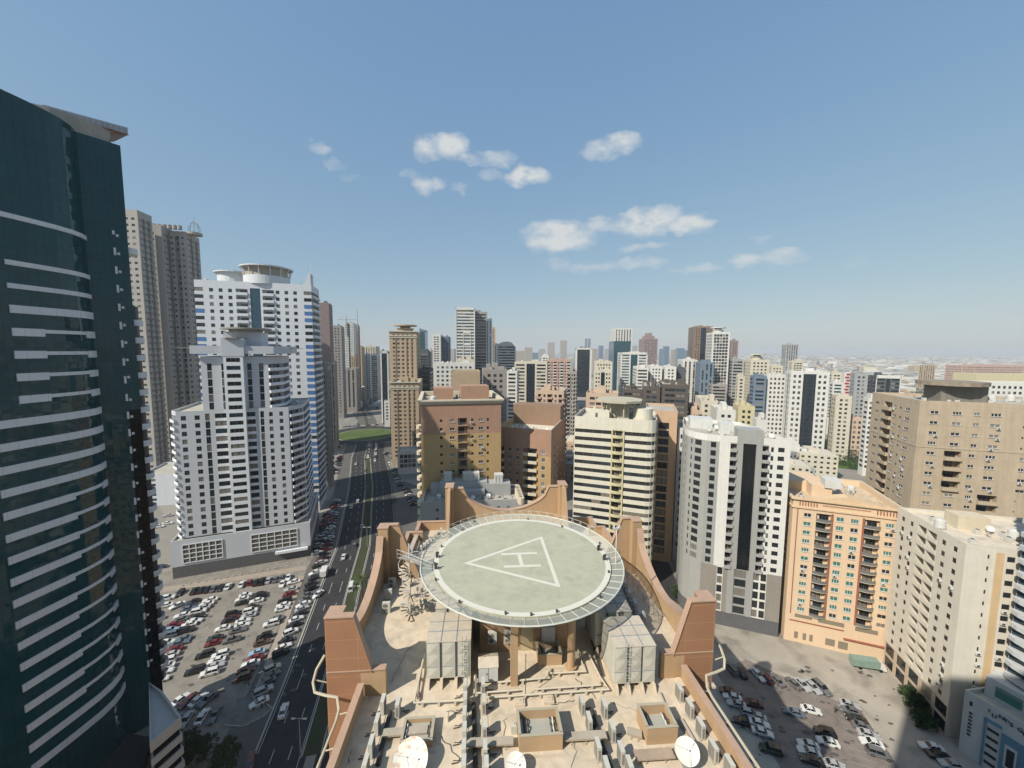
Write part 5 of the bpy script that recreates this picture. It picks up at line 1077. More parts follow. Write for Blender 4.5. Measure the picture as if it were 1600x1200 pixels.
for s in (-1, 1):
    w0 = 19.6 - .75 if s > 0 else -19.6
    slabcap('scallop_wall', ucurve(1.6, 18.4, 58.2, 53.0), 'b', w0, .75, tanw)
    for b0 in (0, 18.6):          # corner towers of the scallop
        ww = sorted((s * 19.6, s * 18.2)); 
        b = MB(); q = [H(ww[0], b0), H(ww[1], b0), H(ww[1], b0 + 1.6), H(ww[0], b0 + 1.6)]; b.prism(q, 0 if b0 == 0 else 40, ZT, 0); b.prism([H(ww[0] - .08, b0 - .08), H(ww[1] + .08, b0 - .08), H(ww[1] + .08, b0 + 1.68), H(ww[0] - .08, b0 + 1.68)], ZT, ZT + .13, 1)
        obj('corner_pier', b, [redt if b0 == 0 else tanw, cap], HB)
        # sloping fin running inwards from the pier
        bb = 0.0 if b0 == 0 else 19.65; th_ = .5
        pts = [(19.62, 44), (19.62, ZT), (16.9, ZT), (15.2, 53.7 if b0 == 0 else 51), (15.2, 44)] if b0 == 0 else [(19.62, 44), (19.62, ZT), (16.9, ZT), (14.0, 51.6), (14.0, 44)]
        if b0 == 0: pts = [(19.62, 0), (19.62, ZT), (16.9, ZT), (15.25, 53.5), (16.45, 53.5), (16.45, 0)]
        b = MB(); off0 = -.03 if b0 == 0 else 0
        b.slab([H3(s * a, bb - (.02 if b0 == 0 else .0), z) for a, z in pts], Vector((-sa_, ca, 0)) * th_, 0)
        b2 = [(pts[1][0], ZT), (pts[2][0], ZT), (pts[3][0], pts[3][1])]
        for (aa, za), (ac, zc) in zip(b2, b2[1:]): b.slab([H3(s * aa, bb - .12, za + .01), H3(s * ac, bb - .12, zc + .01), H3(s * ac, bb + th_ + .12, zc + .01), H3(s * aa, bb + th_ + .12, za + .01)], (0, 0, .13), 1)
        obj('pylon_fin', b, [redt if b0 == 0 else tanw, cap], HB)
slabcap('scallop_wall', [(-10, 58.9)] + ucurve(-8.2, 8.2, 58.9, 54.4) + [(10, 58.9)], 'a', 35.2, .75, tanw)
for s in (-1, 1):
    q = sorted((s * 10, s * 11.4)); b = MB(); b.prism([H(q[0], 33.6), H(q[1], 33.6), H(q[1], 36), H(q[0], 36)], 44, ZT + .4); b.prism([H(q[0] - .1, 33.5), H(q[1] + .1, 33.5), H(q[1] + .1, 36.1), H(q[0] - .1, 36.1)], ZT + .4, ZT + .55, 1)
    b.slab([H3(s * 10.4, 33.6, 44), H3(s * 10.4, 33.6, ZT + .4), H3(s * 10.4, 32.4, ZT + .2), H3(s * 10.4, 29.4, 53), H3(s * 10.4, 29.4, 44)], Vector((ca, sa_, 0)) * .5 * s, 0)
    obj('corner_pier', b, [tanw, cap], HB)
    b = MB()       # low skirting kerb at the foot of the parapets
    w = s * 15.85; b.prism([H(w - .22, -26), H(w + .22, -26), H(w + .22, -.1), H(w - .22, -.1)], Z, Z + .18); obj('skirting', b, cream_m if False else deckm, HB)
# decorative light tube looping outside the parapets
for s in (-1, 1):
    b = MB(); pts = [H3(s * 17.6, -14 + k * 1.2, 51.8) for k in range(10)] + [H3(s * 17.7, -2.2, 51.9), H3(s * 18.2, -1.2, 52.2), H3(s * 19.4, -.9, 52.2), H3(s * 20.5, -.6, 52.3), H3(s * 20.9, 0, 52.8), H3(s * 20.8, .6, 53.6), H3(s * 20.2, 1.2, 54.6)]
    b.tube(pts, .13, 6)
    obj('light_tube', b, mat('pale_tube', (.55, .50, .38), rough=.5, var=.1), HB)
    for bb in (-13, -9.4, -5.8, -2.6): b = MB(); b.tube([H3(s * 16.4, bb, 52.1), H3(s * 17.6, bb, 51.8)], .06, 5); obj('tube_bracket', b, mat('pale_tube', 0), HB)
    b = MB(); b.tube([H3(s * 19.6, .3, 52.4), H3(s * 20.9, .2, 52.9)], .06, 5); obj('tube_bracket', b, mat('pale_tube', 0), HB)
# windows down the hidden facades of the same building, so that it stands from other angles
b = MB()
for f in range(15):
    for k in range(7): z = 4 + f * 3.1; x = 3 + k * 2.4; b.prism([H(19.62, x), H(19.68, x), H(19.68, x + 1.3), H(19.62, x + 1.3)], z, z + 1.4); b.prism([H(-19.68, x), H(-19.62, x), H(-19.62, x + 1.3), H(-19.68, x + 1.3)], z, z + 1.4)
o = obj('windows', b, glass, HB); o['kind'] = 'stuff'
# ---- penthouse core under the pad
PC = Vector((1.35, 46.5)); PZT = 59.0; RR = 10.95; RN = 12.45
CB = MB(); q = [G(750, 1016, Z), G(887, 1016, Z)]; qa, qb = Hinv(*q[0]), Hinv(*q[1]); b0 = (qa[1] + qb[1]) / 2
CB.prism([H(qa[0], b0), H(qb[0], b0), H(qb[0], b0 + 10.5), H(qa[0], b0 + 10.5)], Z, 57.6)
CORE = obj('penthouse', CB, tanw, HB)
def onwall(a0, a1, z0, z1, d, m, nm): b = MB(); b.prism([H(a0, b0 - d), H(a1, b0 - d), H(a1, b0 - .01), H(a0, b0 - .01)], z0, z1); return obj(nm, b, m, HB)
doorm = mat('door_cream', (.55, .47, .30), rough=.6, var=.08); da = lambda px: Hinv(*G(px, 1016, Z))[0]
onwall(da(814), da(833), Z + .02, Z + 2.9, .08, doorm, 'door'); onwall(da(846), da(866), Z + 1.2, Z + 3.0, .5, white_m, 'wall_cabinet'); onwall(da(841), da(862), Z + 3.4, Z + 5, .1, frame_d, 'wall_louvre')
# ---- the helipad
HP = thing('helipad', 'round pale green helipad deck with a white ring, triangle and letter H, on columns', 'helipad', (PC.x, PC.y, Z))
padg = mat('pad_green', (.475, .47, .355), rough=.85, var=.14, nscale=.5, cell=(1.3, .05), blotch=(.8, .10)); padw = mat('pad_white', (.72, .70, .60), rough=.8, var=.08, nscale=2)
b = MB(); n_ = 96; b.prism([(PC.x + RR * math.cos(2 * math.pi * k / n_), PC.y + RR * math.sin(2 * math.pi * k / n_)) for k in range(n_)], PZT - .35, PZT); obj('deck_slab', b, padg, HP)
b = MB()
for k in range(n_):
    a0, a1 = 2 * math.pi * k / n_, 2 * math.pi * (k + 1) / n_; f = lambda r_, a: (PC.x + r_ * math.cos(a), PC.y + r_ * math.sin(a), PZT + .006)
    b.quad(f(RR - .62, a0), f(RR - .02, a0), f(RR - .02, a1), f(RR - .62, a1))
obj('ring_marking', b, padw, HP)
def bar(mb, p, q, w, z):
    p, q = Vector(p), Vector(q); t_ = (q - p).normalized(); n2 = Vector((-t_.y, t_.x)) * w / 2; mb.quad((*(p - n2), z), (*(q - n2), z), (*(q + n2), z), (*(p + n2), z))
tri = [Vector(G(724, 880, PZT)), Vector(G(876, 918, PZT)), Vector(G(847, 838, PZT))]; ctr = (tri[0] + tri[1] + tri[2]) / 3
b = MB(); ti = inset([tuple(p) for p in tri], .42)
for k in range(3):
    j = (k + 1) % 3; b.quad((*tri[k], PZT + .006), (*tri[j], PZT + .006), (*ti[j], PZT + .006), (*ti[k], PZT + .006))
obj('triangle_marking', b, padw, HP)
b = MB(); bar(b, G(783, 866, PZT), G(839, 864, PZT), .46, PZT + .006); bar(b, G(787, 885.5, PZT), G(845, 883.5, PZT), .46, PZT + .006); p, q = Vector(G(810.5, 865.3, PZT)), Vector(G(816, 884.5, PZT)); t_ = (q - p).normalized(); bar(b, p + t_ * .24, q - t_ * .24, .46, PZT + .006); obj('letter_h', b, padw, HP)
netm = mat('net_mesh', (.56, .57, .49), rough=.8, var=.15, alpha=.52); rimm = mat('rim_pale', (.62, .65, .58), rough=.4, var=.05); stl = mat('galvanised_steel', (.40, .41, .40), rough=.5, var=.15, metal=.3)
N_ = 56
fr = MB(); rim = []
for k in range(N_):
    a0, a1 = 2 * math.pi * k / N_, 2 * math.pi * (k + 1) / N_; f = lambda r_, a, z: (PC.x + r_ * math.cos(a), PC.y + r_ * math.sin(a), z)
    b = MB(); b.quad(f(RR + .12, a0, PZT - .12), f(RN, a0, PZT + .12), f(RN, a1, PZT + .12), f(RR + .12, a1, PZT - .12)); obj('safety_net', b, netm, HP)
    fr.tube([f(RR - .1, a0, PZT - .15), f(RN, a0, PZT + .12)], .045, 4); rim.append(f(RN, a0, PZT + .13))
    if 4 < k < 30:
        fr.tube([f(RN, a0, PZT + .12), f(RN + .3, a0, PZT + .6)], .03, 4); fr.tube([f(RR + .6, a0, PZT), f(RN + .3, a1, PZT + .6)], .025, 4); fr.tube([f(RN + .3, a0, PZT + .6), f(RN + .3, a1, PZT + .6)], .03, 4)
rim.append(rim[0]); obj('net_frame', fr, mat('net_frame_paint', (.56, .57, .50), rough=.6, var=.1), HP); b = MB(); b.tube(rim, .085, 6, caps=False); obj('outer_rim', b, rimm, HP)
b = MB()
for k in range(12): a = math.pi * k / 6 + .1; b.tube([f(2, a, PZT - .7), f(RR - .15, a, PZT - .62)], .2, 4)
for k in range(32): a0, a1 = math.pi * k / 16, math.pi * (k + 1) / 16; b.tube([f(RR - 1.6, a0, PZT - .7), f(RR - 1.6, a1, PZT - .7)], .22, 4)
obj('support_frame', b, stl, HP)
for px, py, sq in ((803, 1068, 1), (892, 1044, 0)):
    x, y = G(px, py, Z); b = MB()
    if sq: b.box((x, y, (Z + PZT - .4) / 2), (.72, .72, PZT - .4 - Z), TH)
    else: b.cyl((x, y, Z), .42, PZT - .4 - Z, 16); b.cyl((x, y, Z), .62, .35, 16)
    obj('column', b, tanw, HP)
for k in range(6):
    a = R(20 + 28 * k); b = MB(); b.cyl((PC.x + 8.6 * math.cos(a), PC.y + 8.6 * math.sin(a), Z), .4, PZT - .4 - Z, 12); obj('column', b, tanw, HP)
for i, (px, py) in enumerate(((741, 816), (825, 812), (878, 824), (937, 850), (951, 895), (938, 934), (870, 957), (830, 962), (790, 960), (718, 942), (681, 907), (679, 882), (690, 855), (723, 829))):
    x, y = G(px, py, PZT); b = MB(); b.cyl((x, y, PZT), .10, .22, 8); b.cyl((x, y, PZT + .22), .13, .06, 8); obj('edge_light', b, frame_d, HP)
for (px, py) in ((683, 871), (681, 889), (935, 860), (944, 875)):
    x, y = G(px, py, PZT); b = MB(); b.box((x, y, PZT + .28), (.35, .22, .5), .3); b.box((x + .05, y, PZT + .62), (.42, .14, .22), .3); b.cyl((x + .3, y - .1, PZT), .06, .4, 6); obj('floodlight', b, frame_d, HP)
x, y = G(975, 888, Z); 
for (px, py, h_) in ((962, 880, 63.3),):
    x, y = G(px, py, PZT); b = MB(); b.tube([(x, y, PZT - 1), (x, y, h_)], .07, 6); b.box((x, y, h_ + .15), (.9, .15, .2), .2); b.box((x - .35, y, h_ + .4), (.2, .2, .3)); b.box((x + .3, y, h_ + .4), (.2, .2, .3)); obj('light_pole', b, white_m, HP)
# ---- spiral stair up to the pad, left side
ss = thing('spiral_stair', 'galvanised spiral stair climbing to the helipad on its left side', 'stairs', (*G(641, 962, Z), Z)); cx, cy = ss.location.x, ss.location.y
b = MB(); b.cyl((cx, cy, Z), .09, 9.6, 10); obj('centre_pole', b, white_m, ss)
b = MB(); rl = []; 
for k in range(42):
    a = R(-60) - k * R(26); a1 = a - R(22); z = Z + .2 + k * .185; r_ = 1.35
    b = MB(); b.slab([(cx + .08 * math.cos(a), cy + .08 * math.sin(a), z), (cx + r_ * math.cos(a), cy + r_ * math.sin(a), z), (cx + r_ * math.cos(a1), cy + r_ * math.sin(a1), z)], (0, 0, .04)); obj('tread', b, deckm, ss)
    rl.append((cx + r_ * math.cos(a), cy + r_ * math.sin(a), z + .95)); 
b = MB(); b.tube(rl[24:], .035, 5)
for k in range(24, 42, 2): p = rl[k]; b.tube([(p[0], p[1], p[2] - .95), p], .02, 4)
obj('handrail', b, white_m, ss)
x1, y1 = G(668, 885, PZT); b = MB(); b.slab([(cx - 1.4, cy - .2, 58.8), (cx + .2, cy - .7, 58.8), (x1 + .6, y1 - .6, 58.8), (x1 + .4, y1 + .7, 58.8), (cx, cy + .9, 58.8)], (0, 0, .08)); obj('landing', b, conc, ss)
b = MB(); pr = [(cx - 1.5, cy - .1, 59.9), (cx - .2, cy - .8, 59.9), (x1 + .4, y1 - .7, 59.9)]; b.tube(pr, .03, 5); b.tube([(p[0], p[1], 59.4) for p in pr], .02, 4)
for p in pr + [(cx - .9, cy - .4, 59.9)]: b.tube([(p[0], p[1], 58.8), p], .025, 4)
obj('landing_rail', b, white_m, ss)
# ---- panelled water tanks
tkm = mat('tank_panel', (.60, .585, .50), rough=.6, var=.2, streak=.14, nscale=.9); tkr = mat('tank_rib', (.30, .34, .38), rough=.6, var=.1); tkt = mat('tank_top', (.60, .53, .43), rough=.8, var=.24, nscale=1.6)
def tank(nm, label, a, b_, w, d, z0, h, n=3, lad=None):
    x, y = H(a + w / 2, b_ + d / 2); T = thing(nm, label, 'water tank', (x, y, z0), 0, 'panelled water tanks on the helipad roof')
    def B(mb, a0, a1, c0, c1, za, zb, m=0): mb.prism([H(a0, c0), H(a1, c0), H(a1, c1), H(a0, c1)], za, zb, m)
    g = .26; cw_ = (w - g * (n - 1)) / n; rows = 3; rg = .1
    for k in range(n):
        a0 = a + k * (cw_ + g); m = MB(); B(m, a0, a0 + cw_, b_, b_ + d, z0 + .7, z0 + h); B(m, a0 - .02, a0 + cw_ + .02, b_ - .03, b_ + .02, z0 + .7 + (h - .7) * .32, z0 + .7 + (h - .7) * .32 + .05, 1)
        for r_ in range(3):
            zz = z0 + .75 + (h - .8) * (0, .34, .67)[r_]; z2 = z0 + .75 + (h - .8) * (.31, .65, 1)[r_]; c = (a0 + cw_ / 2, b_ - .07, (zz + z2) / 2); q_ = [(a0 + .08, zz + .05), (a0 + cw_ - .08, zz + .05), (a0 + cw_ - .08, z2 - .05), (a0 + .08, z2 - .05)]
            for (u0, w0), (u1, w1) in zip(q_, q_[1:] + q_[:1]): m.poly([H3(u0, b_ - .005, w0), H3(u1, b_ - .005, w1), H3(*c)])
        obj('tank_panel', m, [tkm, tkr], T)
        if k < n - 1: m = MB(); B(m, a0 + cw_, a0 + cw_ + g, b_ + .25, b_ + d, z0 + .75, z0 + h - .1); obj('tank_joint', m, tkr, T)
    m = MB(); B(m, a - .05, a + w + .05, b_ - .05, b_ + d + .05, z0 + h, z0 + h + .06)
    for k in range(1, 3): B(m, a - .05, a + w + .05, b_ + d * k / 3 - .04, b_ + d * k / 3 + .04, z0 + h + .06, z0 + h + .1, 1)
    for k in range(1, n): x_ = a + k * (cw_ + g) - g / 2; B(m, x_ - .04, x_ + .04, b_, b_ + d, z0 + h + .06, z0 + h + .1, 1)
    obj('tank_top', m, [tkt, tkr], T)
    for k in range(n + 1):
        x_ = a + k * (w / n) - (.3 if k == n else 0 if k == 0 else .15); m = MB(); m.slab([H3(x_, b_ - .7, z0), H3(x_, b_ - .25, z0 + .7), H3(x_, b_ + d, z0 + .7), H3(x_, b_ + d, z0)], Vector((ca, sa_, 0)) * .3); obj('plinth', m, deckm, T)
    if lad is not None:
        m = MB(); x_ = a + w * lad
        for dx in (-.2, .2): m.tube([H3(x_ + dx, b_ - .2, z0 + .5), H3(x_ + dx, b_ - .2, z0 + h + .7)], .025, 4)
        for k in range(14): m.tube([H3(x_ - .2, b_ - .2, z0 + .6 + k * .28), H3(x_ + .2, b_ - .2, z0 + .6 + k * .28)], .018, 4)
        for k in range(5):
            z_ = z0 + 1.6 + k * .75; m.tube([H3(x_ + .34 * math.sin(q / 6 * math.pi * 2 - math.pi) , b_ - .35 - .3 * (1 + math.cos(q / 6 * math.pi * 2 - math.pi)) / 1, z_) for q in range(7)], .015, 4)
        obj('caged_ladder', m, stl, T)
    return T
fa, fb = Hinv(*G(666, 1078, Z)), Hinv(*G(735, 1073, Z)); lb = (fa[1] + fb[1]) / 2
tank('water_tank', 'grey panelled water tank with ladder, the front one left of the helipad columns', fa[0], lb + .5, fb[0] - fa[0], 4.3, Z, 4.6, 3, .86)
tank('water_tank', 'panelled water tank half under the pad edge, behind the left front tank', fa[0] + .3, lb + 5.6, fb[0] - fa[0] - .2, 4.2, Z, 4.6, 3, .9)
fa, fb = Hinv(*G(962, 1085, Z)), Hinv(*G(1026, 1083, Z)); rb = (fa[1] + fb[1]) / 2
tank('water_tank', 'panelled water tank with caged ladder, the front one right of the helipad columns', fa[0], rb + .5, fb[0] - fa[0], 4.3, Z, 4.6, 3, .28)
tank('water_tank', 'panelled water tank in the net shadow of the pad, behind the right front tank', fa[0] - .5, rb + 5.6, fb[0] - fa[0], 4.2, Z, 4.6, 3, None)
# ---- air conditioners
acw = mat('ac_casing', (.60, .59, .53), rough=.55, var=.12, streak=.1); acg = mat('ac_coil', (.33, .31, .27), rough=.8, var=.1, panel=(.9, .055, .02), pdark=.6)
def ac_slim(loc, rz, label, group):
    T = thing('condenser_unit', label, 'air conditioner', loc, rz, group); T.rotation_euler = (0, 0, rz)
    def P(nm, c, s_, m):
        b = MB(); b.box(c, s_); me = b.mesh(nm, [m]); o_ = bpy.data.objects.new(nm, me); C.objects.link(o_); o_.parent = T
    P('casing', (0, 0, .78), (.36, .95, 1.3), acw); P('coil_grille', (-.19, .02, .78), (.02, .85, 1.18), acg); P('side_vent', (0, -.482, .72), (.2, .02, .95), acg); P('stand', (0, 0, .07), (.42, .9, .12), stl)
    b = MB(); b.tube([(.18, .3, .45), (.42, .32, .3), (.5, .3, .08), (1.0, .35, .06)], .045, 5); b.tube([(.18, .2, .4), (.36, .2, .12), (.9, .1, .06)], .03, 5); me = b.mesh('refrigerant_line', [mat('hose_black', (.05, .05, .05), rough=.7)]); o_ = bpy.data.objects.new('refrigerant_line', me); C.objects.link(o_); o_.parent = T
    return T
proto = ac_slim((0, 0, -50), 0, 'x', 'g')
ACG = 'slim condenser units standing on the roof deck'
def ac_at(px, py, rz, label, z=Z): x, y = G(px, py, z); dup(proto, (x, y, z), rz, label, ACG)
rows = [('right parapet', ((1061, 1093), (1077, 1119), (1094, 1150), (1114, 1186), (1139, 1212)), TH), ('two rows right of the middle shaft, inner row', ((909, 1113), (920, 1141), (934, 1184), (947, 1215)), TH), ('two rows right of the middle shaft, outer row', ((944, 1119), (956, 1155), (970, 1190), (983, 1214)), TH),
        ('long line left of the middle shaft, outer line', ((727, 1086), (727, 1108), (726, 1132), (726, 1158), (725, 1186), (725, 1212)), TH + math.pi), ('long line left of the middle shaft, inner line', ((755, 1084), (756, 1112), (757, 1151), (758, 1187), (760, 1214)), TH), ('left parapet', ((599, 1112), (590, 1144), (581, 1179), (572, 1212)), TH + math.pi)]
ordn = ['farthest', 'second farthest', 'third', 'fourth', 'fifth', 'sixth']
for nm, ps, rz in rows:
    for k, (px, py) in enumerate(ps): ac_at(px, py, rz, '%s slim condenser in the row at the %s' % (ordn[k], nm) if 'two' not in nm and 'long' not in nm else '%s slim condenser of the %s' % (ordn[k], nm))
ac_at(622, 1117, TH, 'slim condenser standing alone right of the left parapet row')
ac_at(665, 1105, TH, 'small condenser by the pipe corner in front of the left water tank') if False else None
hide(proto)
for nm, ps, rz in rows:       # low screed kerbs the rows stand on
    a_, c_ = Hinv(*G(*ps[0], Z)), Hinv(*G(*ps[-1], Z)); b = MB(); w_ = .32; b.prism([H(a_[0] - w_, a_[1] + .8), H(c_[0] - w_, c_[1] - 1), H(c_[0] + w_, c_[1] - 1), H(a_[0] + w_, a_[1] + .8)], Z, Z + .012 + .04); obj('kerb_strip', b, deckm, HB)
def ac_fan(loc, rz, label, group):
    T = thing('fan_unit', label, 'air conditioner', loc, rz, group)
    def P(nm, b, m): me = b.mesh(nm, [m]); o_ = bpy.data.objects.new(nm, me); C.objects.link(o_); o_.parent = T
    b = MB(); b.box((0, 0, .75), (.98, .38, 1.35)); P('casing', b, acw)
    for z in (.45, 1.05):
        b = MB(); b.tube([(-.12, -.2, z), (-.12, -.215, z)], .27, 18); P('fan_grille', b, frame_d)
        b = MB()
        for r_ in (.1, .2, .28): b.tube([(-.12 + r_ * math.cos(q * .524), -.225, z + r_ * math.sin(q * .524)) for q in range(13)], .012, 4, caps=False)
        P('grille_ring', b, acw)
    b = MB(); b.box((0, 0, .04), (.9, .36, .08)); P('stand', b, stl); return T
pf = ac_fan((0, 0, -50), 0, 'x', 'g')
for i, (px, py, z, rz, lb_) in enumerate(((604, 957, Z, .0, 'front left'), (632, 957, Z, .0, 'front right'), (607, 936, Z, math.pi, 'middle left, seen from its back,'), (636, 936, Z, math.pi, 'middle right, seen from its back,'), (613, 918, Z, .0, 'rear, in the wall shadow,'), (634, 918, Z, 0., 'rear, by the spiral stair,'), (687, 842, Z, .2, 'by the rear left parapet'), (1005, 975, Z, 1.4, 'front one right of the pad'), (992, 955, Z, 1.4, 'second right of the pad'), (983, 938, Z, 1.4, 'third right of the pad'), (975, 922, Z, 1.4, 'farthest right of the pad'))):
    x, y = G(px, py, z); dup(pf, (x, y, z), rz + TH, 'twin fan condenser unit, the %s one of its cluster' % lb_, 'twin fan condensers around the pad')
for px, py, k in ((769, 996, 'left'), (794, 995, 'right')):
    a_ = da(px); x, y = H(a_, b0 - .35); dup(pf, (x, y, Z + 1.3), TH, 'fan unit hung on the wall under the pad, the %s one of two' % k, 'wall hung fan units under the pad')
hide(pf)
# cluttered bundles: cable runs and cages right of the pad
b = MB()
for (p0_, p1_) in (((965, 905), (1003, 995)), ((969, 903), (1007, 990))): b.tube([G3(*p0_, Z + .5), G3(*p1_, Z + .5)], .1, 4)
for k in range(14):
    u = k / 13; x, y = G(965 + 40 * u, 905 + 90 * u, Z); b.tube([(x, y, Z), (x, y, Z + .5)], .04, 4); b.box((x + .3, y + random.uniform(-.2, .2), Z + .5), (.5, random.uniform(.2, .5), random.uniform(.3, .9)), .4)
tag(obj('cable_run', b, stl, loc=G3(985, 950, Z)), 'dark cable trunk with boxes running along the deck right of the pad', 'cable run')
b = MB()
for k in range(9):
    px = 965 + k * 8; py = 890 + k * 10; x, y = G(px, py, Z); b.tube([(x, y, Z), (x, y, Z + 1.5)], .035, 4); x2, y2 = G(px + 8, py + 10, Z); b.tube([(x, y, Z + 1.5), (x2, y2, Z + 1.4)], .03, 4); b.tube([(x, y, Z + .8), (x2, y2, Z + .8)], .025, 4); b.tube([(x, y, Z + 1.5), (x - .8, y - .3, Z + .1)], .025, 4)
tag(obj('pipe_railing', b, stl, loc=G3(1000, 930, Z)), 'rusty pipe railing beside the right scalloped wall', 'railing')
b = MB()
for k in range(16): x, y = G(random.uniform(640, 668), random.uniform(925, 965), Z); b.box((x, y, Z + random.uniform(.2, .9)), (random.uniform(.2, .6), random.uniform(.1, .4), random.uniform(.1, .5)), random.uniform(0, 3)); b.tube([(x, y, Z), (x + random.uniform(-.6, .6), y + .3, Z + random.uniform(.5, 1.6))], .03, 4)
tag(obj('scrap_pile', b, stl, loc=G3(655, 950, Z)), 'tangled scrap pipes and brackets at the foot of the spiral stair', 'scrap')
b = MB(); pts = [G3(630, 905, Z + 1.0), G3(642, 860, Z + 1.0), G3(655, 828, Z + 1.0)]
for p, q in zip(pts, pts[1:]): 
    b.slab([(p[0] - .35, p[1], p[2]), (p[0] + .35, p[1], p[2]), (q[0] + .35, q[1], q[2]), (q[0] - .35, q[1], q[2])], (0, 0, .3))
for p in pts: b.tube([(p[0], p[1], Z), p], .08, 4)
tag(obj('duct', b, mat('duct_pinkish', (.52, .43, .36), rough=.7, var=.2), loc=pts[0]), 'long pinkish duct running back along the left edge of the deck', 'duct')
for k in range(8): x, y = G(658 + k * 4.5, 860 - k * 3.6, Z); b = MB(); b.box((x, y, Z + .5), (.3, .7, .6 + .09 * k), .3); b.box((x, y, Z + .05), (.4, .8, .1), .3); tag(obj('meter_box', b, acw, loc=(x, y, Z)), 'pale meter box in front of the rear left parapet, %s from the left' % ordw(k + 1), 'box', 'meter boxes at the rear left parapet')
# ---- open shafts with plant inside
shm = wall('shaft_tan', (.52, .36, .215), var=.06, streak=.05); shl = mat('shaft_lip', (.46, .42, .32), rough=.85, var=.12); shf = mat('shaft_floor', (.42, .42, .37), rough=.9, var=.15)
def shaft(label, pa, pb, d, h, clutter, rz=0):
    a0, a1 = Hinv(*G(*pa, Z)), Hinv(*G(*pb, Z)); b_ = (a0[1] + a1[1]) / 2; x0, x1 = a0[0], a1[0]; T = thing('roof_shaft', label, 'shaft', H3((x0 + x1) / 2, b_ + d / 2, Z), 0, 'open tan shafts on the roof')
    t_ = .2
    for k, (u0, u1, w0, w1) in enumerate(((x0, x1, b_, b_ + t_), (x0, x1, b_ + d - t_, b_ + d), (x0, x0 + t_, b_ + t_, b_ + d - t_), (x1 - t_, x1, b_ + t_, b_ + d - t_))):
        m = MB(); m.prism([H(u0, w0), H(u1, w0), H(u1, w1), H(u0, w1)], Z, Z + h); 
        e = .04; m.prism([H(u0 - (e if k != 3 else -0.0), w0 - (e if k != 1 else 0)), H(u1 + (e if k != 2 else 0), w0 - (e if k != 1 else 0)), H(u1 + (e if k != 2 else 0), w1 + (e if k == 1 else 0)), H(u0 - (e if k != 3 else 0), w1 + (e if k == 1 else 0))], Z + h, Z + h + .05, 1); obj('shaft_wall', m, [shm, shl], T)
    m = MB(); m.prism([H(x0 + t_, b_ + t_), H(x1 - t_, b_ + t_), H(x1 - t_, b_ + d - t_), H(x0 + t_, b_ + d - t_)], Z + .05, Z + h * .45); obj('shaft_floor', m, shf, T)
    for k in range(clutter):
        m = MB(); side = k % 2; u = (x0 + t_ + .15 + (k // 2) * .25) if side == 0 else (x1 - t_ - .15 - (k // 2) * .22); pts = [H3(u, b_ + t_ + .1 + j * (d - .6) / 6, Z + h * .45 + .15 + (.3 if j % 2 else 0) * random.random()) for j in range(7)]; m.tube(pts, .07, 5); obj('pipe', m, frame_d if k % 3 else white_m, T)
    m = MB(); a_ = Hinv(*G(*pa, Z))[0]; m.slab([H3(x0 - .35, b_ - .5, Z + .01), H3(x1 + .5, b_ - .5, Z + .01), H3(x1, b_ - .01, Z + .05), H3(x0, b_ - .01, Z + .05)], (0, 0, .01)); obj('apron', m, deckm, T)
    return T
shaft('wide open tan shaft with pipes inside, centre of the roof deck', (811, 1177), (879, 1172), 2.5, 1.5, 6)
shaft('open tan shaft right of centre, near the white satellite dish', (1011, 1166), (1058, 1161), 2.3, 1.6, 4)
shaft('small tan shaft standing under the pad edge between the columns', (841, 1041), (878, 1040), 2.0, 1.3, 3)
shaft('grey lipped low shaft beside the big stained dish', (625, 1172), (675, 1168), 2.2, .7, 2)
# ---- shed
a0, a1 = Hinv(*G(748, 1071, Z)), Hinv(*G(778, 1070, Z)); T = thing('equipment_shed', 'small white hip roofed metal shed on legs between the left tank and the pad column', 'shed', H3((a0[0] + a1[0]) / 2, a0[1] + .8, Z)); bb = a0[1]
m = MB(); m.prism([H(a0[0], bb), H(a1[0], bb), H(a1[0], bb + 1.8), H(a0[0], bb + 1.8)], Z + .35, Z + 1.9); obj('body', m, white_m, T); xm = (a0[0] + a1[0]) / 2
m = MB(); L0, L1 = a0[0] - .06, a1[0] + .06; q = [H3(L0, bb - .06, Z + 1.9), H3(L1, bb - .06, Z + 1.9), H3(L1, bb + 1.86, Z + 1.9), H3(L0, bb + 1.86, Z + 1.9)]; r0, r1 = H3(L0, bb + .9, Z + 2.35), H3(L1, bb + .9, Z + 2.35); m.quad(q[0], q[1], r1, r0); m.quad(q[2], q[3], r0, r1); m.poly([q[1], q[2], r1]); m.poly([q[3], q[0], r0]); m.quad(q[3], q[2], q[1], q[0]); obj('roof', m, tkt, T)
for u in (L0 + .1, L1 - .1):
    for w in (bb + .05, bb + 1.7): m = MB(); m.tube([H3(u, w, Z), H3(u, w, Z + .4)], .05, 5); obj('leg', m, stl, T)
m = MB(); m.prism([H(xm - .02, bb - .02), H(xm + .02, bb - .02), H(xm + .02, bb - .001), H(xm - .02, bb - .001)], Z + .5, Z + 1.8); m.prism([H(xm - .2, bb - .03), H(xm - .1, bb - .03), H(xm - .1, bb - .001), H(xm - .2, bb - .001)], Z + 1.1, Z + 1.3); obj('door_seam', m, rail_m, T)
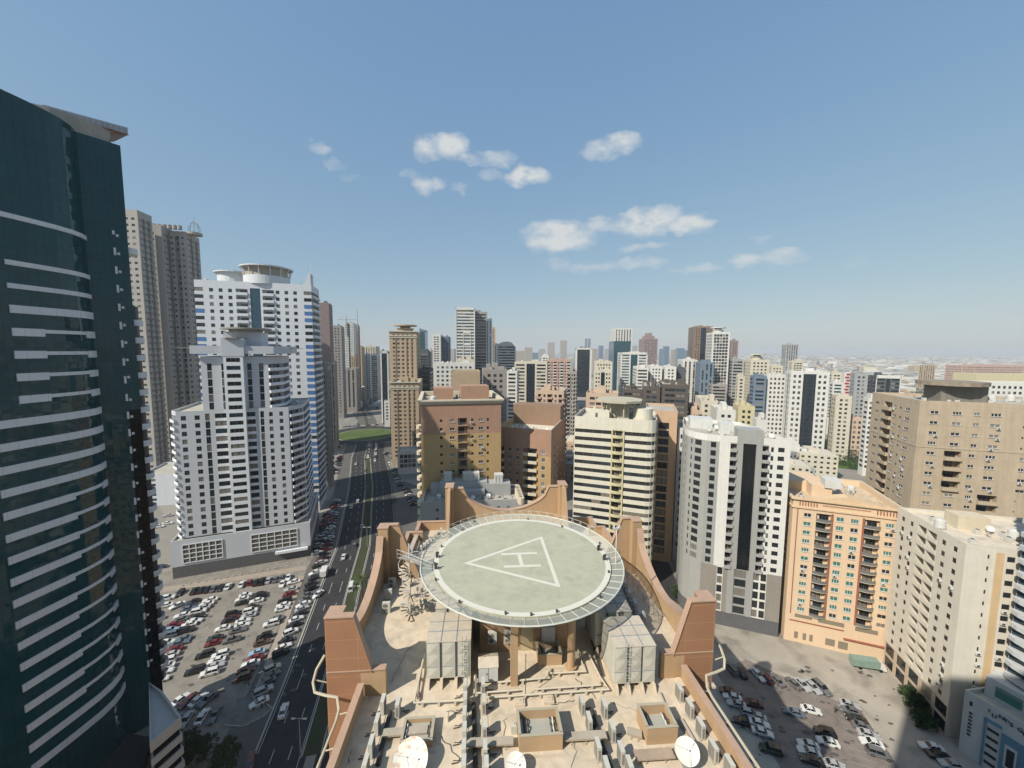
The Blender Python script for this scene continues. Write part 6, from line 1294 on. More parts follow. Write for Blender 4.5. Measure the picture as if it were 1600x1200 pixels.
# ---- pipes on supports
pip = mat('pipe_cream', (.66, .60, .48), rough=.5, var=.1); pip2d = mat('hose_black', (.05, .05, .05), rough=.7); pip2 = mat('pipe_grey', (.34, .34, .31), rough=.6, var=.15)
def pipe(label, pts, z=.45, r_=.09, m=pip, sup=1.5):
    P3 = [Vector(G3(px, py, Z + z)) for px, py in pts]; T = thing('roof_pipe', label, 'pipe', tuple(P3[0]), 0, 'pipe runs across the roof deck')
    b = MB(); b.tube(P3, r_, 8); obj('pipe', b, m, T)
    for p, q in zip(P3, P3[1:]):
        l = (q - p).length; n2 = max(1, int(l / sup))
        for k in range(n2): c = p.lerp(q, (k + .5) / n2); b = MB(); b.box((c.x, c.y, Z + (z - r_) / 2), (.22, .22, max(.05, z - r_)), TH); obj('pipe_support', b, deckm, T)
pipe('long cream pipe crossing the middle of the deck in front of the shed', [(759, 1090), (951, 1077), (939, 1060), (920, 1022)])
pipe('second cream pipe crossing behind the first one', [(743, 1054), (744, 1083), (810, 1078)]); pipe('cream pipe from the small shaft towards the right tanks', [(835, 1077), (938, 1070), (938, 1058), (924, 1030)]); pipe('cream pipe bending round under the right column', [(858, 1043), (860, 1052), (914, 1049), (903, 1015)])
pipe('cream pipe by the shed and column', [(778, 1066), (855, 1059), (858, 1043)]); pipe('white pipe framing the left front tank', [(663, 1022), (647, 1098), (724, 1094), (741, 1090), (742, 1055)], .5, .1)
pipe('red valved pipe left of the left front tank', [(661, 1030), (653, 1092)], .35, .07, mat('pipe_red_brown', (.38, .22, .16), rough=.7)); pipe('grey pipe running between the right tanks and the shaft', [(1032, 1082), (1044, 1110), (1062, 1130), (1090, 1168)], .2, .08, pip2)
pipe('dark pipes behind the right water tanks', [(925, 1000), (940, 1055)], .35, .14, pip2d); pipe('dark hose line along the inner condenser row on the right', [(925, 1110), (936, 1150), (958, 1208)], .2, .2, pip2d); pipe('dark hose line along the left condenser row', [(610, 1112), (600, 1150), (590, 1195)], .2, .2, pip2d); pipe('dark hose line between the two middle left condenser lines', [(740, 1100), (742, 1150), (743, 1200)], .25, .22, pip2d)
# ---- cable trays
trm = mat('tray_galv', (.46, .41, .33), rough=.7, var=.2, panel=(.5, 50, .03), pdark=.8); rst = mat('rusty_tray', (.42, .33, .25), rough=.8, var=.3)
def tray(label, p, q, w, h, m=trm):
    a, c = Hinv(*G(*p, Z + h)), Hinv(*G(*q, Z + h)); T = thing('cable_tray', label, 'cable tray', H3(*a, Z), 0, 'cable trays bridging the condenser rows'); A_, B_ = Vector(H(*a)), Vector(H(*c)); t_ = (B_ - A_).normalized(); n2 = Vector((-t_.y, t_.x)) * w / 2
    b = MB(); b.prism([tuple(A_ - n2), tuple(B_ - n2), tuple(B_ + n2), tuple(A_ + n2)], Z + h - .06, Z + h); b.prism([tuple(A_ - n2), tuple(B_ - n2), tuple(B_ - n2 + t_.orthogonal() * .0 + n2 * .06), tuple(A_ - n2 + n2 * .06)], Z + h, Z + h + .08, 1); obj('tray', b, [m, rst], T)
    l = (B_ - A_).length
    for k in range(max(2, int(l / 1.2))):
        c_ = A_.lerp(B_, (k + .5) / max(2, int(l / 1.2)))
        for s in (-.8, .8): b = MB(); e = c_ + n2 * s; b.tube([(e.x, e.y, Z), (e.x, e.y, Z + h - .06)], .03, 4); obj('leg', b, rst, T)
tray('wide cable tray crossing from the left line to the middle shaft', (728, 1160), (802, 1157), .8, .55); tray('wide cable tray from the middle shaft to the right condenser rows', (881, 1151), (947, 1147), .8, .55)
tray('short brown tray left of the right shaft', (980, 1141), (1003, 1147), .8, .5); tray('rusty stained tray in front of the right shaft', (992, 1180), (1052, 1176), .9, .5, rst); tray('rusty tray end beside the white dish', (1055, 1175), (1068, 1174), .8, .5, rst)
tray('tray at the left rows', (598, 1145), (668, 1139), .8, .45); tray('narrow tray along the right parapet', (1085, 1073), (1108, 1108), .35, .08); tray('narrow pinkish tray beside the right condenser row', (1063, 1122), (1092, 1172), .4, .3, mat('duct_pinkish', 0))
# ---- small plinths and boxes
for i, (px, py, w, d_, h, lb_) in enumerate(((812, 1100, 1.0, .8, .3, 'left of two small plinths in front of the long pipe'), (857, 1096, 1.0, .8, .3, 'right of two small plinths in front of the long pipe'), (700, 1125, .1, .5, .7, 'thin white upright plate on the deck left of the condenser line'), (803, 1145, .5, .4, .8, 'pale box at the left end of the wide shaft'), (1106, 1120, .12, .5, .8, 'upright bracket plate near the right parapet'), (1112, 1073, .6, .5, .25, 'grey cover by the right stub wall'), (668, 1128, .8, .6, .3, 'grey cover near the left shaft'))):
    x, y = G(px, py, Z); b = MB(); b.box((x, y, Z + h / 2), (w, d_, h), TH); b.box((x, y, Z + h + .03), (w * .7, d_ * .7, .06), TH); b.tube([(x, y, Z + h), (x, y, Z + h + .25)], .03, 5); tag(obj('roof_plinth', b, [deckm] if h < .5 else [acw], loc=(x, y, Z)), lb_, 'plinth', 'small plinths and boxes on the deck')
b = MB(); x, y = G(821, 1090, Z); b.tube([(x, y, Z), (x, y, Z + 4.6)], .04, 5); tag(obj('lightning_rod', b, frame_d, loc=(x, y, Z)), 'thin dark upright rod in front of the square pad column', 'rod')
# ---- satellite dishes
def dish(label, px, py, z, r_, az_, el_, stain=False, m2=None):
    x, y = G(px, py, z); T = thing('satellite_dish', label, 'satellite dish', (x, y, Z), 0, 'satellite dishes on the roof deck')
    n3 = Vector((math.sin(az_) * math.cos(el_), math.cos(az_) * math.cos(el_), math.sin(el_))); u = n3.cross(Vector((0, 0, 1))).normalized(); v = u.cross(n3); c = Vector((x, y, z)); b = MB(); rings = []
    for k in range(7):
        rr = r_ * k / 6; dz = .28 * r_ * (k / 6) ** 2; i = len(b.v)
        for q in range(28): a = q * math.pi / 14; b.v.append(tuple(c + n3 * (dz - .15 * r_) + u * rr * math.cos(a) + v * rr * math.sin(a)))
        rings.append(i)
    for i, j in zip(rings, rings[1:]):
        for q in range(28): w = (q + 1) % 28; b.f.append((i + q, i + w, j + w, j + q)); b.m.append(0)
    obj('reflector', b, m2 or mat('dish_white', (.74, .73, .66), rough=.5, var=.06), T, smooth=True)
    b = MB(); f = c + n3 * r_ * .75
    for a in (0, 2.1, 4.2): b.tube([tuple(c + u * r_ * .95 * math.cos(a) + v * r_ * .95 * math.sin(a) + n3 * .1), tuple(f)], .018, 4)
    b.tube([tuple(f - n3 * .12), tuple(f + n3 * .1)], .06, 6); obj('feed_arm', b, stl, T)
    b = MB(); b.tube([(x, y, Z), tuple(c - n3 * .3)], .07, 6); b.box((x, y, Z + .08), (.9, .9, .16), TH); obj('mount', b, stl, T)
def stainmat():
    m = mat('dish_stained', (.70, .69, .62), rough=.6, var=.1); t_ = m.node_tree; n = t_.nodes; l = t_.links; bs = n['Principled BSDF']; z = n.new('ShaderNodeTexNoise'); z.inputs['Scale'].default_value = 1.7; z.inputs['Detail'].default_value = 5; tcn = n.new('ShaderNodeTexCoord'); l.new(tcn.outputs['Object'], z.inputs['Vector']); cr = n.new('ShaderNodeValToRGB'); cr.color_ramp.elements[0].position = .5; cr.color_ramp.elements[0].color = (.70, .69, .61, 1); cr.color_ramp.elements[1].position = .68; cr.color_ramp.elements[1].color = (.5, .27, .16, 1); l.new(z.outputs['Fac'], cr.inputs[0]); l.new(cr.outputs[0], bs.inputs['Base Color']); return m
dish('big rust stained satellite dish at the bottom edge, left of centre', 642, 1188, Z + .8, 1.45, R(195), R(58), m2=stainmat())
dish('white oval satellite dish beside the right shaft', 1074, 1174, Z + 1.2, .95, R(215), R(52)); dish('pale satellite dish cut by the bottom edge in front of the middle shaft', 806, 1196, Z + .7, .85, R(200), R(55))

# loose cables and small brackets over the deck
for k, (px, py, dx, dy, lb) in enumerate(((640, 1010, -30, 55, 'left of the left tank'), (700, 1110, 40, 12, 'in front of the left tank'), (790, 1120, -8, 60, 'left of the wide shaft'), (900, 1060, 30, 30, 'right of the round column'), (960, 1100, 45, 14, 'in front of the right tank'), (860, 1100, 40, -5, 'beside the right plinth'), (1070, 1085, 60, 80, 'by the right parapet'), (560, 1130, -15, 60, 'by the left parapet'), (900, 1160, -5, 40, 'right of the wide shaft'), (690, 1150, 30, 40, 'right of the stained dish'))):
    r_ = random.Random(k); pts = [G3(px + dx * t_ / 8 + r_.uniform(-3, 3), py + dy * t_ / 8 + r_.uniform(-2, 2), Z + .04) for t_ in range(9)]; b = MB(); b.tube(pts, .028, 5); tag(obj('loose_cable', b, mat('hose_black', 0) if k % 2 else pip2, loc=pts[0]), 'thin loose cable snaking over the deck ' + lb, 'cable', 'loose cables on the deck')
# ------------------------------------------------------------------ vehicles (x forward, z up, origin on the ground at the middle)
tyre = mat('tyre_rubber', (.02, .02, .02), rough=.9, var=0); rimw = mat('wheel_rim', (.35, .35, .36), rough=.3, var=0, metal=.8); cglass = mat('car_glass', (.012, .015, .018), rough=.06, var=0, spec=.7); hl = mat('headlight_lens', (.6, .6, .58), rough=.15, var=0); tl = mat('taillight_red', (.3, .015, .01), rough=.3, var=0)
PC_ = {'white': (.72, .72, .70), 'silver': (.42, .43, .44), 'grey': (.14, .145, .15), 'black': (.015, .015, .017), 'red': (.17, .015, .018), 'dark red': (.10, .012, .015), 'blue grey': (.12, .16, .21), 'light blue': (.28, .42, .55), 'brown': (.09, .055, .04), 'dark green': (.02, .045, .03), 'cream': (.60, .55, .42), 'green and white': (.72, .72, .70), 'dark blue': (.02, .03, .07)}
PM = {k: mat('paint_' + k.replace(' ', '_'), v, rough=.28, var=.03, spec=.5, coat=.5) for k, v in PC_.items()}
def loft(mb, secs, m=0, cap=True):
    idx = []
    for s_ in secs: i = len(mb.v); mb.v += [tuple(p) for p in s_]; idx.append((i, len(s_)))
    for (i, n), (j, _) in zip(idx, idx[1:]):
        for k in range(n): q = (k + 1) % n; mb.f.append((i + k, i + q, j + q, j + k)); mb.m.append(m)
    if cap: i, n = idx[0]; mb.f.append(tuple(i + k for k in reversed(range(n)))); mb.m.append(m); i, n = idx[-1]; mb.f.append(tuple(i + k for k in range(n))); mb.m.append(m)
def car_proto(kind):
    L_, W_, belt, top, prof = {
        'sedan': (4.7, 1.8, .86, 1.42, [(-2.35, .62), (-2.25, .88), (-1.55, .93), (1.1, .90), (2.1, .74), (2.35, .55)]),
        'hatchback': (4.0, 1.72, .9, 1.48, [(-2.0, .62), (-1.95, .9), (-1.5, .93), (.95, .92), (1.8, .76), (2.0, .56)]),
        'suv': (4.8, 1.92, 1.05, 1.78, [(-2.4, .62), (-2.36, 1.05), (-1.6, 1.08), (1.15, 1.06), (2.2, .96), (2.4, .66)]),
        'pickup': (5.2, 1.88, 1.0, 1.74, [(-2.6, .6), (-2.58, 1.0), (-.7, 1.0), (1.2, 1.02), (2.4, .92), (2.6, .62)]),
        'minibus': (5.4, 1.95, 1.2, 2.2, [(-2.7, .5), (-2.68, 1.2), (-1.6, 1.22), (1.9, 1.2), (2.5, 1.0), (2.7, .6)])}[kind]
    T = thing('parked_car', 'x', 'car', (0, 0, -60), 0)
    b = MB(); w = W_ / 2
    def sec(x, z, wf): a = w * wf; return [(x, -a * .96, .24), (x, a * .96, .24), (x, a, .5), (x, a * .97, z - .06), (x, a * .86, z), (x, -a * .86, z), (x, -a * .97, z - .06), (x, -a, .5)]
    loft(b, [sec(x, z, wf) for (x, z), wf in zip(prof, (.84, .95, 1, 1, .95, .80))])
    cb = {'sedan': (-1.75, -1.0, .25, 1.05), 'hatchback': (-1.93, -1.45, .25, .98), 'suv': (-2.3, -1.9, .45, 1.15), 'pickup': (-.75, -.5, .55, 1.2), 'minibus': (-2.62, -2.45, 1.75, 2.35)}[kind]
    x0, x1, x2, x3 = cb; zt = top; z0_ = belt
    b.prism([(x1, -w * .72), (x2, -w * .72), (x2, w * .72), (x1, w * .72)], zt - .05, zt)
    for x_, s1 in ((x0, x1), (x3, x2)):
        for sgn in (-1, 1): b.tube([(x_, sgn * w * .88, z0_), (s1, sgn * w * .70, zt - .03)], .05, 4)
    for sgn in (-1, 1): b.tube([((x1 + x2) / 2, sgn * w * .885, z0_), ((x1 + x2) / 2, sgn * w * .715, zt - .03)], .045, 4)
    for sgn in (-1, 1): b.box((x3 - .25, sgn * (w + .06), z0_ + .08), (.18, .2, .14))
    if kind == 'pickup': b.box((-1.65, 0, 1.02), (1.7, 1.5, .02), 0, 1)
    me = b.mesh('body', [PM['white'], frame_d])
    o_ = bpy.data.objects.new('body', me); C.objects.link(o_); o_.parent = T
    b = MB(); loft(b, [[(x0, -w * .87, z0_ - .05), (x0, w * .87, z0_ - .05), (x0 + .01, w * .86, z0_ - .04), (x0 + .01, -w * .86, z0_ - .04)], [(x1, -w * .70, zt - .06), (x1, w * .70, zt - .06), (x1 + .01, w * .70, zt - .05), (x1 + .01, -w * .70, zt - .05)]], cap=False)
    A = [(x0, -w * .88, z0_ - .06), (x3, -w * .88, z0_ - .06), (x3, w * .88, z0_ - .06), (x0, w * .88, z0_ - .06)]; Bt = [(x1, -w * .70, zt - .04), (x2, -w * .70, zt - .04), (x2, w * .70, zt - .04), (x1, w * .70, zt - .04)]
    b = MB(); loft(b, [A, Bt]); me = b.mesh('windows', [cglass]); o_ = bpy.data.objects.new('windows', me); C.objects.link(o_); o_.parent = T
    r_ = .33 if kind in ('sedan', 'hatchback') else .38
    for x_ in (-L_ * .29, L_ * .30):
        for sgn in (-1, 1):
            b = MB(); b.tube([(0, -.11, 0), (0, .11, 0)], r_, 14); me = b.mesh('wheel', [tyre]); o_ = bpy.data.objects.new('wheel', me); C.objects.link(o_); o_.parent = T; o_.location = (x_, sgn * (w - .1), r_)
            b = MB(); b.tube([(0, -.125, 0), (0, .125, 0)], r_ * .62, 10); me = b.mesh('rim', [rimw]); q = bpy.data.objects.new('rim', me); C.objects.link(q); q.parent = o_
    for sgn in (-1, 1):
        for nm, x_, z_, m_ in (('headlight', prof[-1][0] - .12, prof[-1][1] + .06, hl), ('taillight', prof[0][0] + .03, prof[1][1] - .14, tl)):
            b = MB(); b.box((0, 0, 0), (.22 if nm == 'headlight' else .1, .34, .14)); me = b.mesh(nm, [m_]); q = bpy.data.objects.new(nm, me); C.objects.link(q); q.parent = T; q.location = (x_, sgn * w * .62, z_)
    return T
PROTO = {k: car_proto(k) for k in ('sedan', 'hatchback', 'suv', 'pickup', 'minibus')}
def simple(kind):         # far cars: body and windows only
    src = PROTO[kind]; T = thing('parked_car', 'x', 'car', (0, 0, -60), 0)
    for ch in src.children:
        if ch.name.startswith(('body', 'windows')): c = ch.copy(); C.objects.link(c); c.parent = T
    b = MB()
    for x_ in (-1.35, 1.4):
        for s in (-.78, .78): b.tube([(x_, s - .1, .33), (x_, s + .1, .33)], .33, 8)
    me = b.mesh('wheels', [tyre]); o_ = bpy.data.objects.new('wheels', me); C.objects.link(o_); o_.parent = T
    return T
SIMP = {k: simple(k) for k in ('sedan', 'hatchback', 'suv')}
WORD = {'sedan': 'sedan', 'hatchback': 'hatchback', 'suv': 'SUV', 'pickup': 'pickup', 'minibus': 'minibus'}
def car(px, py, kind, col, deg, label, group, cat='car', name='parked_car', far_=False, flip=None):
    x, y = G(px, py, .35) if not far_ else G(px, py, 0); src = (SIMP if far_ else PROTO)[kind]
    fl = 180 if (random.random() < .5 if flip is None else flip) else 0
    T = dup(src, (x, y, .02), R(deg + fl + random.uniform(-2.5, 2.5)), label, group, (random.uniform(.86, .96), random.uniform(.88, .95), random.uniform(.87, .96))); T.name = name; T['category'] = cat; T['category'] = {'minibus': 'minibus', 'pickup': 'pickup', 'suv': 'car'}.get(kind, cat)
    for ch in T.children:
        if ch.name.startswith('body'): ch.material_slots[0].link = 'OBJECT'; ch.material_slots[0].material = PM[col]
    return T
CODE = {'w': 'white', 's': 'silver', 'g': 'grey', 'b': 'black', 'r': 'red', 'R': 'dark red', 'B': 'blue grey', 'l': 'light blue', 'n': 'brown', 'e': 'dark green', 'c': 'cream', 'G': 'green and white', 'd': 'dark blue'}
KC = {'s': 'sedan', 'h': 'hatchback', 'u': 'suv', 'p': 'pickup', 'm': 'minibus'}
def rows_(txt, sx, sy, k, deg, rowlabel, group, flip=None):
    items = [q.split(',') for q in txt.split()]
    names = {}
    for it in items: names.setdefault((it[2], it[3]), []).append(it)
    cnt = {}; W_ = ['first', 'second', 'third', 'fourth', 'fifth', 'sixth', 'seventh', 'eighth', 'ninth', 'tenth', 'eleventh', 'twelfth']
    for it in items:
        key = (it[2], it[3]); cnt[key] = cnt.get(key, 0) + 1; c = CODE[it[2]]; kd = KC[it[3]]
        o = (W_[cnt[key] - 1] + ' ' if len(names[key]) > 1 else 'only ')
        dd = float(it[4]) if len(it) > 4 else deg
        car(sx + float(it[0]) / k, sy + float(it[1]) / k, kd, c, dd, '%s%s %s in %s' % (o, c, WORD[kd], rowlabel), group, flip=flip)
LOTG = 'cars parked in the left car park'
K = 3.636
rows_('190,205,b,h 270,195,b,s 308,190,b,s 343,187,b,s 378,182,g,s 417,178,b,s 460,170,w,s 540,157,w,s 582,147,r,h 618,147,b,s 653,142,b,u 690,135,s,s 730,130,g,s 763,122,g,s 768,155,w,s 802,120,w,s', 230, 870, K, 108, 'the top row of the left car park, left to right', LOTG)
rows_('115,237,w,u 103,278,w,s 172,278,w,s,60 55,352,w,s 265,256,b,s 248,278,d,s 237,297,B,s 358,247,w,s 338,270,w,s 315,292,s,s 292,314,w,u 200,335,w,s 288,342,b,s 185,362,g,s 158,388,r,s 268,368,w,s 238,388,w,s 133,420,l,s 222,420,b,u 128,447,B,u 205,469,B,s 185,492,B,s 115,490,w,h 150,530,r,s 132,560,s,s 108,597,w,u 105,627,G,s 97,655,w,s 70,700,w,s', 230, 870, K, 24, 'the left block, left car park, from the top', LOTG)
rows_('560,220,w,s 540,243,w,s 537,264,b,s 645,213,b,s 630,232,b,u 622,252,w,s 600,290,b,s 587,312,w,u 577,335,s,s 490,328,b,u 478,350,R,s 465,364,b,s 545,367,w,s 540,391,w,s 430,410,w,s 515,420,g,s 385,465,e,s 375,493,r,s 480,475,g,p 330,560,b,u 415,561,w,u 395,592,w,s 385,622,s,s 355,662,w,u 272,652,b,u', 230, 870, K, 24, 'the middle block, left car park, from the top', LOTG)
rows_('832,145,w,s 817,186,s,s 805,215,r,s 782,252,b,u 775,276,w,s 765,299,w,s 732,355,g,s 705,383,w,u 665,457,b,u 655,490,n,s 625,545,l,s 612,580,r,s 588,612,w,s 562,648,R,s 540,690,n,u', 230, 870, K, 24, 'the row left of the pink divider, counted from the top', LOTG)
rows_('985,22,R,s 967,52,b,s 955,92,w,s 945,124,b,s 932,155,b,s 925,186,b,u 915,215,g,s 900,242,g,s 887,273,w,s 880,297,s,s 866,327,b,s 847,358,w,s 830,393,b,s 815,433,w,u 790,480,b,s 775,516,w,s 760,550,b,u 710,640,c,u 705,675,g,s 676,716,g,s 658,768,s,u 637,830,w,s 970,215,w,s,72', 230, 870, K, 42, 'the slanted kerbside row right of the divider, from the top', 'cars parked along the service lane')
rows_('190,815,w,s 235,820,R,s 290,815,w,s 345,812,g,s', 230, 870, K, 74, 'the bottom sunlit row, left car park, left to right', LOTG)
rows_('220,930,s,s 312,912,w,s 385,900,g,s', 230, 870, K, 104, 'the shaded bottom row near the glass tower, counted from the left', LOTG)
rows_('590,1165,R,s', 230, 870, K, 112, 'the shade at the bottom edge beside the trees', 'cars parked in the shade at the lower left')
road = [(443, 1111, 's', 'w', 'white sedan driving alone on the shaded road at the lower left', 107), (549, 918, 'm', 'w', 'white minibus driving beside the verge', 107), (537, 870, 's', 'w', 'white sedan driving above the minibus', 107), (554, 852, 'h', 'g', 'grey hatchback on the shaded road near the street lamp', 107), (566, 823, 's', 's', 'silver sedan in the shade just left of the median, nearest the lamp head', 107), (549, 792, 's', 'w', 'white sedan, lower of the shaded pair higher up the left carriageway', 107), (559, 783, 'h', 'w', 'white hatchback, upper of the shaded pair on the left carriageway', 107), (556, 725, 's', 'w', 'white sedan driving alone towards the roundabout on the left carriageway', 107), (497, 927, 's', 'B', 'blue grey sedan waiting in the service lane beside the slanted row', 112)]
for px, py, k_, c, lb, dg in road: T = car(px, py, KC[k_], CODE[c], dg, lb, 'cars driving on the main road', flip=False)
# kerbside double row further up, left of the road
r = random.Random(4)
def line_cars(n, p, q, deg, lab, group, jit=1.2, cols='wwwssbbbggrB', kinds='sssuh', far_=True, start=0):
    W_ = ['first', 'second', 'third', 'fourth', 'fifth', 'sixth', 'seventh', 'eighth', 'ninth', 'tenth', 'eleventh', 'twelfth', 'thirteenth', 'fourteenth', 'fifteenth', 'sixteenth', 'seventeenth', 'eighteenth', 'nineteenth', 'twentieth', 'twenty-first', 'twenty-second', 'twenty-third', 'twenty-fourth', 'twenty-fifth', 'twenty-sixth', 'twenty-seventh', 'twenty-eighth']
    a, c = Vector(G(*p)), Vector(G(*q))
    for k in range(n):
        t_ = (k + .5) / n; x, y = a.lerp(c, t_); kd = KC[r.choice(kinds)]; col = CODE[r.choice(cols)]; src = (SIMP if far_ else PROTO)[kd if not far_ or kd in SIMP else 'sedan']
        T = dup(src, (x + r.uniform(-.3, .3), y + r.uniform(-.3, .3), .02), R(deg + r.choice((0, 180)) + r.uniform(-3, 3)), '%s car (%s %s) %s' % (W_[k], col, WORD[kd], lab), group)
        for ch in T.children:
            if ch.name.startswith('body'): ch.material_slots[0].link = 'OBJECT'; ch.material_slots[0].material = PM[col]
line_cars(20, (503, 884), (527, 782), 40, 'from the bottom, outer row beside the stepped tower', 'cars parked at the kerb beside the stepped tower', far_=False)
line_cars(14, (494, 868), (514, 800), 40, 'from the bottom of the inner row beside the stepped tower', 'cars parked at the kerb beside the stepped tower', far_=False)
line_cars(10, (524, 742), (533, 708), 40, 'from the bottom of the far left kerb row below the roundabout', 'cars parked at the far left kerb')
line_cars(14, (575, 716), (578, 690), 108, 'queued right of the median below the roundabout, inner lane', 'cars queued below the roundabout'); line_cars(12, (586, 722), (588, 690), 108, 'queued right of the median below the roundabout, outer lane', 'cars queued below the roundabout')
line_cars(9, (611, 722), (626, 762), 20, 'from the top of the row at the white roadside building', 'cars parked at the white roadside building'); line_cars(6, (633, 764), (648, 792), 20, 'from the top, shaded row, side car park', 'cars in the side car park'); line_cars(6, (601, 708), (617, 716), 20, 'left to right in front of the tan annex', 'cars in the side car park')
line_cars(10, (528, 668), (600, 664), 10, 'left to right on the far side of the roundabout', 'cars around the roundabout'); line_cars(5, (527, 700), (545, 694), 130, 'on the near side of the roundabout, left to right', 'cars around the roundabout')
line_cars(12, (546, 632), (556, 655), 108, 'from the top of the left lane beyond the roundabout', 'cars beyond the roundabout'); line_cars(8, (568, 632), (578, 655), 108, 'from the top of the right lane beyond the roundabout', 'cars beyond the roundabout')
for px, py, c, lb in ((1038, 851, 'r', 'red car in the dark side street behind the pad'), (1048, 855, 'w', 'white car beside the red one in the dark side street'), (1022, 848, 'b', 'black car in the dark side street'), (249, 823, 'w', 'white car by the pale annex block, lower one'), (262, 818, 'w', 'white car by the pale annex block, upper one'), (262, 806, 's', 'silver car at the wall of the annex block'), (252, 886, 'd', 'dark car in the shade beside the stepped tower')):
    car(px, py, 'sedan', CODE[c], 20, lb, 'cars scattered in the side streets')
line_cars(12, (905, 662), (893, 612), 80, 'from the bottom of the central street, left kerb', 'cars in the central street'); line_cars(10, (908, 640), (900, 606), 80, 'from the bottom of the central street, right kerb', 'cars in the central street')
# right lot
RG = 'cars parked in the right dusty lot'; K = 4.706
rows_('200,405,g,u 268,430,b,s 395,445,w,s 460,475,r,h 533,485,g,s 655,510,g,s 725,520,s,s 797,535,s,s 863,545,g,u', 1100, 960, K, 101, 'the top row of the right lot, counted from the left', RG)
rows_('190,577,R,s 207,613,w,s 240,665,s,s 355,657,R,s 390,757,s,s 408,808,w,s 430,872,w,s 285,790,b,s 490,1000,e,u 335,730,s,h', 1100, 960, K, -18, 'the left block of the right lot, from the top', RG)
rows_('660,725,B,s 787,707,w,s 885,872,b,u 910,942,w,s 765,963,w,s 773,1015,w,s 795,1078,b,s 960,1112,s,s', 1100, 960, K, -18, 'the middle of the right lot, counted from the top', RG)
rows_('1070,670,s,s 1075,712,g,s 1120,775,b,s 1165,830,g,s 1210,887,s,s 1232,950,G,s 1285,1028,g,u', 1100, 960, K, -22, 'the slanted row of the right lot, from the top', RG)
K = 2.859
rows_('215,1110,w,s 250,1148,b,s 305,1188,s,s', 1380, 780, K, -12, 'the small group below the bushes at the ivory block', RG)
# green patch of the taxi-like cars
# trucks
def truck(label, px, py, deg, box, cab, len_=6.5):
    x, y = G(px, py, 0); T = thing('box_truck', label, 'truck', (x, y, 0), R(deg))
    def P(nm, b, m): me = b.mesh(nm, m if isinstance(m, list) else [m]); o_ = bpy.data.objects.new(nm, me); C.objects.link(o_); o_.parent = T; return o_
    b = MB(); b.box((-.9, 0, 1.75), (len_ - 2, 2.1, 1.9)); b.box((-.9, 0, .72), (len_ - 2, .9, .16)); P('cargo_box', b, box)
    b = MB(); loft(b, [[(len_ / 2 - 1.9, -1, .45), (len_ / 2 - 1.9, 1, .45), (len_ / 2 - 1.9, .95, 2.1), (len_ / 2 - 1.9, -.95, 2.1)], [(len_ / 2 - .9, -1, .45), (len_ / 2 - .9, 1, .45), (len_ / 2 - .9, .92, 2.05), (len_ / 2 - .9, -.92, 2.05)], [(len_ / 2 - .3, -.98, .45), (len_ / 2 - .3, .98, .45), (len_ / 2 - .4, .9, 1.2), (len_ / 2 - .4, -.9, 1.2)]]); P('cab', b, cab)
    b = MB(); b.slab([(len_ / 2 - .86, -.82, 1.95), (len_ / 2 - .86, .82, 1.95), (len_ / 2 - .41, .8, 1.25), (len_ / 2 - .41, -.8, 1.25)], (.03, 0, .02)); P('windscreen', b, cglass)
    for x_ in (-len_ * .28, len_ * .3):
        for s in (-.9, .9): b = MB(); b.tube([(x_, s - .13, .42), (x_, s + .13, .42)], .42, 14); P('wheel', b, tyre)
truck('white box truck parked at the top end of the slanted kerbside row', 230 + 1008 / 3.636, 897, 105, PM['white'], PM['white'])
truck('green and white tanker like truck parked at the foot of the orange block', 1356, 1044, -12, mat('truck_green', (.24, .34, .29), rough=.5, var=.3, nscale=1.5), PM['white'], 8.2)
truck('dark grey truck stopped at the side lane beside the shaded side car park', 615, 783, 108, PM['grey'], PM['white'], 6)
# people
def person(label, px, py, top, bot):
    x, y = G(px, py, 0)
    me = bpy.data.meshes.new('person'); V = [(0, 0, .92), (0, 0, 1.15), (0, 0, 1.38), (0, 0, 1.5), (0, .02, 1.62), (0, .01, 1.74), (.2, 0, 1.4), (.27, .03, 1.12), (.26, .12, .88), (-.2, 0, 1.4), (-.27, -.02, 1.12), (-.26, .08, .88), (.1, 0, .88), (.11, .06, .48), (.11, .02, .07), (.11, .14, .04), (-.1, 0, .88), (-.11, -.05, .48), (-.11, -.14, .07), (-.11, -.02, .04)]
    E_ = [(0, 1), (1, 2), (2, 3), (3, 4), (4, 5), (2, 6), (6, 7), (7, 8), (2, 9), (9, 10), (10, 11), (0, 12), (12, 13), (13, 14), (14, 15), (0, 16), (16, 17), (17, 18), (18, 19)]
    me.from_pydata(V, E_, []); o_ = bpy.data.objects.new('person', me); C.objects.link(o_)
    sk = o_.modifiers.new('skin', 'SKIN'); rr = [.14, .14, .15, .06, .09, .07, .06, .045, .035, .06, .045, .035, .09, .06, .045, .035, .09, .06, .045, .035]
    for v_, q in zip(me.skin_vertices[0].data, rr): v_.radius = (q, q)
    me.skin_vertices[0].data[0].use_root = True
    sb = o_.modifiers.new('sub', 'SUBSURF'); sb.levels = 1; sb.render_levels = 1
    dg = bpy.context.evaluated_depsgraph_get(); m2 = bpy.data.meshes.new_from_object(o_.evaluated_get(dg)); bpy.data.objects.remove(o_)
    o_ = bpy.data.objects.new('person', m2); C.objects.link(o_); m2.materials.clear()
    for q in (top, bot, mat('skin_brown', (.22, .12, .07), var=0), mat('hair_black', (.01, .01, .01), var=0)): m2.materials.append(q)
    for p_ in m2.polygons: z = p_.center.z; p_.material_index = 1 if z < .93 else 3 if z > 1.68 else 2 if z > 1.5 or (z < .95 and abs(p_.center.x) > .2) else 0; p_.use_smooth = True
    o_.location = (x, y, .02); o_.rotation_euler = (0, 0, random.uniform(0, 6)); tag(o_, label, 'person')
